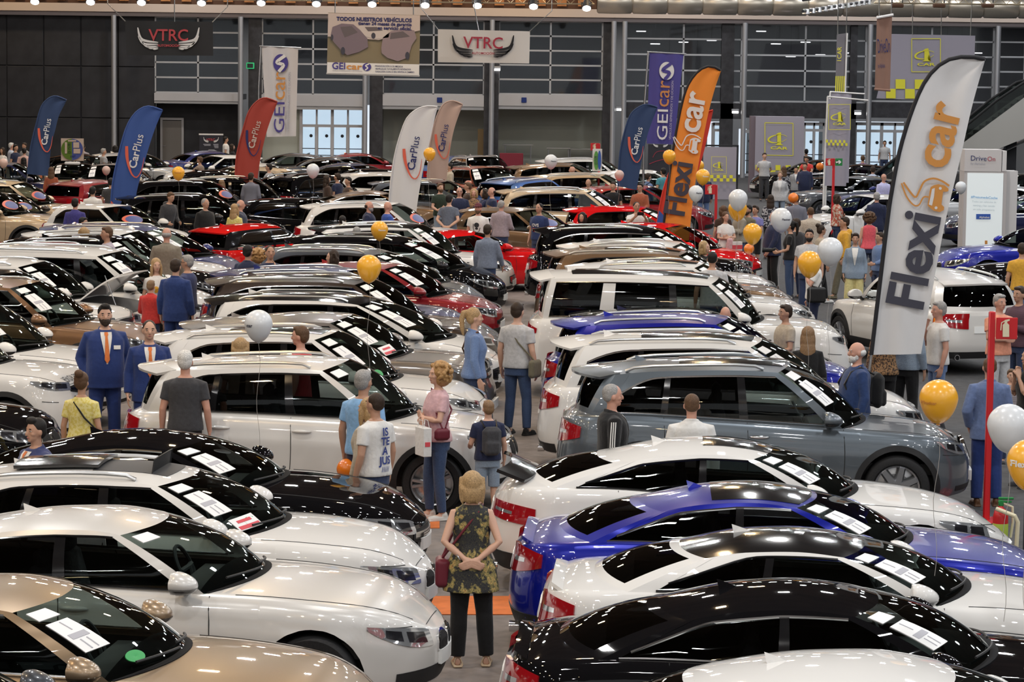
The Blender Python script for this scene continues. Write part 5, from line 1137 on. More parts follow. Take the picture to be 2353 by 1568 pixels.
def chest(r, vf, z, mtl, side=1, sx='m', off=.030, name='print', sizew=None):
    """flat print laid on the front (1) or back (-1) of the torso: vf in metres, centred"""
    xs=[v[0] for v in vf[0]]; c=(min(xs)+max(xs))/2; V=[]
    for a,b in vf[0]:
        y=(a-c); zz=z+b; rx,ry,x0=tsec(sx,zz); V.append((x0+side*((rx+off)*math.sqrt(max(0,1-(y/(ry+off+.02))**2))),y*side,zz))
    return link(name,new_mesh(name,V,vf[1],smooth=False),mtl,r)
def worn(r, name, label, cat, build, mats):
    """a bag or other carried thing in the same local frame as person r, kept as a thing of its own"""
    e=empty(name,tuple(r.location),r.rotation_euler.z,label,cat); e.rotation_euler=r.rotation_euler; e.scale=r.scale
    for n,me,m in build: link(n,me,m,e)
    return e
def backpack(r,label,m,sx='m',z=1.20):
    rx,ry,x0=tsec(sx,1.25); b=-(rx+.095)
    return worn(r,'backpack',label,'backpack',[('sack',vox([box(b,0,z,.15,.28,.42,.06),box(b-.07,0,z-.09,.07,.21,.2,.03)],.014,3),m),('strap',new_mesh('strap',*merge([tube([(b+.06,sg*.09,z+.19),(-.02,sg*.11,1.475),(.10,sg*.11,1.42),(rx+.03,sg*.12,1.28),(.10,sg*.17,1.10),(b+.08,sg*.12,z-.17)],.013,6) for sg in(1,-1)])),LEATH)],None)
def shoulderbag(r,label,m,sg=1,sx='m',size=(.10,.28,.24),z=.93,cross=True,x=0.0,cat='bag',nm='shoulder_bag'):
    rx,ry,x0=tsec(sx,1.0); y=sg*(ry+.10)
    st=[(x,y,z+size[2]/2),(.06,sg*(ry+.03),1.15),(.10,sg*.10,1.33),(.03,-sg*.10,1.475),(-.10,-sg*.06,1.42),(-.14,sg*.08,1.25),(x-.04,y,z+size[2]/2)] if cross else [(x+.05,y,z+size[2]/2),(.02,sg*.16,1.40),(-.02,sg*.14,1.46),(-.06,sg*.16,1.38),(x-.05,y,z+size[2]/2)]
    return worn(r,nm,label,cat,[('sack',vox([box(x,y,z,size[1],size[0],size[2],.03)],.012,2),m),('strap',new_mesh('strap',*tube([Vector(p)*1.0 for p in st],.011,6)),m)],None)
# ------------------------------------------------------------------ the cars on show
styles()
P_W=paint('white',(.72,.71,.69)); P_PW=paint('pearl_white',(.66,.645,.62),.15,.3); P_GREY=paint('slate_grey',(.115,.135,.155),.55,.34); P_BLU=paint('royal_blue',(.004,.010,.27),.25,.3)
P_BLK=paint('black',(.005,.005,.006)); P_NAVY=paint('navy',(.006,.009,.05),.2); P_RED=paint('signal_red',(.56,.012,.010)); P_DRED=paint('wine_red',(.22,.006,.012),.2)
P_CHAMP=paint('champagne',(.31,.225,.145),.6,.34); P_BRZ=paint('bronze',(.20,.105,.05),.55,.33); P_BRN=paint('dark_brown',(.035,.022,.016),.3); P_TAUPE=paint('taupe_grey',(.19,.17,.155),.6,.33)
P_SILV=paint('silver',(.52,.53,.54),.65,.32); P_GUN=paint('gunmetal',(.055,.06,.07),.5); P_BEIG=paint('beige_gold',(.50,.38,.25),.4,.34); P_STBL=paint('steel_blue',(.04,.10,.28),.5); P_DBLU=paint('deep_blue',(.006,.012,.11),.3)
P_ORR=paint('copper_red',(.33,.06,.02),.4); P_COFF=paint('coffee_gold',(.16,.095,.05),.5,.34); P_BRT=paint('bright_red',(.60,.010,.012))
HD=-3.0
def place(style, label, py, anchor, px, col, h=None, group=None, **k):
    """py: picture row of the roof top; px: picture column of the nose, tail or middle of the car"""
    h=HD if h is None else h; s=ST[style]; a=math.radians(h); f=Vector((math.cos(a),math.sin(a),0)); zr=max(z for _,z in s.Zp)
    lx={'nose':s.L/2,'tail':-s.L/2,'mid':0}[anchor]; za={'nose':.65,'tail':.8,'mid':zr}[anchor]
    rp=px
    for _ in range(6):
        g=at_z(rp,py,zr); c=Vector((g.x,g.y,0))+f*.4
        p=c+f*lx+Vector((0,0,za)); q=project(p); c0=project(c+Vector((0,0,zr)))[0]; rp+= (px-q[0])
    g=at_z(rp,py,zr); c=Vector((g.x,g.y,0))+f*.4
    return car(style,'car',label,(c.x,c.y),h,col,group=group,**k)
N=('card','long'); N3=('card','long','ad'); NO=()
# right block, tails to the aisle
place('sedan','white car at the bottom edge of which only the roof shows',1512,'tail',1165,P_W,papers=NO)
place('coupe_dark','black four door coupe with chrome window line at the front of the right row',1341,'tail',1146,P_BLK,papers=N)
place('coupe','white two door coupe with a black roof between the black coupe and the blue coupe',1218,'tail',1233,P_W,roof=M_BLK,papers=N,seats=M_SEAT)
place('coupe_dark','royal blue coupe with chrome window line and black glass roof',1112,'tail',1172,P_BLU,papers=N,pano=1)
place('fastback','low white four door fastback with small black sunroof and red wrapped tail lamps',1008,'tail',1126,P_W,papers=N)
place('crossover_chrome','slate grey metallic crossover with chrome window line and roof rails',822,'tail',1279,P_GREY,papers=N)
place('suv_long','long white SUV with silver roof rails directly behind the slate grey crossover',765,'tail',1236,P_W,papers=N3)
place('crossover','royal blue SUV with silver roof rails behind the long white SUV',720,'tail',1243,P_BLU,papers=N)
place('hatch','dark navy car with black roof hidden between the blue and the tall white SUV',708,'tail',1290,P_NAVY,roof=M_BLK,papers=N)
place('boxy_suv','tall boxy white SUV with black glass roof and slanted white rear pillars',622,'tail',1204,P_W,papers=N)
place('crossover_pano','white crossover with silver rails behind the tall boxy white SUV',597,'tail',1290,P_W,papers=N)
place('suv_long','coffee brown SUV with silver rails and dark tail spoiler in the right block',568,'tail',1228,P_COFF,papers=N)
place('crossover','white crossover with silver rails between the coffee brown and the black SUV',551,'tail',1262,P_PW,papers=N)
place('suv_long','black SUV with silver rails and red tail lamps, last of the right block',517,'tail',1206,P_BLK,papers=N3)
# middle block, noses to the aisle
HD=-6.5
place('sedan','dark grey car cut off by the bottom left corner',1493,'nose',690,P_GUN,papers=N)
place('sedan_plain','champagne gold sedan with three papers on its windscreen',1330,'nose',905,P_CHAMP,papers=('card','long','adtop','dot'),seats=M_SEATB)
place('sedan','white sedan with twin kidney grille beside the floral blouse woman',1168,'nose',1026,P_PW,papers=('card',),)
place('wagon','white estate car with its sunroof slid open',1065,'nose',996,P_W,papers=('card','long','ad','dot'),opensun=1)
place('coupe_dark','black coupe parked between the white estate and the pearl white crossover',988,'nose',982,P_BLK,papers=('card','long','adtop'))
place('crossover','pearl white compact crossover with roof rails and open road wheels in the aisle',818,'nose',1186,P_PW,papers=('card','adtop'))
place('crossover_pano','white SUV with dark glass roof just behind the pearl white crossover',752,'nose',1128,P_W,papers=('card','long','dot'))
place('coupe_suv','taupe grey low roofed SUV with clamshell bonnet in the middle block',717,'nose',1137,P_TAUPE,papers=N3)
place('mpv','white family car with black roof and huge windscreen in the middle block',672,'nose',1153,P_W,roof=M_BLK,papers=N)
place('suv_long','dark brown SUV between the black roofed white family car and the navy crossover',630,'nose',1147,P_BRN,papers=N)
place('crossover','navy crossover with gold lit rails and blue bonnet in the middle block',612,'nose',1085,P_DBLU,papers=NO)
place('hatch','wine red hatchback with red mirror pointing at the aisle',601,'nose',1156,P_DRED,papers=N)
place('mpv','dark grey people carrier with silver rails behind the wine red hatchback',566,'nose',1118,P_GUN,papers=N)
place('mpv','black people carrier with large headlamp facing the aisle',538,'nose',1163,P_BLK,papers=N)
place('crossover_pano','white crossover with black roof, next to the red sports car',508,'nose',1188,P_W,roof=M_BLK,papers=N)
# left block
HD=-12.0
place('crossover','black SUV nose at the left edge over the dark haired man in suit',800,'nose',124,P_BLK,papers=NO)
place('coupe_suv','white low roofed SUV with lettering on its bonnet at the left edge',735,'nose',207,P_W,papers=NO,letters=1)
place('crossover','white car whose windscreen base shows at the left edge behind the lettered SUV',690,'nose',285,P_W,papers=N)
place('crossover','bronze brown crossover behind the two men in blue suits',640,'nose',372,P_BRZ,papers=N)
place('coupe_suv','white SUV with dark windscreen papers at the left edge behind the bronze crossover',612,'nose',332,P_W,roof=M_BLK,papers=N)
place('crossover','white crossover with its bonnet propped open',597,'nose',338,P_W,papers=N3,bonnet=1)
place('minivan','white van with roof rails behind the open bonnet',566,'nose',500,P_W,papers=N)
place('crossover','wine red car hidden behind the white van',561,'nose',415,P_DRED,papers=N)
place('crossover','black SUV with gold lit white rails in the left block',541,'nose',515,P_BLK,papers=N)
place('crossover','white crossover with short antenna in the left block',525,'nose',535,P_W,papers=N)
place('mpv','deep blue people carrier with long windscreen in the left block',514,'nose',566,P_DBLU,papers=N)
place('wagon','silver blue estate at the left edge',506,'nose',62,P_STBL,h=-3,papers=NO)
place('hatch','white small car with dealer boards behind the blue feather flag',462,'nose',462,P_W,h=-34,papers=('oval',))
place('hatch','dark brown car with oval dealer board at the left edge',446,'nose',135,P_BRN,h=-22,papers=('oval',))
place('suv_long','pale gold SUV with gold lit roof at the left edge',428,'nose',230,P_BEIG,h=-8,papers=('card','oval'))
place('crossover','beige gold crossover behind the pale gold SUV',415,'nose',215,P_BEIG,h=-8,papers=('card','oval'))
place('sedan_plain','beige gold sedan at the left edge under the navy feather flag',393,'nose',140,P_BEIG,h=-6,papers=NO)
# far and side cars
place('hatch','pale beige hatchback with round eco sign on its roof facing the viewer',373,'mid',172,P_BEIG,h=-80,papers=N,roof=M_BLK)
place('hatch','wine red hatchback showing its black rear window on the left side',412,'mid',222,P_DRED,h=62,papers=NO)
place('crossover','grey gold SUV facing the viewer beside the yellow balloon',376,'mid',372,P_TAUPE,h=-82,papers=N)
place('crossover','black SUV with gold lit roof behind the plaid shirt man',413,'nose',640,P_BLK,h=-10,papers=('oval',))
place('crossover','black SUV behind the man in the black staff jacket',445,'mid',455,P_BLK,h=-6,papers=NO)
place('hatch','black hatchback with large oval dealer board on its windscreen',459,'mid',640,P_BLK,h=-35,papers=('oval',))
place('hatch','red two tone hatchback with black pillars seen from behind',514,'mid',606,P_RED,h=50,papers=NO,blackpil=1)
place('crossover','black SUV seen from behind by the white balloon',398,'mid',720,P_BLK,h=55,papers=NO)
place('coupe_dark','coffee gold coupe SUV with red tail lamp left of the white feather flag',432,'tail',718,P_COFF,h=2,papers=NO)
place('crossover','white crossover with beige lit roof behind the two balding men in blue',459,'tail',732,P_W,h=-8,papers=('oval',))
place('sedan','blue sedan with bright window line in the back left',346,'tail',362,P_DBLU,h=28,papers=NO)
place('hatch','white small car with white roof before the dark roll-up stand',356,'mid',520,P_W,h=215,papers=NO)
place('sedan','black sedan with its door beside the man in braces',388,'mid',440,P_BLK,h=12,papers=NO)
place('hatch','beige small car behind the red feather flag',386,'mid',560,P_BEIG,h=190,papers=N)
place('sedan_plain','cream sedan right of the red feather flag',373,'mid',640,P_PW,h=-14,papers=NO)
place('sedan_plain','dark grey sedan before the bright glass doors',351,'mid',655,P_GUN,h=190,papers=NO)
place('sedan_plain','grey sedan with dark roof in front of the bright glass doors',358,'mid',725,P_GUN,h=-12,papers=NO)
place('coupe_dark','wine red coupe before the bright glass doors',352,'mid',845,P_DRED,h=14,papers=NO)
place('sedan_plain','gunmetal sedan between the wine red coupe and the white feather flag',375,'mid',805,P_NAVY,h=-25,papers=NO)
place('hatch','black hatchback with gold lit windscreen facing left behind the white balloon',388,'mid',760,P_BLK,h=200,papers=N)
place('hatch','cream hatchback peeping out left of the white feather flag',392,'mid',890,P_PW,h=-8,papers=NO)
place('crossover','gunmetal crossover behind the green shirt man',412,'mid',1010,P_GUN,h=-16,papers=NO)
place('sedan_plain','blue grey sedan behind the beige feather flag',358,'mid',1050,P_STBL,h=52,papers=NO)
place('crossover','silver SUV facing the viewer before the maroon screen',357,'mid',1148,P_SILV,h=-70,papers=('card',))
place('crossover','copper red SUV with windscreen papers facing the viewer',381,'mid',1118,P_ORR,h=-65,papers=N)
place('crossover','steel blue SUV seen from behind beside the staff in navy shirts',410,'mid',1195,P_STBL,h=52,papers=NO)
place('hatch','copper brown hatchback with oval dealer board behind the red sports car',478,'mid',1190,P_COFF,h=-32,papers=('oval',))
place('crossover','white SUV under dark covers behind the green blue roof sign',362,'mid',1325,P_W,h=0,papers=NO)
place('coupe_suv','coffee gold SUV under the white balloon in the back right',375,'mid',1315,P_COFF,h=2,papers=NO)
place('crossover','pale gold crossover behind the bald man with backpack',399,'mid',1370,P_BEIG,h=0,papers=NO,fin=0)
place('suv_long','pale gold and silver SUV with roof rails in front of the pale gold crossover',431,'mid',1332,P_BEIG,h=-4,papers=N)
place('hatch','bright red hatchback behind the man taking a photograph',474,'mid',1450,P_BRT,h=0,papers=N)
place('hatch','wine red car behind the man in the orange waistcoat',425,'mid',1480,P_DRED,h=-6,papers=NO)
place('sports','bright red sports car with silver wheel at the end of the aisle',529,'mid',1165,P_BRT,h=24,papers=NO)
place('hatch','bright red car whose bonnet shows beside the orange feather flag',513,'nose',1648,P_BRT,h=-20,papers=NO)
place('hatch','white car with red stripe by the blue hanging flag',388,'mid',1480,P_W,h=15,papers=NO)
# right side display
place('sedan_plain','black saloon with number plate facing the grey display wall',367,'nose',1728,P_BLK,h=196,papers=N,bonnet=0)
place('sedan_plain','dark blue grey saloon with long bonnet behind the toddler',406,'nose',1828,P_GUN,h=200,papers=('card','long'))
place('sedan','deep blue saloon with glinting bonnet beside the lavender shirt man',407,'nose',1890,P_DBLU,h=200,papers=('long',))
place('sedan_plain','black saloon parked at the back beneath the tall striped banner',377,'mid',1960,P_BLK,h=186,papers=NO)
place('hatch','white car with propped bonnet in front of the navy coat man',447,'nose',1918,P_W,h=205,papers=NO)
place('crossover','white SUV seen from behind with glowing amber indicator',616,'mid',2112,P_PW,h=110,papers=NO,amber=1)
place('sedan','black sports sedan with gold spoked wheel on the orange carpet',553,'nose',2196,P_BLK,h=188,papers=NO,rim=M_RIMG)
place('sedan','royal blue saloon behind the gold wheeled black sedan',517,'nose',2152,P_BLU,h=192,papers=NO)
place('wagon','navy estate with silver wheel behind the lit pillar sign',449,'nose',2085,P_NAVY,h=188,papers=NO)
place('wagon','silver estate behind the white and orange feather flag',425,'nose',2072,P_SILV,h=190,papers=NO)
place('sedan_plain','black saloon at the right edge behind the lit pillar sign',398,'nose',2180,P_BLK,h=186,papers=NO)
place('crossover','black SUV at the far left back beside the pale shirt group',372,'mid',45,P_NAVY,h=8,papers=NO)
place('sedan','black saloon behind the round eco sign',352,'mid',245,P_BLK,h=-8,papers=NO)
place('hatch','white and black small car behind the blue feather flag',352,'mid',318,P_SILV,h=-14,papers=NO)
place('crossover','black car with red tail lamp behind the coffee gold coupe SUV',405,'mid',560,P_BLK,h=-6,papers=NO)
# nudge the far cars apart so that none stands inside another
def _obb(o):
    me=next(c for c in o.children if c.name.startswith('body')).data; n=len(me.vertices); v=np.empty(n*3); me.vertices.foreach_get('co',v); v=v.reshape(-1,3)
    return (v[:,0].max()+v[:,0].min())/2,(v[:,0].max()-v[:,0].min())/2+.06,v[:,1].max()+.06
_C=[o for o in bpy.data.objects if o.get('category')=='car']; _O=[_obb(o) for o in _C]
for _it in range(150):
    bad=0
    for i in range(len(_C)):
        for j in range(i):
            a,b=_C[i],_C[j]
            if (a.location-b.location).length>5.6: continue
            fa=Vector((math.cos(a.rotation_euler.z),math.sin(a.rotation_euler.z))); fb=Vector((math.cos(b.rotation_euler.z),math.sin(b.rotation_euler.z))); na=Vector((-fa.y,fa.x)); nb=Vector((-fb.y,fb.x))
            ca=Vector(a.location[:2])+fa*_O[i][0]; cb=Vector(b.location[:2])+fb*_O[j][0]; best=(9,None)
            for ax in(fa,na,fb,nb):
                pen=abs(fa@ax)*_O[i][1]+abs(na@ax)*_O[i][2]+abs(fb@ax)*_O[j][1]+abs(nb@ax)*_O[j][2]-abs((ca-cb)@ax)
                if pen<best[0]: best=(pen,ax)
            pen,ax=best
            if pen<=0: continue
            bad+=1; s=1 if (ca-cb)@ax>=0 else -1; wa=0.02 if a.location.y<58 else 1; wb=0.02 if b.location.y<58 else 1
            d=ax*s*(pen+.01)*.6; a.location.x+=d.x*wa/(wa+wb); a.location.y+=d.y*wa/(wa+wb); b.location.x-=d.x*wb/(wa+wb); b.location.y-=d.y*wb/(wa+wb)
    if not bad: break
print('relax',_it,bad)
# ------------------------------------------------------------------ the visitors
FLOR=floral(); PLAID=cloth_pat('plaid','check',(.04,.045,.09),(.30,.30,.33),34); DPLAID=cloth_pat('dark_plaid','check',(.012,.012,.02),(.16,.07,.10),40); BCHK=cloth_pat('beige_check','check',(.34,.31,.25),(.22,.20,.16),40)
STRP=cloth_pat('striped','stripe',(.50,.47,.46),(.06,.03,.06),18); VSTR=cloth_pat('thin_stripe','vstripe',(.52,.49,.52),(.30,.24,.32),60); DOTS=cloth_pat('speckled','dots',(.50,.44,.36),(.32,.25,.20),45); LEOP=cloth_pat('leopard','blotch',(.30,.17,.08),(.05,.03,.02),40); RFLO=cloth_pat('red_flowered','blotch',(.40,.10,.06),(.55,.48,.40),14); BWFL=cloth_pat('black_white_leaves','blotch',(.02,.02,.03),(.40,.40,.42),18); PINKF=cloth_pat('pink_check','check',(.55,.30,.26),(.60,.45,.42),50)
D=('down','down')
# nearest figures
w1=person(1085,1087,1.62,92,'woman seen from behind in black blouse with yellow flowers, hands clasped at her back','w',('back','back'),('stand','relax'),('tunic',FLOR),('slacks',BLACKC),('bob','blond'),0,('sandal',SANDM))
link('bracelet',new_mesh('bracelet',*xf(tube([(.034*math.cos(a),.034*math.sin(a),0) for a in np.linspace(0,2*PI,17)],.006,5,False),Matrix.Translation((-.165,.115,1.02))@Matrix.Rotation(1.0,4,'X'))),M_SIL,w1)
shoulderbag(w1,'burgundy leather handbag hanging at the hip of the flowered blouse woman',BURG,1,'w',(.13,.27,.26),.86,True,.02,'bag','handbag')
w2=person(1006,838,1.68,205,'woman with blond curls in pale pink top and jeans, arms folded','w',('cross','cross2'),('stand','relax'),('tshirt',PINKC),('slim',DENIM),('curly','curlblond'),0,('shoe',SOLE))
shoulderbag(w2,'small burgundy bag at the side of the curly haired woman',BURG,1,'w',(.07,.19,.14),1.00,True,.05)
cb=worn(w2,'carrier_bag','white and red paper carrier bag hanging from the arm of the curly haired woman','bag',[('bag_body',new_mesh('bag_body',*box(.24,.17,.92,.10,.24,.32,.006),smooth=False),WHITEC),('print',new_mesh('print',*merge([box(.187,.17,.90,.006,.16,.05),box(.187,.17,.98,.006,.16,.05),box(.24,.293,.90,.06,.006,.05)]),smooth=False),M_REDP),('handle',new_mesh('handle',*merge([tube([(.24-sg*.04,.10,1.08),(.24-sg*.03,.12,1.16),(.24-sg*.03,.22,1.16),(.24-sg*.04,.24,1.08)],.004,5) for sg in(1,-1)])),WHITEC)],None)
b1=person(1122,922,1.32,105,'boy in navy polo seen from behind wearing a grey backpack','m',('hold','down'),('stand','stand'),('tshirt',NAVY),('shorts',LDEN),('short','lightbrown'),0)
backpack(b1,'small grey backpack worn by the boy in navy polo',CHARC)
m1=person(862,905,1.76,140,'man in white tee with big blue letters on its back, face turned left','m',D,('stand','stand'),('tshirt',WHITEC),('jeans',DDEN),('crop','dark'),1)
for i,t in enumerate(('IS','TE','A','JUS')): chest(m1,text2d(t,.115,.03),1.33-.10*i,cloth('print_navy',(.03,.05,.22)),-1,'m',.034,'lettering')
chest(m1,text2d('/////',.08,.01),.95,cloth('print_navy',(.03,.05,.22)),-1,'m',.036,'lettering')
link('watch',new_mesh('watch',*xf(lathe([(.030,-.012),(.034,-.012),(.034,.012),(.030,.012)],16),Matrix.Translation((.03,.262,.90)))),M_TRIM,m1)
person(842,918,1.66,150,'long haired blonde woman in pale cardigan behind the lettered tee man','w',D,('stand','stand'),('cardigan',BEIGEC),('slim',BLACKC),('long','blond'),0)
m2=person(836,853,1.78,60,'grey haired man in sky blue polo holding the small orange balloon','m',('down','down'),('stand','stand'),('tshirt',LBLUE),('slacks',NAVY),('short','grey'),1)
person(426,808,1.77,88,'white haired man in charcoal tee seen from behind','m',D,('stand','stand'),('tshirt',CHARC),('jeans',BLACKC),('short','white'),2)
m3=person(241,703,1.88,285,'large bearded man in blue suit with orange tie','heavy',('pocket','pocket'),('stand','relax'),('jacket',SUITB),('slacks',SUITB),('quiff','black'),0,('shoe',LEATH),'dark',False,ORAC)
m4=person(343,738,1.80,282,'slim young man in blue suit with orange tie, mouth open','m',D,('stand','stand'),('jacket',SUITB),('slacks',SUITB),('crop','dark'),0,('shoe',LEATH),None,False,ORAC)
for m_ in(m3,m4): chest(m_,poly2d([(-.04,-.02),(.04,-.02),(.04,.025),(-.04,.025)]),1.28,WHITEC,1,'b' if m_ is m3 else 'm',.034,'name_badge').location=(0,.12,0)
y1=person(188,857,1.62,78,'woman in yellow blossom top with hair in a bun, seen from behind','w',D,('stand','stand'),('tshirt',YELC),('jeans',DENIM),('bun','brown'),1)
shoulderbag(y1,'dark bag slung across the back of the yellow topped woman',LEATH,-1,'w',(.08,.2,.18),.95)
person(82,965,1.76,222,'dark haired man in blue suit and orange tie at the lower left edge','m',D,('stand','stand'),('jacket',cloth('suit_navy',(.035,.045,.13))),('slacks',NAVY),('quiff','black'),1,('shoe',LEATH),None,False,ORAC)
w3=person(1091,710,1.76,8,'young woman with ponytail in denim shirt','w',D,('stand','stand'),('shirt',CHAM),('slim',DDEN),('pony','blond'),0,bias=-1)
shoulderbag(w3,'brown strapped bag of the woman in denim shirt',LEATB,1,'w',(.08,.22,.2),.95)
m5=person(1190,697,1.78,62,'man in grey and white tee with dark shoulders walking up the aisle','m',D,('stand','relax'),('tshirt',LGREY),('jeans',DENIM),('short','dark'),0,('shoe',BLACKC))
shoulderbag(m5,'olive canvas bag at the hip of the man in grey and white tee',KHAKI,-1,'m',(.09,.27,.24),.90)
t=person(1408,885,1.74,10,'balding grey haired man in black track jacket with white stripes','m',D,('stand','stand'),('jacket',BLACKC),('slacks',CHARC),('crop','grey'),2,suit=True)
link('sleeve_stripe',new_mesh('sleeve_stripe',*merge([tube([(-.06+.022*k,-.252,1.40),(-.075+.022*k,-.292,1.28),(-.085+.022*k,-.315,1.14)],.006,5) for k in range(3)])),WHITEC,t)
person(1590,907,1.72,88,'man in white shirt seen from behind before the slate grey crossover','m',D,('stand','stand'),('shirt',WHITEC),('jeans',DENIM),('crop','brown'),2)
o1=person(1970,788,1.77,190,'elderly bearded man in blue shirt with dark backpack','heavy',D,('stand','stand'),('shirt',cloth('blue_shirt',(.022,.045,.13))),('jeans',DDEN),('fringe','white'),2,('shoe',CHARC),'white')
backpack(o1,'dark backpack on the elderly bearded man',BLACKC,'b')
chest(o1,poly2d([(-.04,-.05),(.04,-.05),(.04,.05),(-.04,.05)]),1.05,WHITEC,1,'b',.036,'name_badge')
person(1805,702,1.76,200,'dark haired man in beige polo looking down between the cars','m',('hold','down'),('stand','stand'),('tshirt',BEIGEC),('jeans',DDEN),('short','dark'),1)
person(1857,753,1.66,85,'woman with long wavy brown hair in black top seen from behind','w',D,('stand','stand'),('shirt',BLACKC),('jeans',DDEN),('long','lightbrown'),0)
person(1667,706,1.72,80,'bald man whose bare head shows over the blue bonnet','m',D,('stand','stand'),('tshirt',GREYC),('jeans',DDEN),None,2)
person(2158,695,1.76,192,'grey haired man in white polo with hand at his chin','m',('down','chin'),('stand','stand'),('tshirt',WHITEC),('jeans',CHAM),('short','grey'),2)
person(2203,822,1.70,92,'short haired man in light blue blazer seen from behind','m',('pocket','down'),('stand','stand'),('jacket',cloth('blazer_blue',(.10,.145,.28))),('slacks',SUITB),('crop','brown'),2,('shoe',LEATB),bias=1)
person(2298,678,1.76,300,'man in salmon polo and grey trousers with arms folded','m',('cross','cross2'),('stand','stand'),('tshirt',SALM),('slacks',LGREY),('short','grey'),2,('shoe',BEIGEC))
person(2343,660,1.78,215,'man in dark plaid shirt looking at his phone at the right edge','m',('phone','phone'),('stand','stand'),('shirt',DPLAID),('jeans',DDEN),('short','dark'),1)
person(2349,560,1.78,80,'man in mustard tee seen from behind at the right edge','m',D,('stand','stand'),('tshirt',MUST),('jeans',CHAM),('short','dark'),1)
person(2366,800,1.68,195,'blonde woman in black top cut off by the right edge','w',('chin','chin'),('stand','stand'),('tank',BLACKC),('jeans',DDEN),('long','lightbrown'),1)
person(2325,850,1.2,270,'child in striped tee partly hidden by the woman in black top','m',D,('stand','stand'),('tshirt',STRP),('jeans',DDEN),('short','brown'),0)
person(2085,705,1.74,60,'person in pale denim shirt and black trousers half hidden by the tall white feather flag','m',D,('relax','stand'),('shirt',LDEN),('slacks',BLACKC),('short','dark'),1)
person(2018,722,1.66,100,'woman in dark patterned top half hidden by the tall white feather flag','w',('down','reach'),('stand','stand'),('shirt',LEOP),('slim',BLACKC),('short','dark'),1)
# right aisle crowd
person(1966,537,1.66,262,'woman in denim jacket and pale yellow trousers','w',D,('stand','relax'),('cardigan',LDEN),('wide',PYEL),('short','dark'),1,suit=True)
person(1941,500,1.76,180,'man in mustard hooded sweater with arms hanging','m',('down','hold'),('walkF','walkB'),('hoodie',MUST),('slacks',KHAKI),('short','dark'),1,('shoe',KHAKI))
person(1998,490,1.68,90,'woman in coral sleeveless top with curly brown hair seen from behind','w',D,('stand','relax'),('tank',CORAL),('slim',DDEN),('curly','brown'),0)
person(2015,443,1.78,85,'grey haired man in navy jacket seen from behind','m',D,('stand','stand'),('jacket',NAVY),('slacks',NAVY),('short','grey'),2)
person(1925,447,1.68,12,'dark haired woman in red flowered blouse','w',('cross','down'),('stand','stand'),('shirt',RFLO),('slim',DDEN),('bob','dark'),1)
person(1860,528,1.78,262,'bearded man in grey polo with orange lanyard','heavy',D,('stand','stand'),('tshirt',LGREY),('slacks',DDEN),('short','black'),1,beard='black')
m=person(1826,579,1.72,185,'balding man in white polo with glasses raising his hand','m',('chin','down'),('stand','relax'),('tshirt',WHITEC),('jeans',NAVY),('fringe','dark'),2,glasses=True)
shoulderbag(m,'black bag at the hip of the balding man in white polo',LEATH,1,'m',(.12,.34,.28),1.0)
m=person(1816,508,1.70,170,'photographer in black tee with dark ponytail aiming a camera','w',('hold','hold'),('stand','stand'),('tshirt',BLACKC),('jeans',DENIM),('pony','black'),1)
worn(m,'camera','black camera with long lens in the hands of the ponytailed photographer','camera',[('camera_body',new_mesh('camera_body',*box(.33,.0,1.10,.08,.15,.11,.02)),LEATH),('lens',new_mesh('lens',*xf(lathe([(.0001,0),(.045,0),(.048,.18),(.056,.2),(.056,.24),(.0001,.24)],16),Matrix.Translation((.36,0,1.10))@Matrix.Rotation(PI/2,4,'Y'))),LEATH)],None)
person(1888,518,1.66,20,'woman with hair bun and glasses in beige top and black leggings walking','w',D,('walkF','walkB'),('tshirt',BEIGEC),('slim',BLACKC),('bun','dark'),1,('shoe',WHITEC),glasses=True)
person(1758,487,1.76,195,'grey haired man in navy bomber jacket holding papers','heavy',('fwd','down'),('stand','stand'),('jacket',NAVY),('slacks',BLACKC),('crop','grey'),2)
person(1736,474,1.62,230,'teenage boy in violet polo and black shorts looking down','m',('fwd','down'),('stand','stand'),('tshirt',cloth('violet_blue',(.17,.17,.40))),('shorts',BLACKC),('quiff','dark'),1)
person(1700,473,1.74,200,'man in beige checked shirt busy with his phone behind the balloons','m',('phone','phone'),('stand','stand'),('shirt',BCHK),('jeans',DENIM),('short','dark'),1)
person(1719,472,1.74,215,'bearded man with dark cap of hair behind the boy in violet polo','m',D,('stand','stand'),('tshirt',KHAKI),('jeans',DDEN),('short','black'),1,beard='dark')
m=person(1668,488,1.66,290,'woman in white tee with arms folded beside the red sign post','w',('cross','cross2'),('stand','stand'),('tshirt',WHITEC),('jeans',DENIM),('pony','brown'),0)
worn(m,'carrier_bag','red and white carrier bag of the woman in white tee','bag',[('bag_body',new_mesh('bag_body',*box(.22,.20,.88,.10,.26,.36,.006),smooth=False),WHITEC),('print',new_mesh('print',*box(.22,.20,.93,.105,.262,.10),smooth=False),M_REDP)],None)
worn(m,'draped_cardigan','pale pink cardigan hanging over the arm of the woman in white tee','garment',[('cloth',vox([box(.22,.02,.98,.10,.16,.34,.04),box(.20,-.05,.90,.06,.07,.3,.03)],.014,3),PINKC)],None)
person(1662,474,1.66,100,'brown haired woman mostly hidden behind the woman in white tee','w',D,('stand','stand'),('tshirt',BROWNC),('jeans',DDEN),('bob','brown'),0)
person(1771,449,1.66,85,'dark haired woman in spotted navy dress seen from behind','w',D,('stand','stand'),('shirt',BWFL),('slim',BLACKC),('long','dark'),0)
person(1830,447,1.78,80,'man in blue and white checked shirt seen from behind','heavy',D,('stand','stand'),('shirt',PLAID),('jeans',DDEN),('short','black'),1)
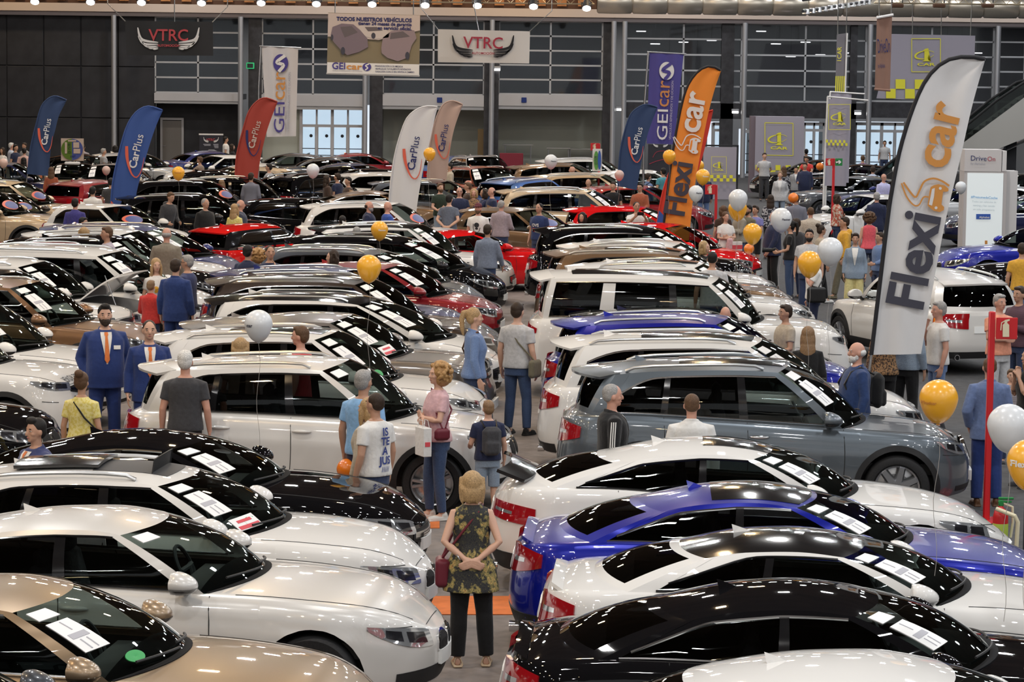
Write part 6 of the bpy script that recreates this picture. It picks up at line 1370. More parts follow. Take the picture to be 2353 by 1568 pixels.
person(1863,477,1.72,88,'man in speckled beige shirt seen from behind','heavy',D,('stand','stand'),('shirt',DOTS),('slacks',KHAKI),('crop','brown'),2)
person(1830,503,1.74,120,'dark haired man in charcoal tee between the photographer and the grey polo man','m',D,('stand','stand'),('tshirt',CHARC),('jeans',DDEN),('short','dark'),1)
person(1891,428,1.05,150,'toddler in grey hooded sweater and jeans touching a car','m',('reach','down'),('stand','stand'),('hoodie',LGREY),('jeans',DENIM),('short','brown'),0,bias=-1)
person(1793,395,1.68,262,'woman in pale striped blazer and jeans before the black saloon','w',('pocket','down'),('stand','stand'),('jacket',LGREY),('slim',LDEN),('bun','lightbrown'),0,suit=True)
person(1801,383,1.66,100,'woman with long dark hair in black and white leaf top','w',D,('stand','stand'),('shirt',BWFL),('jeans',BLACKC),('long','brown'),0)
person(1757,352,1.78,275,'young man in pale grey polo with hands behind his back by the grey display wall','m',('back','back'),('stand','stand'),('tshirt',LGREY),('slacks',CHARC),('short','dark'),0)
person(1829,384,1.50,272,'boy in grey cardigan beside the black saloon','m',D,('stand','stand'),('cardigan',GREYC),('jeans',DDEN),('short','black'),1,suit=True)
person(1850,375,1.70,255,'man in dark jacket over pale blue tee beside the black saloon','heavy',('down','hold'),('stand','stand'),('jacket',NAVY),('jeans',DDEN),('short','black'),1)
person(1862,357,1.72,240,'man in red tee bending over behind the orange balloon','m',('reach','reach'),('stand','stand'),('tshirt',REDC),('jeans',DDEN),('short','dark'),1,lean=12)
person(2031,400,1.74,300,'balding man in lavender shirt with glasses looking down','m',('phone','hold'),('stand','stand'),('shirt',LAV),('jeans',NAVY),('fringe','dark'),2,glasses=True)
person(2006,383,1.74,85,'man in pale blue shirt seen from behind among the dark saloons','m',D,('stand','stand'),('shirt',cloth('pale_blue',(.45,.50,.62))),('jeans',DDEN),('short','dark'),1)
person(1983,358,1.72,70,'bearded man in purple tee at the foot of the tall steel column','m',D,('stand','stand'),('tshirt',PURP),('jeans',DDEN),('short','brown'),1)
person(2022,535,1.6,200,'person in bright blue shirt peeping out left of the tall white feather flag','m',('hold','down'),('stand','stand'),('shirt',CHAM),('jeans',DDEN),('short','dark'),1)
person(1618,395,1.72,100,'person in dark jacket with carrier bag behind the orange feather flag','m',D,('stand','relax'),('jacket',NAVY),('jeans',CHAM),('short','dark'),1)
person(1620,556,1.66,330,'blonde woman in black top near the black SUV bonnet','w',D,('stand','stand'),('shirt',BLACKC),('jeans',DDEN),('bob','blond'),0)
person(1637,577,1.74,85,'dark haired man in grey tee seen from behind beside the blonde in black','m',D,('stand','stand'),('tshirt',LGREY),('jeans',DDEN),('crop','black'),1)
# middle
person(1012,422,1.76,300,'bearded man in dark green tee with hands joined','m',('cross2','hold'),('stand','stand'),('tshirt',GREENC),('jeans',LDEN),('short','brown'),0,beard='brown')
person(1042,448,1.76,72,'man in steel blue polo with hands clasped behind his back','m',('back','back'),('stand','stand'),('tshirt',cloth('steel_polo',(.10,.115,.155))),('jeans',DDEN),('short','black'),0,glasses=True)
person(1056,431,1.74,275,'bald man with glasses in navy polo facing the steel blue polo','m',('hold','down'),('stand','stand'),('tshirt',NAVY),('jeans',DDEN),None,2,glasses=True)
person(1089,435,1.64,265,'blonde woman in leopard print top','w',D,('stand','stand'),('shirt',LEOP),('jeans',DDEN),('bob','blond'),2)
person(1112,435,1.70,190,'brown haired staff member in navy shirt pointing','m',('reach','reach'),('stand','stand'),('shirt',NAVY),('jeans',DDEN),('bob','dark'),1)
person(1130,431,1.76,195,'balding man with sunglasses on his head in navy tee','m',D,('stand','stand'),('tshirt',NAVY),('jeans',DDEN),('fringe','dark'),2)
dm=person(1099,468,1.76,258,'man in maroon cap and white tee printed with a dog face','m',D,('stand','stand'),('tshirt',WHITEC),('jeans',DDEN),('cap','maroon'),2,beard='brown')
chest(dm,ellipse2d(.045,.05,.06,.055),1.22,M_CHAR,1,'m',.024,'dog_print'); chest(dm,ellipse2d(0,-.05,.035,.025),1.24,M_CHAR,1,'m',.026,'dog_print'); chest(dm,stroke2d([(-.075,.06),(-.08,-.03),(-.06,-.11),(0,-.14),(.06,-.11),(.085,-.03)],.014),1.24,M_CHAR,1,'m',.026,'dog_print')
person(1152,461,1.74,68,'grey haired man in pale mauve shirt seen from behind','m',('down','hold'),('stand','stand'),('shirt',cloth('mauve',(.32,.26,.29))),('jeans',DDEN),('crop','grey'),2)
om=person(1239,468,1.74,235,'young man in navy tee with white lettering looking down','m',D,('stand','stand'),('tshirt',cloth('royal_navy',(.02,.035,.11))),('jeans',DDEN),('crop','black'),1)
chest(om,text2d('OVS',.10,.03),1.22,WHITEC,1,'m',.024,'lettering'); chest(om,poly2d([(-.09,0),(.09,0),(.09,.035),(-.09,.035)]),1.15,M_REDP,1,'m',.024,'print_bar')
person(1358,490,1.62,250,'dark haired woman whose head shows over the black SUV with silver rails','w',D,('stand','stand'),('tshirt',BLACKC),('jeans',DDEN),('bob','black'),1)
pm_=person(1463,465,1.74,282,'man in white tee taking a photograph with his phone','m',('photo','photo'),('stand','stand'),('tshirt',WHITEC),('jeans',DDEN),('crop','black'),1)
worn(pm_,'phone','black phone held up by the man in white tee','phone',[('phone_body',new_mesh('phone_body',*box(.385,.0,1.50,.012,.16,.08,.005)),LEATH),('screen',new_mesh('screen',*box(.378,0,1.50,.004,.145,.068),smooth=False),M_BLK)],None)
person(1471,422,1.74,245,'dark haired man in rust orange waistcoat with glasses','m',('hold','hold'),('stand','stand'),('shirt',RUST),('jeans',DDEN),('short','black'),1,glasses=True)
pb=person(1490,399,1.66,30,'woman in blue denim shirt with dark backpack','w',D,('stand','stand'),('shirt',CHAM),('jeans',DDEN),('short','dark'),1); backpack(pb,'dark backpack on the woman in blue denim shirt',BLACKC,'w')
person(1524,387,1.74,120,'person in teal tee beside the orange feather flag','m',D,('stand','stand'),('tshirt',TEAL),('jeans',DDEN),('short','black'),1)
bp=person(1315,383,1.76,170,'bald man in grey shirt with navy backpack','m',D,('stand','stand'),('shirt',GREYC),('jeans',DDEN),None,2); backpack(bp,'navy backpack on the bald man in grey shirt',NAVY)
person(1352,412,1.70,255,'balding man whose face shows behind the bald backpacker','m',D,('stand','stand'),('shirt',VSTR),('jeans',DDEN),('fringe','dark'),1)
person(1409,419,1.72,250,'dark haired man looking down beside the small white balloon','m',D,('stand','stand'),('tshirt',BLACKC),('jeans',DDEN),('short','dark'),1)
person(1121,517,1.80,68,'man in grey blue shirt walking beside the red sports car','m',('down','fwd'),('stand','walkB'),('shirt',cloth('greyblue',(.17,.20,.27))),('jeans',DDEN),('short','dark'),1,beard='dark')
person(848,463,1.74,352,'balding bearded man in dark navy jacket','m',D,('stand','stand'),('jacket',NAVY),('jeans',DDEN),('fringe','dark'),2,beard='grey')
person(881,464,1.74,20,'bald man in bright blue tee','m',D,('stand','stand'),('tshirt',cloth('bright_blue',(.02,.07,.33))),('jeans',DDEN),None,2)
person(787,497,1.60,90,'dark head showing over the white crossover by the two balding men','m',D,('stand','stand'),('tshirt',BLACKC),('jeans',DDEN),('short','black'),1)
person(820,523,1.66,90,'grey head showing beside the yellow balloon over the black carrier','m',D,('stand','stand'),('tshirt',GREYC),('jeans',DDEN),('short','grey'),1)
st=person(472,457,1.76,318,'man in black staff jacket with orange lanyard and badge','heavy',D,('stand','stand'),('jacket',BLACKC),('slacks',BLACKC),('crop','grey'),1)
link('lanyard',new_mesh('lanyard',*tube([(.02,.06,1.48),(.155,.03,1.35),(.185,0,1.18),(.155,-.03,1.35),(.02,-.06,1.48)],.008,5)),ORAC,st); link('badge',new_mesh('badge',*box(.20,0,1.13,.012,.09,.12,.004),smooth=False),WHITEC,st)
person(553,460,1.74,5,'bald man in slate leather jacket','m',D,('stand','stand'),('jacket',cloth('slate',(.05,.06,.09))),('slacks',DDEN),('fringe','grey'),2)
person(540,470,1.64,60,'blonde whose hair shows behind the bald man in slate jacket','w',D,('stand','stand'),('shirt',YELC),('jeans',DDEN),('long','blond'),0)
person(367,437,1.74,320,'man in dark hooded sweater leaning over a car','m',('hold','hold'),('stand','stand'),('hoodie',CHARC),('jeans',DDEN),('short','brown'),1,lean=14)
person(383,523,1.76,82,'bald man in tan grey jacket seen from behind','heavy',D,('stand','stand'),('jacket',TANC),('slacks',KHAKI),('fringe','grey'),2)
person(308,522,1.74,200,'dark haired man in thin striped shirt','m',D,('stand','stand'),('shirt',VSTR),('jeans',DDEN),('short','brown'),1)
person(570,565,1.76,70,'man in dark navy suit seen from behind beside the red coupe','m',D,('stand','stand'),('jacket',NAVY),('slacks',NAVY),('short','black'),1)
person(621,566,1.76,285,'short haired man in navy tee drinking, hand at mouth','m',('chin','down'),('stand','stand'),('tshirt',NAVY),('jeans',DDEN),('crop','dark'),1)
person(660,575,1.66,75,'woman with long curly ginger blond hair between the cars','w',D,('stand','stand'),('tshirt',BROWNC),('jeans',DDEN),('curly','curlblond'),0)
person(763,577,1.64,195,'dark haired woman whose face shows over the wine red hatchback','w',D,('stand','stand'),('tshirt',BLACKC),('jeans',DDEN),('bob','dark'),0)
gw=person(359,596,1.68,290,'smiling blonde woman in white tee with gold flower print','w',D,('stand','stand'),('tshirt',WHITEC),('slim',BLACKC),('long','blond'),0,free=True)
chest(gw,merge([poly2d([(.05*math.cos(a)*(1+.4*math.cos(3*a)),.05*math.sin(a)*(1+.4*math.cos(3*a))) for a in np.linspace(0,2*PI,24)[:-1]]),stroke2d([(0,-.04),(.01,-.13),(-.03,-.17)],.02)]) if False else poly2d([(.06*math.cos(a)*(1+.3*math.cos(3*a)),.05*math.sin(a)*(1+.3*math.cos(3*a))) for a in np.linspace(0,2*PI,24)[:-1]]),1.24,MUST,1,'w',.026,'flower_print')
chest(gw,stroke2d([(0,.0),(.01,-.09),(-.03,-.13)],.025),1.20,BROWNC,1,'w',.026,'stem_print')
person(404,597,1.80,78,'young man in blue suit seen from behind beside the smiling blonde','m',D,('stand','stand'),('jacket',cloth('suit_blue_dark',(.020,.042,.15))),('slacks',cloth('suit_blue_dark',(.020,.042,.15))),('short','dark'),0,('shoe',LEATH))
person(430,588,1.76,165,'man in navy polo with sunglasses on his head behind the young man in suit','heavy',D,('stand','stand'),('tshirt',cloth('navy_violet',(.035,.045,.12))),('jeans',DDEN),('short','grey'),1,glasses=True)
person(297,645,1.40,75,'boy in bright red sweater looking into the open bonnet','m',('hold','down'),('stand','stand'),('shirt',REDC),('jeans',DDEN),('short','lightbrown'),0)
person(553,779,1.64,90,'blonde woman between the pearl white crossover and the white SUV','w',D,('stand','stand'),('tshirt',BEIGEC),('jeans',LDEN),('bob','blond'),0)
person(690,752,1.78,165,'dark haired man in red tee between the pearl white crossover and the white SUV','m',D,('stand','stand'),('tshirt',cloth('bright_red',(.55,.035,.045))),('jeans',DDEN),('short','brown'),2)
person(173,457,1.74,80,'man in violet sweater with pink collar seen from behind','m',D,('stand','stand'),('shirt',VIO),('jeans',DDEN),('short','black'),2)
person(153,501,1.76,345,'dark haired man in navy suit beside the silver blue estate','m',D,('stand','stand'),('jacket',NAVY),('slacks',NAVY),('short','black'),1,suit=True)
person(194,524,1.62,80,'blonde head showing over the white crossover in the left block','w',D,('stand','stand'),('tshirt',BEIGEC),('jeans',DDEN),('bob','blond'),0)
person(258,531,1.60,90,'dark head showing over the black SUV in the left block','m',D,('stand','stand'),('tshirt',BLACKC),('jeans',DDEN),('short','dark'),1)
bw=person(213,430,1.72,85,'man in white shirt with dark shoulder strap seen from behind','m',D,('stand','stand'),('shirt',WHITEC),('jeans',DDEN),('short','black'),1)
person(255,410,1.72,85,'dark haired man in grey top left of the blue feather flag','m',D,('stand','stand'),('tshirt',CHARC),('jeans',DDEN),('short','black'),1)
person(577,398,1.76,80,'man in dark plaid shirt seen from behind at the red feather flag','m',D,('stand','stand'),('shirt',PLAID),('jeans',DDEN),('short','dark'),1)
person(618,377,1.76,170,'man in grey polo right of the red feather flag','heavy',D,('stand','stand'),('tshirt',GREYC),('slacks',LGREY),('short','black'),1)
person(510,414,1.62,70,'woman with long blond hair over the black gold lit SUV','w',D,('stand','stand'),('tshirt',BROWNC),('jeans',DDEN),('long','lightbrown'),0)
person(459,361,1.76,160,'man in taupe tee with black braces reaching for a car','m',('reach','reach'),('stand','stand'),('tshirt',cloth('taupe',(.22,.16,.12))),('slacks',BLACKC),('short','brown'),1)
person(724,404,1.68,20,'woman with long dark hair and lanyard under the white balloon','w',('hold','hold'),('stand','stand'),('shirt',BROWNC),('jeans',BLACKC),('long','dark'),0)
person(775,399,1.74,150,'man in navy staff shirt seen from behind near the white balloon','m',D,('stand','stand'),('tshirt',NAVY),('jeans',DDEN),('short','dark'),1)
person(800,408,1.72,210,'dark haired man looking down beside the navy staff shirt','m',D,('stand','stand'),('tshirt',BROWNC),('jeans',DDEN),('short','black'),1)
person(1033,376,1.72,190,'man in pale peach shirt behind the beige feather flag','m',D,('stand','stand'),('shirt',BEIGEC),('jeans',DDEN),('short','black'),1)
person(1075,420,1.70,180,'man reaching from behind the copper red SUV','m',('reach','reach'),('stand','stand'),('tshirt',BROWNC),('jeans',DDEN),('short','brown'),1)
# far back row
person(519,315,1.76,10,'man in white tee beside the dark roll-up stand','m',D,('stand','stand'),('tshirt',WHITEC),('jeans',DDEN),('short','black'),1)
person(534,332,1.66,5,'long haired woman behind the man in white tee at the back','w',D,('stand','stand'),('shirt',BLACKC),('jeans',DDEN),('long','dark'),0)
person(26,329,1.76,15,'white haired man in pale blue shirt in the far left group','m',D,('stand','stand'),('shirt',cloth('pale_blue',(.45,.50,.62))),('jeans',DDEN),('short','white'),2)
person(36,333,1.74,330,'dark haired man in navy tee in the far left group','m',D,('stand','stand'),('tshirt',NAVY),('jeans',DDEN),('short','black'),1)
person(56,329,1.72,230,'man in grey top looking down in the far left group','m',D,('stand','stand'),('tshirt',GREYC),('jeans',DDEN),('short','dark'),1)
person(56,341,1.72,90,'dark haired man in pink checked shirt in the far left group','m',D,('stand','stand'),('shirt',PINKF),('jeans',DDEN),('short','black'),1)
person(5,340,1.64,240,'dark haired woman cut by the left edge in the far left group','w',D,('stand','stand'),('tshirt',WHITEC),('jeans',DDEN),('long','dark'),1)
person(53,363,1.66,160,'person in dark top with long hair before the far left group','w',D,('stand','stand'),('shirt',CHARC),('jeans',DDEN),('long','black'),1)
person(203,332,1.74,85,'man in striped tee seen from behind right of the round eco sign','m',D,('stand','stand'),('tshirt',STRP),('jeans',DDEN),('crop','black'),1)
person(238,342,1.70,20,'grey haired man in grey top right of the striped tee','m',D,('stand','stand'),('tshirt',GREYC),('jeans',DDEN),('short','grey'),1)
person(265,335,1.68,90,'dark head near the left steel column at the back','w',D,('stand','stand'),('tshirt',CHARC),('jeans',DDEN),('bob','black'),1)
person(121,354,1.72,20,'person in orange top right of the navy feather flag','m',D,('stand','stand'),('tshirt',ORAC),('jeans',DDEN),('short','dark'),1)
person(118,385,1.66,90,'woman in rust patterned top at the foot of the navy feather flag','w',D,('stand','stand'),('shirt',RUST),('jeans',DDEN),('long','brown'),1)
person(1853,343,1.70,90,'dark head at the glass doors behind the man in red tee','m',D,('stand','stand'),('tshirt',BLACKC),('jeans',DDEN),('short','black'),1)
person(2033,324,1.72,260,'person beyond the lit doors at the right back','m',D,('stand','stand'),('tshirt',LGREY),('jeans',DDEN),('short','dark'),1)
# ------------------------------------------------------------------ banners, flags, signs, balloons
def flat(n,c,rough=.6,**k): return mat('flat_'+n,c,rough,**k)
F_BLK=flat('black',(.02,.02,.024)); F_WHT=flat('white',(.70,.69,.68)); F_RED=flat('vtrc_red',(.48,.05,.06)); F_DRED=flat('dark_red',(.36,.02,.05)); F_PURP=flat('purple',(.055,.04,.24)); F_ORA=flat('orange',(.58,.25,.05)); F_YEL=flat('yellow',(.75,.70,.04)); F_GRY=flat('grey',(.33,.33,.38),.7); F_LAV=flat('lavender_grey',(.33,.31,.37),.75); F_DGR=flat('dark_grey',(.055,.055,.075)); F_RORA=flat('red_orange',(.66,.11,.06)); F_TXT=flat('text_navy',(.025,.03,.12)); F_BRWN=flat('tan_cloth',(.24,.135,.10),.8); F_GRN=flat('green',(.02,.20,.05)); F_CREAM=flat('cream',(.66,.60,.42)); F_SRED=flat('sign_red',(.50,.010,.015),.35); F_BLUE=flat('blue',(.03,.10,.42)); F_LBL=flat('light_blue',(.20,.45,.75)); F_SIL=flat('silver_grey',(.42,.42,.44))
def cloth_flag(n,c,tr=.25):
    m=mat('flag_'+n,c,.75,bump=.12,nscale=7); b=m.node_tree.nodes['Principled BSDF']; b.inputs['Transmission Weight'].default_value=0; return m
C_NAVY=cloth_flag('navy',(.035,.060,.135)); C_BLUE=cloth_flag('blue',(.035,.085,.30)); C_REDF=cloth_flag('red',(.36,.045,.03)); C_WHF=cloth_flag('white',(.66,.655,.66)); C_BEI=cloth_flag('beige',(.44,.31,.26)); C_ORF=cloth_flag('orange',(.76,.25,.03)); C_RSH=cloth_flag('bright_red',(.62,.05,.03))
def pxm(vf, Y): return [tuple(at_y(x,y,Y)) for x,y in vf[0]], vf[1]
def decal(parent, name, vf, Y, m):
    """flat print at distance Y; vf in picture coordinates"""
    v,f=pxm(vf,Y); o=link(name,new_mesh(name,[tuple(Vector(p)-Vector(parent.location)) for p in v],f,smooth=False),m,parent); return o
def tline(s, p0, p1, bold=0.0, k=1.0, hgt=None):
    """text with its baseline running from picture point p0 to p1"""
    V,F=text2d(s,1.0,bold); w=max(v[0] for v in V); dx,dy=p1[0]-p0[0],p1[1]-p0[1]; L=math.hypot(dx,dy); d=(dx/L,dy/L); u=(d[1],-d[0]); sc=L/w; sh=sc if hgt is None else hgt/.72
    return [(p0[0]+d[0]*x*sc+u[0]*y*sh,p0[1]+d[1]*x*sc+u[1]*y*sh) for x,y in V],F
def rect(x0,y0,x1,y1): return [(x0,y0),(x1,y0),(x1,y1),(x0,y1)],[(0,1,2,3)]
def quad(*p): return list(p),[(0,1,2,3)]
def pstroke(pts,w): return stroke2d(pts,w)
def sheet_mesh(name, rows, Y, wave=.03, nw=3.0, thick=.012, sag=0.0):
    """rows: list of (left px, right px) from bottom to top, all at distance Y with a gentle ripple"""
    n=len(rows); m=13; G=[]
    for i,(l,r) in enumerate(rows):
        G.append([at_y(l[0]+(r[0]-l[0])*j/(m-1),l[1]+(r[1]-l[1])*j/(m-1),Y)+Vector((0,wave*math.sin(nw*PI*j/(m-1)+i*.18),0)) for j in range(m)])
    V,F=grid(G); k=len(V); V=V+[(p[0],p[1]+thick,p[2]) for p in V]; F2=[tuple(i+k for i in f[::-1]) for f in F]
    rim=[(i,0) for i in range(n)]+[(n-1,j) for j in range(1,m)]+[(i,m-1) for i in range(n-2,-1,-1)]+[(0,j) for j in range(m-2,0,-1)]
    E=[(a[0]*m+a[1],k+a[0]*m+a[1],k+b[0]*m+b[1],b[0]*m+b[1]) for a,b in zip(rim,rim[1:]+rim[:1])]
    return V,F+F2+E
def localmesh(name,vf,loc,m,parent,smooth=True): return link(name,new_mesh(name,[tuple(Vector(p)-Vector(loc)) for p in vf[0]],vf[1],smooth=smooth,angle=50),m,parent)
def resample(P,n):
    P=[Vector((a[0],a[1])) for a in P]; d=[0]
    for a,b in zip(P,P[1:]): d.append(d[-1]+(b-a).length)
    out=[]
    # Catmull-Rom for smooth edges
    for k in range(n):
        s=d[-1]*k/(n-1); i=max(0,min(len(P)-2,next((q for q in range(len(P)-1) if d[q+1]>=s-1e-9),len(P)-2))); t=(s-d[i])/max(1e-9,d[i+1]-d[i])
        p0=P[max(i-1,0)];p1=P[i];p2=P[i+1];p3=P[min(i+2,len(P)-1)]
        out.append(tuple(.5*((2*p1)+(p2-p0)*t+(2*p0-5*p1+4*p2-p3)*t*t+(3*p1-p0-3*p2+p3)*t**3)))
    return out
_SW=[((291,336),6.5),((292,362),7.5),((297,386),6.0),((304,402),4.2),((313,408),3.0),((321,400),2.2),((327,384),1.6),((331,362),.8)]
def frame_of(p0,p1,q):
    dx,dy=p1[0]-p0[0],p1[1]-p0[1]; L=math.hypot(dx,dy); d=(dx/L,dy/L); u=(d[1],-d[0]); v=(q[0]-p0[0],q[1]-p0[1]); return ((v[0]*d[0]+v[1]*d[1])/L,(v[0]*u[0]+v[1]*u[1])/L)
def unframe(p0,p1,f):
    dx,dy=p1[0]-p0[0],p1[1]-p0[1]; L=math.hypot(dx,dy); d=(dx/L,dy/L); u=(d[1],-d[0]); return (p0[0]+(d[0]*f[0]+u[0]*f[1])*L,p0[1]+(d[1]*f[0]+u[1]*f[1])*L)
def clear_Y(px,py,Y,rad=.22):
    best=None
    for k in range(160):
        y=Y+(k+1)//2*.06*(1 if k%2 else -1); x=at_y(px,py,y).x; ok=True
        for bx_,by_,f,hl,hw in car_boxes():
            if abs(bx_-x)>4 or abs(by_-y)>4: continue
            u=abs((x-bx_)*f[0]+(y-by_)*f[1]); v=abs(-(x-bx_)*f[1]+(y-by_)*f[0])
            if u<hl+rad and v<hw+rad: ok=False; break
        if ok: return y
    return Y
def feather(label,L,R,Y,m,sleeve,base_z=0.0,toe=None,Y0=None):
    b0=at_y(L[0][0],L[0][1],Y); b1=at_y(L[1][0],L[1][1],Y); d=(b0-b1).normalized(); fx=b0.x+d.x/(-d.z)*b0.z; fp=project((fx,Y,0))
    Y=clear_Y(fp[0],fp[1],Y)
    bl=at_y(L[0][0],L[0][1],Y); r=empty('feather_flag',(bl.x,Y,0),0,label,'flag'); n=30; l=resample(L,n); rr=resample(R,n)
    localmesh('cloth',sheet_mesh('c',list(zip(l,rr)),Y,.022,2.6,.008),r.location,m,r)
    sw=max(3.0,abs(R[0][0]-L[0][0])*.045)
    localmesh('pole_sleeve',tube([at_y(p[0],p[1],Y-.01) for p in l],sw*Y/FPX*(.95 if sleeve is F_BLK else .55),8),r.location,sleeve,r)
    b0=at_y(L[0][0],L[0][1],Y); b1=at_y(L[1][0],L[1][1],Y); d=(b0-b1).normalized(); 
    foot=Vector((b0.x+d.x/(-d.z)*b0.z if d.z<0 else b0.x,Y,.06)); localmesh('pole',tube([b0+(b1-b0)*.05,foot],.018,8),r.location,M_SIL,r)
    localmesh('base_plate',box(foot.x,Y,.03,.5,.5,.06,.015),r.location,M_CHAR,r)
    if toe is not None:
        k=5; localmesh('coloured_hem',sheet_mesh('h',[(l[i],(l[i][0]+(rr[i][0]-l[i][0])*max(.02,(1-i/(k-1)))*1.0,l[i][1]+(rr[i][1]-l[i][1])*max(.02,1-i/(k-1)))) for i in range(k)],Y-.035,.0,1,.004),r.location,toe,r)
    return r
def carplus(label,L,R,Y,m,sleeve,p0,p1,tcol,scol,toe=None):
    r=feather(label,L,R,Y,m,sleeve,toe=toe); Y=r.location.y; Yd=Y-.05
    s1=tline('Car',p0,unframe(p0,p1,(.49,0)),.022); s2=tline('Plus',unframe(p0,p1,(.515,0)),p1,.0)
    decal(r,'lettering',merge3([s1,s2]),Yd,tcol)
    B0,B1=(312,388),(330,311); pts=[unframe(p0,p1,frame_of(B0,B1,q)) for q,_ in _SW]; k=math.hypot(p1[0]-p0[0],p1[1]-p0[1])/79.0
    sp=resample(pts,22); ws=np.interp(np.linspace(0,1,22),np.linspace(0,1,len(_SW)),[w*k for _,w in _SW]); decal(r,'swoosh',pstroke(sp,list(ws)),Yd,scol); return r
def merge3(L):
    V=[];F=[]
    for v,f in L: o=len(V); V+=list(v); F+=[tuple(i+o for i in q_) for q_ in f]
    return V,F
carplus('navy feather flag at the left edge with white lettering and red swoosh',[(63,400),(70,340),(82,289),(95,245),(112,226),(129,221),(153,230)],[(112,405),(117,340),(127,299),(136,265),(153,231)],88,C_NAVY,C_NAVY,(107,334),(118,274),F_WHT,F_RORA)
carplus('bright blue feather flag with white lettering and red corner at its foot',[(253,503),(258,425),(272,357),(289,296),(306,265),(323,250),(343,244),(373,253)],[(306,503),(314,442),(332,374),(347,323),(360,286),(374,254)],70.5,C_BLUE,C_BLUE,(312,388),(330,311),F_WHT,F_RORA,F_RORA)
carplus('red feather flag with pale lettering and dark swoosh',[(540,418),(544,357),(558,299),(571,258),(588,235),(609,225),(637,234)],[(590,424),(598,367),(612,306),(626,265),(638,235)],84,C_REDF,C_REDF,(583,342),(600,280),F_BEI if False else flat('pale_letter',(.55,.46,.40)),F_TXT)
carplus('beige feather flag behind the white one with navy lettering',[(982,410),(987,340),(999,282),(1013,248),(1026,235),(1043,232),(1063,240)],[(1026,413),(1035,340),(1043,299),(1054,265),(1064,241)],80.5,C_BEI,C_BEI,(1020,349),(1031,287),F_TXT,F_RORA)
carplus('white feather flag with navy lettering and red hem in the middle',[(891,512),(897,425),(907,357),(921,306),(935,272),(955,253),(979,244),(1005,245)],[(953,534),(958,476),(972,391),(986,333),(999,272),(1006,246)],70,C_WHF,C_WHF,(952,392),(965,315),F_TXT,F_RORA,F_RORA)
carplus('navy feather flag in front of the hanging blue flag, right of centre',[(1420,428),(1424,357),(1434,306),(1448,265),(1465,248),(1485,240),(1510,246)],[(1463,437),(1475,367),(1489,306),(1511,247)],78,C_NAVY,C_NAVY,(1463,357),(1477,294),F_WHT,F_RORA)
feather('red feather flag mostly hidden behind the orange one',[(1508,520),(1526,430),(1562,340),(1590,290),(1615,262),(1638,253)],[(1562,520),(1602,400),(1622,330),(1639,254)],64.5,C_RSH,C_RSH,toe=F_BLUE)
_RD1=[(800,500),(900,640),(960,690),(1010,600),(1070,490),(1180,450),(1290,480),(1390,545)]; _RD2=[(775,510),(840,680),(930,790),(1000,790),(1060,690),(1125,690)]
_CARP=[(1150,560),(1195,535),(1250,523),(1330,540),(1380,580),(1380,612),(1350,622),(1312,618),(1300,700),(1290,785),(1325,818),(1320,858),(1270,882),(1190,866),(1110,800),(1128,680),(1138,610)]
def flexi(label,L,R,Y,m,fp,ic,cp,col1,col2,colm):
    r=feather(label,L,R,Y,m,F_BLK); Y=r.location.y; Yd=Y-.055; sc,ox,oy=ic
    T=lambda p:((1933+p[0]*.17857-2140)*sc+ox,(330+p[1]*.17857-460)*sc+oy)
    decal(r,'lettering',tline('Flexi',*fp,.028),Yd,col1); decal(r,'lettering_car',tline('car',*cp,.022),Yd,col2)
    w=3.6*sc; decal(r,'road_emblem',merge3([pstroke(resample([T(p) for p in _RD1],30),w*1.25),pstroke(resample([T(p) for p in _RD2],26),w)]),Yd,col2)
    decal(r,'car_emblem',poly2d([T(p) for p in _CARP],0),Yd-.003,col2)
    decal(r,'emblem_cutout',merge3([ellipse2d(*T((1275,577)),3.4*sc,3.4*sc,14),ellipse2d(*T((1220,828)),3.4*sc,3.4*sc,14),poly2d([T(p) for p in((1168,585),(1205,572),(1195,680),(1168,800),(1128,785),(1150,680))],0)]),Yd-.006,colm); return r
flexi('tall orange feather flag with black border, dark and white lettering',[(1521,552),(1538,405),(1550,324),(1566,243),(1582,194),(1607,162),(1633,152),(1656,162)],[(1583,554),(1594,446),(1611,344),(1627,263),(1643,203),(1657,163)],62.5,C_ORF,((1571,497),(1591,376)),(.585,1587,338),((1605,307),(1622,214)),F_DGR,F_WHT,C_ORF)
flexi('tallest white feather flag with black border and orange emblem',[(2002,816),(2036,533),(2048,446),(2068,344),(2097,251),(2129,182),(2170,142),(2218,130),(2263,136)],[(2117,814),(2167,533),(2206,365),(2234,243),(2264,138)],36.6,C_WHF,((2118,712),(2160,498)),(1.0,2140,460),((2174,390),(2210,243)),F_DGR,F_ORA,C_WHF)
# ---------------------------------------------------------------- hanging banners
def hang(name,label,corners,Y,m,strings=(),wave=.02,cat='banner'):
    """corners: tl tr br bl in picture coordinates"""
    tl,tr,br,bl=corners; c=at_y((tl[0]+tr[0])/2,(tl[1]+tr[1])/2,Y); r=empty(name,tuple(c),0,label,cat); n=9
    rows=[((bl[0]+(tl[0]-bl[0])*k/(n-1),bl[1]+(tl[1]-bl[1])*k/(n-1)),(br[0]+(tr[0]-br[0])*k/(n-1),br[1]+(tr[1]-br[1])*k/(n-1))) for k in range(n)]
    localmesh('cloth',sheet_mesh('c',rows,Y,wave,4,.01),r.location,m,r)
    if strings:
        st=[]
        for a,b in strings:
            p=at_y(*a,Y); q_=at_y(*b,Y); 
            st.append(tube([p,q_,Vector((q_.x,q_.y,13.98))],.018,6))
        localmesh('hanging_rope',merge(st),r.location,M_SIL,r)
    return r
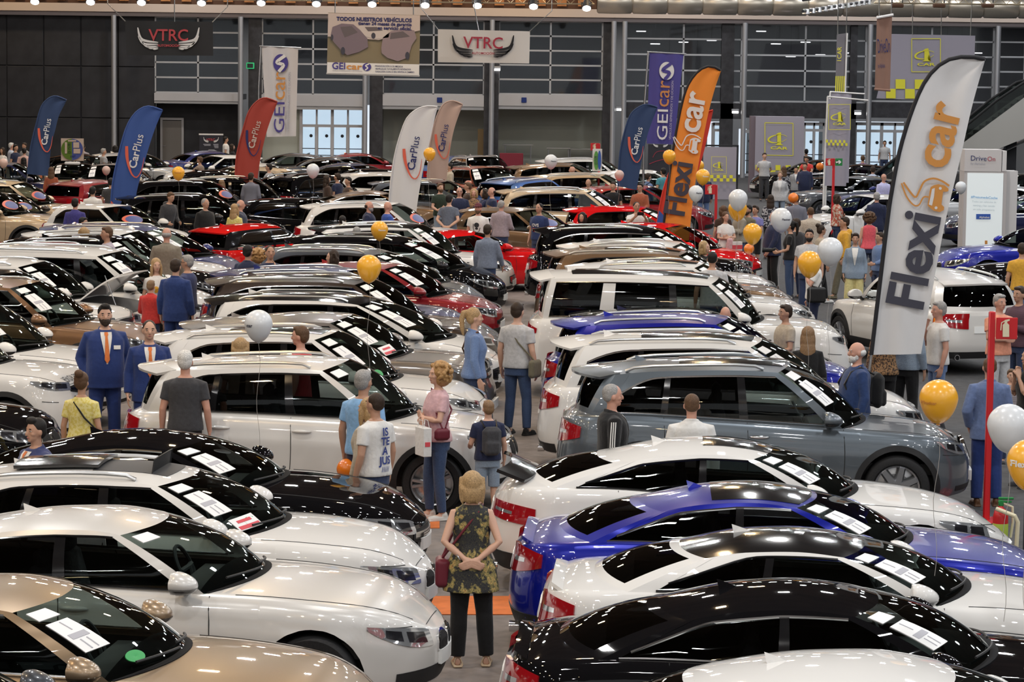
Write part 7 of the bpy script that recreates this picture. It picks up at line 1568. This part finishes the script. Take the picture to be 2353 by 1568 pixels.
def wings(r,cx,cy,k,Yd,m):
    for sg in(-1,1):
        out=[]
        for (x0,y0,x1,y1,x2,y2,w) in((72,-42,62,-2,24,8,7),(71,-14,58,12,24,14,6),(62,6,50,22,24,20,5),(50,20,42,28,24,25,4),(38,27,34,31,24,29,3.2)):
            pts=resample([(cx+sg*x0*k,cy+y0*k*.70),(cx+sg*x1*k,cy+y1*k*.70),(cx+sg*x2*k,cy+y2*k*.70)],12); ws=[max(.3,w*.85*k*math.sin(PI*min(1,.12+.8*t))) for t in np.linspace(0,1,12)]; out.append(pstroke(pts,ws))
        decal(r,'wing_emblem',merge3(out),Yd,m)
r=hang('hanging_banner','black hanging banner with red letters and white wings',((287,48),(489,50),(490,128),(291,127)),93,flat('banner_black',(.022,.022,.024),.5),(((288,49),(247,8)),((401,50),(401,10)),((488,51),(523,15))))
decal(r,'lettering',tline('VTRC',(341,93),(432,93.5),.012,hgt=27),92.9,F_RED); decal(r,'lettering',tline('AUTOMOCIÓN',(361,107),(413,107.5),.02),92.9,F_RED); wings(r,387,92,.98,92.9,F_WHT)
r=hang('hanging_banner','white hanging banner with red letters and black wings',((1006,67),(1218,72),(1216,146),(1006,143)),93,flat('banner_white',(.62,.60,.58),.6),(((1006,67),(965,15)),((1100,70),(1090,18)),((1217,72),(1268,25))))
decal(r,'lettering',tline('VTRC',(1064,110),(1155,112),.012,hgt=27),92.9,F_DRED); decal(r,'lettering',tline('AUTOMOCIÓN',(1084,124.5),(1136,125.5),.02),92.9,F_DRED); wings(r,1110,110,.98,92.9,F_BLK)
# large dealer poster with printed cars
r=hang('hanging_poster','large hanging poster with three printed cars and dark lettering',((754,29),(966,35),(963,174),(751,168)),90,flat('poster_olive',(.20,.165,.10),.6),(((770,29),(770,5)),((950,34),(950,8))),wave=.012)
Yd=89.95
decal(r,'poster_sky',quad((754,29),(966,35),(966,66),(880,78),(754,92)),Yd,flat('poster_sky',(.50,.42,.39),.6)) if False else decal(r,'poster_sky',(([(754,30),(965,35.5),(965,70),(870,92),(753,84)]),[(0,1,2,3,4)]),Yd,flat('poster_sky',(.50,.42,.39),.6))
decal(r,'poster_foot',quad((752,143),(963.5,148),(963,173),(751,168)),Yd,F_WHT)
decal(r,'lettering',tline('TODOS NUESTROS VEHÍCULOS',(773,47),(946,51),.04),Yd-.02,F_TXT); decal(r,'lettering',tline('tienen 24 meses de garantia',(823,57),(946,60),.035),Yd-.02,F_TXT); decal(r,'lettering',tline('en servicio oficial.',(868,67.5),(946,69.5),.035),Yd-.02,F_TXT)
def pcar(pts,win,wheels,m):
    decal(r,'printed_car',poly2d(pts,0),Yd-.01,m); decal(r,'printed_window',poly2d(win,0),Yd-.015,flat('printed_glass',(.11,.09,.10)))
    decal(r,'printed_wheel',merge3([ellipse2d(*w,16) for w in wheels]),Yd-.015,F_DGR)
pcar([(822,62),(836,56),(870,58),(886,66),(895,76),(893,86),(862,90),(840,84)],[(838,62),(866,62),(880,70),(846,72)],[(858,82,5,7)],flat('printed_white',(.52,.46,.44)))
pcar([(760,80),(764,62),(785,54),(812,56),(828,70),(844,88),(846,108),(824,120),(798,127),(786,118),(766,96)],[(782,62),(808,60),(822,74),(792,86)],[(788,117,5,9),(763,86,3,7)],flat('printed_violet',(.17,.13,.16)))
pcar([(876,110),(880,86),(898,72),(928,66),(952,70),(957,88),(946,104),(938,132),(914,141),(890,133),(877,122)],[(898,76),(926,72),(942,84),(896,90)],[(936,128,5,9)],flat('printed_mauve',(.25,.19,.21)))
decal(r,'lettering',tline('GEI',(763,158),(793,159),.02),Yd-.02,F_PURP); decal(r,'lettering',tline('car',(796,159),(832,160),.02,hgt=14),Yd-.02,F_ORA)
decal(r,'emblem',ellipse2d(843,154,10,9),Yd-.02,F_PURP); decal(r,'emblem_road',pstroke(resample([(848,147),(840,151),(845,156),(839,161)],14),3),Yd-.025,F_WHT)
for i,t in enumerate(('FINANCIACIÓN A SU MEDIDA','VEHÍCULOS TOTALMENTE REVISADOS','TASACIÓN CON O SIN VENTA A CAMBIO')): decal(r,'lettering',tline(t,(862,153+6.5*i),(862+(64,82,90)[i],154.5+6.5*i),.015),Yd-.02,F_TXT)
decal(r,'lettering',tline('VEHICULOS SEMINUEVOS Y DE OCASION',(763,163),(832,165)),Yd-.02,F_GRY)
localmesh('bottom_rail',tube([at_y(750,169,90),at_y(964,174.5,90)],.03,8),r.location,F_WHT,r)
# vertical dealer flags on poles
def polebanner(label,cor,Y,m,pole,arm,t1,t2,t3,circ,c1,c2,c3,cc,cr):
    Y=clear_Y(pole[1][0],400,Y,.3); r=hang('pole_banner',label,cor,Y,m,wave=.035); Yd=Y-.07
    p0=at_y(*pole[0],Y); p1=at_y(*pole[1],Y); foot=Vector((p1.x,Y,.03))
    localmesh('pole',tube([p0,p1,foot],.035,8),r.location,M_SIL,r); localmesh('arm',tube([at_y(*arm[0],Y),at_y(*arm[1],Y)],.022,8),r.location,M_SIL,r); localmesh('base_plate',box(foot.x,Y,.03,.7,.7,.06,.01),r.location,M_CHAR,r)
    decal(r,'lettering',tline('GEI',*t1,.0,hgt=25),Yd,c1); decal(r,'lettering',tline('car',*t2,.0,hgt=33),Yd,c2); decal(r,'lettering',tline('VEHICULOS SEMINUEVOS Y DE OCASION',*t3),Yd,c3)
    x,y,q_=circ; decal(r,'emblem',ellipse2d(x,y,q_*.95,q_*1.15),Yd,cc); decal(r,'emblem_road',pstroke(resample([(x+q_*.55,y-q_*.95),(x-q_*.5,y-q_*.1),(x+q_*.35,y+q_*.25),(x-q_*.25,y+q_*1.1)],18),q_*.42),Yd-.02,cr)
    return r
polebanner('tall white hanging flag with purple and orange lettering',((601,107),(685,111),(680,313),(613,315)),91,flat('flag_cloth_white',(.58,.56,.57),.75),((599,108),(594,200)),((596,106),(692,110)),((653,305),(654,235)),((654,229),(656,166)),((664,302),(668,166)),(645,145,18),F_PURP,F_ORA,F_GRY,F_PURP,F_WHT)
polebanner('tall blue hanging flag with white and orange lettering',((1493,122),(1571,125),(1549,332),(1486,330)),84,flat('flag_cloth_blue',(.065,.055,.25),.75),((1490,120),(1481,240)),((1487,119),(1577,124)),((1533,322),(1535,252)),((1536,246),(1540,186)),((1542,321),(1548,186)),(1532,163,18),F_WHT,flat('dull_orange',(.55,.22,.06)),flat('pale_lav',(.45,.42,.55)),F_WHT,F_PURP)
# grey and yellow display
def onecar(r,cx,cy,k,Yd,frame=True,sl=0.0):
    X=lambda x,y:(cx+x*k,cy+y*k+sl*x*k)
    if frame:
        L=[X(-33,-38),X(33,-38),X(33,38),X(-33,38),X(-33,-38)]
        decal(r,'frame_line',merge3([pstroke([L[i],L[i+1]],1.6*k) for i in range(4)]),Yd,F_YEL)
    one=[(-8,-10),(-2,-15),(5,-16),(5,11),(11,14),(-10,14),(-4,11),(-4,-9)]
    decal(r,'numeral',poly2d([X(*p) for p in one],0),Yd,F_YEL)
    el=[X(-3+22*math.cos(a),-1+9*math.sin(a)-3*math.cos(a)) for a in np.linspace(.35,2*PI-.25,30)]; ws=[(1.0+3.2*max(0,-math.cos(a)))*k for a in np.linspace(.35,2*PI-.25,30)]
    decal(r,'ring',pstroke(el,ws),Yd,F_YEL); decal(r,'lettering',tline('CAR',X(-20,24),X(21,24),.03,hgt=6.5*k),Yd,F_YEL)
def checks(r,x0,y0,w,h,n,Yd,sl=0.0,start=0):
    q_=[]
    for row in range(2):
        for i in range(n):
            if (i+row+start)%2==0: a=x0+w*i; y=y0+h*row; q_.append(quad((a,y+sl*w*i),(a+w,y+sl*w*(i+1)),(a+w,y+h+sl*w*(i+1)),(a,y+h+sl*w*i)))
    decal(r,'check_pattern',merge3(q_),Yd,F_YEL)
r=hang('hanging_board','largest grey hanging banner with yellow emblem and check pattern',((2049,78),(2241,82),(2236,236),(2014,226)),100,F_LAV,(((2097,80),(2097,2)),((2163,81),(2163,3)),((2230,82),(2233,5))),wave=.0)
onecar(r,2128,127,1.0,99.95); checks(r,2036,182,22,22,9,99.95,.01,1)
r=hang('hanging_board','thin grey hanging banner seen almost edge on with striped yellow foot',((1923,79),(1946,76),(1941,215),(1919,214)),90,flat('lav_dark',(.16,.15,.165),.7),(((1925,79),(1926,8)),((1945,76),(1946,8))),wave=.0)
decal(r,'check_pattern',merge3([quad((1920+4.6*i,175),(1922.6+4.6*i,175),(1921.6+4.6*i,213),(1919+4.6*i,213)) for i in range(5)]),89.95,F_YEL); decal(r,'lettering',tline('1CAR',(1933,140),(1934,108)),89.95,F_YEL)
localmesh('edge_strip',tube([at_y(1946.5,76,89.9),at_y(1942,215,89.9)],.03,6),r.location,F_WHT,r)
r=hang('hanging_board','brown cloth banner seen from its back with reversed looking lettering',((2015,41),(2050,37),(2045,208),(2010,206)),80,F_BRWN,(((2020,40),(2020,8)),((2048,36),(2049,5))),wave=.01)
decal(r,'lettering',tline('DriveOn',(2018,122),(2046,120),.0,hgt=34),79.95,F_TXT); decal(r,'lettering',tline('by Alphabet',(2018,156),(2034,155),.0,hgt=10),79.95,F_TXT)
localmesh('top_rail',tube([at_y(2014,41,79.95),at_y(2053,34,79.95)],.04,8),r.location,F_WHT,r); localmesh('bottom_rail',tube([at_y(2009,205,79.95),at_y(2046,208,79.95)],.035,8),r.location,F_BRWN,r)
def pillar_banner(label,cor,Y,pole,arm):
    Y=clear_Y(pole[1][0],420,Y,.3); r=hang('pole_banner',label,cor,Y,F_LAV,wave=.02); r['_y']=Y; p0=at_y(*pole[0],Y); p1=at_y(*pole[1],Y); foot=Vector((p1.x,Y,.03))
    localmesh('pole',tube([p0,p1,foot],.03,8),r.location,F_WHT,r); localmesh('arm',tube([at_y(*arm[0],Y),at_y(*arm[1],Y)],.025,8),r.location,F_WHT,r); localmesh('base_plate',box(foot.x,Y,.03,.6,.6,.06,.01),r.location,M_CHAR,r); return r
pillar_banner('grey hanging flag just behind the grey striped pole banner',((1911,214),(1957,217),(1950,420),(1906,420)),88,((1908,211),(1900,330)),((1907,211),(1987,216)))
r=pillar_banner('tall grey pole banner with yellow emblem and small checks',((1905,228),(1957,231),(1944,428),(1893,427)),84,((1902,222),(1893,425)),((1901,222),(1995,231)))
onecar(r,1929,269,.76,r['_y']-.1); checks(r,1897.5,321,5,6.5,10,r['_y']-.1,.03)
r=empty('display_wall',(at_y(1790,350,110).x,110,0),0,'large grey display wall with yellow emblem and checks','display'); x0=at_y(1736,300,110).x; x1=at_y(1848,300,110).x; zt=at_y(1790,268,110).z
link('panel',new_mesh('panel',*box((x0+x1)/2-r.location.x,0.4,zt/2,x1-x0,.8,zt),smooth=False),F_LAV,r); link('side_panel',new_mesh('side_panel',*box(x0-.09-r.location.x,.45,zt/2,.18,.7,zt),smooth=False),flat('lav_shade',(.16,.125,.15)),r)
onecar(r,1790,320,.98,109.97,True,.02); checks(r,1736,379,11.5,12,9,109.97,.01)
r=empty('display_wall',(at_y(1653,380,104).x,104,0),0,'smaller grey cloth display wall with yellow emblem beside the steel column','display'); x0=at_y(1616,380,104).x; x1=at_y(1692,380,104).x; zt=at_y(1653,338,104).z
link('panel',new_mesh('panel',*box((x0+x1)/2-r.location.x,.1,zt/2,x1-x0,.1,zt),smooth=False),F_LAV,r); link('frame',new_mesh('frame',*merge([box(x0-.05-r.location.x,.1,zt/2,.06,.1,zt+.1),box(x1+.05-r.location.x,.1,zt/2,.06,.1,zt+.1),box((x0+x1)/2-r.location.x,.1,zt+.05,x1-x0+.16,.1,.06)]),smooth=False),M_CHAR,r)
onecar(r,1652,380,.52,103.9,True,.01); checks(r,1617,402,7.4,7.4,10,103.9,.01)
# roll-up stand
r=empty('rollup_stand',(at_y(485,360,114).x,114,0),0,'dark roll-up stand with white wings and a printed silver car','stand'); zt=at_y(485,309,114).z; w=at_y(512,340,114).x-at_y(459,340,114).x
link('panel',new_mesh('panel',*box(0,0,zt/2,w,.03,zt),smooth=False),flat('rollup_dark',(.03,.03,.04)),r); link('top_rail',new_mesh('top_rail',*box(0,0,zt,w+.05,.06,.06)),F_WHT,r); link('base',new_mesh('base',*box(0,0,.05,w+.1,.35,.10,.02)),M_SIL,r)
decal(r,'lettering',tline('VTRC',(474,324),(494,324),.012),113.95,F_RED); wings(r,485,322,.24,113.95,F_WHT)
decal(r,'print_lines',merge3([rect(467+2*i,331+i*2.6,484,332.6+i*2.6) for i in range(2)]+[rect(490+i,331+i*2.6,502,332.6+i*2.6) for i in range(4)]),113.95,F_GRY)
decal(r,'printed_car',poly2d([(462,355),(464,350),(474,348),(480,344),(492,344),(500,348),(507,351),(507,356),(463,358)],0),113.95,F_SIL); decal(r,'printed_wheel',merge3([ellipse2d(470,355.5,3,3.2,12),ellipse2d(499,355,3,3.2,12)]),113.9,F_DGR)
# dark display under the blue flag
r=empty('rollup_stand',(at_y(1515,380,112).x,112,0),0,'black stand with white wings and a printed car outline under the blue hanging flag','stand'); zt=at_y(1515,332,112).z
link('panel',new_mesh('panel',*box(0,0,zt/2,at_y(1545,380,112).x-at_y(1492,380,112).x,.03,zt),smooth=False),flat('rollup_dark',(.03,.03,.04)),r); link('base',new_mesh('base',*box(0,0,.05,1.0,.35,.10,.02)),M_SIL,r)
wings(r,1518,333,.24,111.95,F_WHT); decal(r,'printed_outline',merge3([pstroke(resample([(1500,362),(1508,350),(1525,347),(1542,352)],14),1.0),pstroke(resample([(1492,377),(1510,370),(1530,366),(1546,368)],14),1.2)]),111.95,F_DRED)
# round eco sign standing on a car roof, green blue sign on another
r=empty('roof_sign',tuple(at_y(166,372,93.2)),0,'square beige roof sign with round green and blue eco emblem','sign'); Yd=93.15
a,b=at_y(140,318,93.2),at_y(192,370,93.2); link('board',new_mesh('board',*box((a.x+b.x)/2-r.location.x,.03,(a.z+b.z)/2-r.location.z,b.x-a.x,.05,a.z-b.z),smooth=False),flat('sign_beige',(.52,.40,.32)),r); link('foot',new_mesh('foot',*box(0,.03,-.05,.5,.25,.10,.03)),F_WHT,r)
cx,cy,q_=165.5,343.5,25; decal(r,'emblem_green',poly2d([(cx+q_*math.cos(t)*1.0,cy+q_*math.sin(t)*.98) for t in np.linspace(PI*.5,PI*1.5,20)],0),Yd,flat('eco_green',(.10,.17,.02))); decal(r,'emblem_blue',poly2d([(cx+q_*math.cos(t),cy+q_*math.sin(t)*.98) for t in np.linspace(-PI*.5,PI*.5,20)],0),Yd,flat('eco_blue',(.05,.07,.26)))
for i,t in enumerate('ECO'): decal(r,'lettering',tline(t,(156.5,335.5+8.6*i),(162.5,335.5+8.6*i),.02,hgt=6),Yd-.02,flat('eco_dark',(.03,.06,.02)))
decal(r,'label_box',merge3([rect(149,327,154,353),rect(156,322,175,325.5),rect(168.5,327,182,340),rect(169,342,184.5,353)]),Yd-.02,flat('sign_beige',(.52,.40,.32))); decal(r,'lettering',tline('DGT',(162,362),(174,361),.02),Yd-.02,F_TXT)
r=empty('roof_sign',tuple(at_y(1372,398,86)),0,'white roof sign with green and blue oval beside the red sign post','sign'); a,b=at_y(1362,342,86),at_y(1383,394,86)
link('board',new_mesh('board',*box(0,.03,(a.z+b.z)/2-r.location.z,b.x-a.x,.05,a.z-b.z),smooth=False),F_WHT,r); link('foot',new_mesh('foot',*box(0,.03,-.03,.36,.2,.10,.03)),F_WHT,r)
decal(r,'emblem',merge3([ellipse2d(1370,369,5.5,22)]),85.95,flat('leaf_green',(.10,.32,.06))); decal(r,'emblem_blue',ellipse2d(1377.5,368,3.8,22),85.93,F_BLUE)
for i,t in enumerate('ECO'): decal(r,'lettering',tline(t,(1366.5,364+7*i),(1372.5,364+7*i),.02,hgt=5),85.9,F_DGR)
# fire point signs on posts
def ext_icon(cx,cy,k): 
    X=lambda x,y:(cx+x*k,cy+y*k)
    return merge3([poly2d([X(*p) for p in((-6,-6),(-3,-9),(3,-9),(6,-6),(6,16),(-6,16))],0),poly2d([X(*p) for p in((-2.5,-15),(7,-17),(7,-14),(2.5,-12),(2.5,-9),(-2.5,-9))],0),pstroke([X(*p) for p in((-2.5,-13),(-8,-10),(-9,-2),(-9.5,4))],2.0*k)])
def firepost(label,base,top,sign,Y,arrow=None,foot=True):
    pb=at_y(*top,Y); r=empty('sign_post',(pb.x,Y,0),0,label,'sign'); link('post',new_mesh('post',*box(0,0,pb.z/2,.07,.07,pb.z,.01)),F_SRED,r); link('base_plate',new_mesh('base_plate',*box(0,0,.015,.4,.4,.03,.008)),F_SRED,r)
    def board(q_,m):
        a=at_y(q_[0],q_[1],Y); b=at_y(q_[2],q_[3],Y); return link('sign_board',new_mesh('sign_board',*box((a.x+b.x)/2-pb.x,-.05,(a.z+b.z)/2,b.x-a.x,.03,a.z-b.z,.004),smooth=False),m,r)
    board(sign,F_SRED); h=sign[3]-sign[1]; decal(r,'pictogram',ext_icon((sign[0]+sign[2])/2,(sign[1]+sign[3])/2+h*.01,h/40),Y-.075,F_CREAM)
    if arrow:
        board(arrow,F_GRN); cx=(arrow[0]+arrow[2])/2; cy=(arrow[1]+arrow[3])/2; k=(arrow[3]-arrow[1])/16
        decal(r,'arrow',poly2d([(cx-6*k,cy-1.3*k),(cx+1*k,cy-1.3*k),(cx-1*k,cy-4*k),(cx+2*k,cy-4*k),(cx+6*k,cy),(cx+2*k,cy+4*k),(cx-1*k,cy+4*k),(cx+1*k,cy+1.3*k),(cx-6*k,cy+1.3*k)],0),Y-.075,F_WHT)
    return r
firepost('tall red post with extinguisher sign at the right edge, a red bottle at its foot',None,(2280,716),(2288,729,2335,779),at_z(2266,1200).y)
firepost('thin red post with extinguisher sign before the smaller grey display wall',None,(1646,425),(1620,424,1644,447),at_z(1645,585).y)
firepost('thin red post with extinguisher sign and green arrow sign',None,(1916,364),(1897,364,1914,381),76,(1919,364,1935,381))
firepost('thin red post with extinguisher sign before the back recess',None,(1377,330),(1357,329,1376,346),92)
def extinguisher(label,px,py,h=.52):
    g=at_z(px,py); r=empty('fire_extinguisher',(g.x,g.y,0),0,label,'extinguisher')
    link('bottle',new_mesh('bottle',*lathe([(.0001,0),(.075,0),(.08,.02),(.08,.36),(.065,.42),(.03,.45),(.025,.47),(.0001,.47)],18)),F_SRED,r); link('label_band',new_mesh('label_band',*lathe([(.081,.10),(.082,.11),(.082,.28),(.081,.29)],18)),flat('label_lime',(.42,.55,.08)),r)
    link('valve',new_mesh('valve',*merge([box(0,0,.50,.05,.05,.07,.01),box(.05,0,.55,.16,.03,.025,.008),box(.04,0,.515,.14,.03,.02,.006)])),F_GRN,r); link('hose',new_mesh('hose',*tube([(.02,0,.50),(.12,0,.46),(.13,0,.30),(.11,0,.14)],.014,8)),F_CREAM,r); return r
extinguisher('red fire extinguisher with lime label at the foot of the tall red post',2297,1266); extinguisher('red fire extinguisher in front of the toddler beside the white car',1724+190,536)
g=at_z(2330,1275); r=empty('barrier_rail',(g.x,g.y,0),0,'pale bent rail beside the fire extinguisher','rail'); link('rail',new_mesh('rail',*tube([(.02,0,0),(.03,0,.34),(0,0,.40),(-.18,.1,.46)],.022,8)),F_CREAM,r); link('foot',new_mesh('foot',*box(.02,0,.015,.2,.2,.03,.008)),M_SIL,r)
# flag stand pole at the right edge
g=at_z(2350,1395); r=empty('flag_pole',(g.x,g.y,0),0,'thin black pole at the right edge by the blue coupe bonnet','pole'); link('pole',new_mesh('pole',*tube([(0,0,0),(0,0,1.05)],.017,8)),M_CHAR,r); link('base_plate',new_mesh('base_plate',*box(0,0,.015,.35,.35,.03,.008)),M_CHAR,r)
# lit pillar sign
Y=at_z(2262,590).y; r=empty('pillar_sign',(at_y(2265,500,Y).x,Y,0),0,'white lit pillar sign with a two box head on the right','sign'); X=lambda px,py:at_y(px,py,Y).x-r.location.x; Z=lambda px,py:at_y(px,py,Y).z
def bx(x0,y0,x1,y1,dy0,dy1,bev=.0): a,b=X(x0,y0),X(x1,y1); t,u=Z((x0+x1)/2,y0),max(0,Z((x0+x1)/2,y1)); return box((a+b)/2,(dy0+dy1)/2,(t+u)/2,b-a,dy1-dy0,t-u,bev)
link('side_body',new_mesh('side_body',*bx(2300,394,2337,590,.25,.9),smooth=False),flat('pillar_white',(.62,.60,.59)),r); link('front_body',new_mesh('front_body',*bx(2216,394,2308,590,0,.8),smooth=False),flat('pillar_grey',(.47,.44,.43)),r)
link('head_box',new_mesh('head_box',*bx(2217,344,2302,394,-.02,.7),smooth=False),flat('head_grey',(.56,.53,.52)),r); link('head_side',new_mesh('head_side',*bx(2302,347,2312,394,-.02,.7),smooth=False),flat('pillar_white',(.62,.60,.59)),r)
link('light_panel',new_mesh('light_panel',*bx(2223,398,2300,580,-.03,.0),smooth=False),mat('lit_panel',(.62,.66,.66),.4,emis=(.86,.94,.95),estr=.30),r); Yd=Y-.05
decal(r,'lettering',tline('Drive',(2231,369),(2267,370),.0),Yd,F_TXT); decal(r,'lettering',tline('On',(2269,370),(2287,370.5),.0),Yd,F_DRED); decal(r,'lettering',tline('by Alphabet',(2231,378),(2264,379)),Yd,F_GRY)
decal(r,'lettering',tline('#PresumedeCoche',(2231,455),(2292,458),.012),Yd,F_LBL); decal(r,'lettering',merge3([tline('Todos son vehículos de',(2234,465),(2289,467)),tline('renting y han tenido',(2236,474),(2286,476)),tline('un solo propietario',(2236,483),(2285,485))]),Yd,flat('faint_print',(.50,.58,.62)))
decal(r,'tag',rect(2243,492,2276,504),Yd,F_BLUE); decal(r,'lettering',tline('Alphabet',(2250,501.5),(2274,502),.02),Yd-.01,F_WHT); decal(r,'print_post',rect(2263,553,2269,572),Yd,F_ORA)
# cones of paper, tag on the windscreen behind photo man, low bush by the blue saloon
r=empty('potted_bush',tuple(at_z(2318,668,.0)),0,'small clipped green bush beside the black sports sedan','plant')
rb=random.Random(2); lv=[]
for _ in range(220):
    t=rb.uniform(0,2*PI); u=rb.uniform(.1,1); p=(.28*math.cos(t)*math.sqrt(1-u*u*.6),.28*math.sin(t)*math.sqrt(1-u*u*.6),.62+.34*u); d=rb.uniform(.02,.045); lv.append(([(p[0]-d,p[1],p[2]),(p[0],p[1]-d,p[2]+d*.4),(p[0]+d,p[1],p[2]+d*.2),(p[0],p[1]+d,p[2]-d*.2)],[(0,1,2,3)]))
o=link('leaves',new_mesh('leaves',*merge(lv),smooth=False),mat('bush_leaf',(.14,.30,.05),.6,noise=.4,nscale=30),r); o['kind']='stuff'; link('pot',new_mesh('pot',*lathe([(.0001,0),(.16,0),(.22,.60),(.20,.62),(.0001,.60)],18)),M_CHAR,r)
# ---------------------------------------------------------------- balloons
BP=[(.0001,.55)]+[(.5*math.sin(t)*(1-.10*max(0,-math.cos(t))**1.2) if True else 0,.5*-math.cos(PI-t)*(1.0 if math.cos(t)>0 else 1.22)) for t in np.linspace(.12,PI-.16,22)]
BP=[(max(.0001,.5*math.sin(t)*(1-.16*max(0,-math.cos(t)))),.5*math.cos(t)*(1.0 if math.cos(t)>0 else 1.30)) for t in np.linspace(0,PI*.965,26)]
BM=new_mesh('balloon_skin',*lathe([(r_,z_) for r_,z_ in BP],28),angle=0); KM=new_mesh('knot',*lathe([(.0001,-.60),(.02,-.615),(.05,-.665),(.045,-.67),(.0001,-.65)],12))
BR=new_mesh('balloon_skin',*ellipsoid((0,0,0),(.5,.5,.5),28,18),angle=0)
BY=mat('balloon_yellow',(.86,.42,.03),.28,coat=.3); BW=mat('balloon_white',(.66,.68,.70),.28,coat=.3); BO=mat('balloon_orange',(.80,.20,.015),.25,coat=.4); BK=mat('balloon_blush',(.60,.42,.37),.3,coat=.2)
STRING=mat('string_grey',(.35,.33,.31),.6)
def balloon(px,py,d,m,label,text=None,D=.29,rnd=False,string=1.15,ry=0.0,Y=None):
    Y=Y or FPX*D/d; p=at_y(px,py,Y); r=empty('balloon',tuple(p),0,label,'balloon'); b=link('balloon_skin',BR if rnd else BM,m,r,scale=(D,D,D)); link('knot',KM,m,b,(0,0,.12) if rnd else None)
    n=11; L=min(string,p.z-D*.66-.02)
    if L>.05: link('string',new_mesh('string',*tube([(.018*math.sin(k*.9)*(k>0),.01*math.cos(k*1.3)*(k>0),-D*(.53 if rnd else .655)-L*k/(n-1)) for k in range(n)],.0022,5)),STRING,r)
    if text:
        t,dx,dz,w,col=text; V,F=text2d(t,1,.03); ww=max(v[0] for v in V); vv=[]
        for x,y in V:
            a=(x/ww-.5)*w+dx; z=dz+(y/ww)*w; q_=.5**2-(a*a)-(z*z); vv.append((a*D,-(math.sqrt(max(.001,q_))+.006)*D,z*D))
        link('lettering',new_mesh('lettering',vv,F,smooth=False),col,r)
    return r
TX=('Flexicar',.18,-.05,.42,F_WHT); TD=('Flexicar',.20,-.05,.40,F_DGR)
balloon(594,745,66,BW,'white balloon with dark lettering over the pearl white crossover',('car',-.28,-.08,.22,F_DGR))
balloon(848,614,57,BY,'yellow balloon with long string over the wine red hatchback'); balloon(872,528,40,BY,'yellow balloon with pale lettering over the black people carrier',TX)
balloon(2157,917,90,BY,'big yellow balloon before the man in light blue blazer',('Flexicar',-.30,-.10,.35,F_ORA)); balloon(2318,978,100,BW,'big white balloon at the right edge above the yellow one'); balloon(2366,1062,106,BY,'big yellow balloon with white lettering cut by the right edge',('Flexicar',-.16,-.06,.60,F_WHT))
balloon(1860,604,55,BY,'yellow balloon in front of the balding man in white polo'); balloon(1908,575,59,BW,'white balloon beside the yellow one over the walking woman')
balloon(1795,503,50,BW,'white balloon with dark lettering above the bomber jacket man',TD); balloon(1729,535,44,BY,'yellow balloon above the small orange balloon'); balloon(1696,457,44,BW,'white balloon above the woman in white tee'); balloon(1695,480,41,BY,'yellow balloon half hidden behind the white one over the phone man',Y=42.6)
balloon(1721,572,24,BO,'small round orange balloon held by the teenage boy',rnd=True,D=.2,string=.3); balloon(797,1078,48,BO,'round orange balloon in the hand of the man in sky blue polo',rnd=True,D=.215,string=.12,Y=28.7)
balloon(1884,383,18,BO,'round orange balloon among the dark saloons by the arrow sign',rnd=True,D=.26,string=.4); balloon(1823,455,22,BO,'orange balloon hidden behind the checked shirt man',rnd=True,D=.24,string=.4,Y=64)
balloon(1599,443,34,BW,'white balloon against the foot of the orange feather flag',TD); balloon(1615,405,33,BY,'yellow balloon with lettering against the orange feather flag',TX); balloon(1604,381,27,BY,'yellow balloon half behind the orange feather flag',Y=66); balloon(1538,359,30,BY,'yellow balloon left of the orange feather flag lettering')
balloon(1266,370,30,BW,'white balloon with dark lettering before the back recess',TD); balloon(1423,402,22,BK,'small pale balloon on a stick at the foot of the navy feather flag',D=.24); balloon(987,353,28,BY,'yellow balloon in front of the beige feather flag')
balloon(719,391,30,BW,'white balloon over the woman with lanyard'); balloon(410,397,29,BY,'yellow balloon with pale lettering right of the blue feather flag',('Flexicar',0,-.04,.6,F_ORA)); balloon(244,391,19,BK,'small blush balloon left of the blue feather flag',D=.24); balloon(8,374,20,BK,'blush balloon at the left edge',D=.24)
balloon(2059,390,18,BW,'white balloon just left of the tallest feather flag',D=.26); balloon(2208,430,26,BW,'white balloon just left of the lit pillar sign')
bpy.data.scenes.remove(_TS)
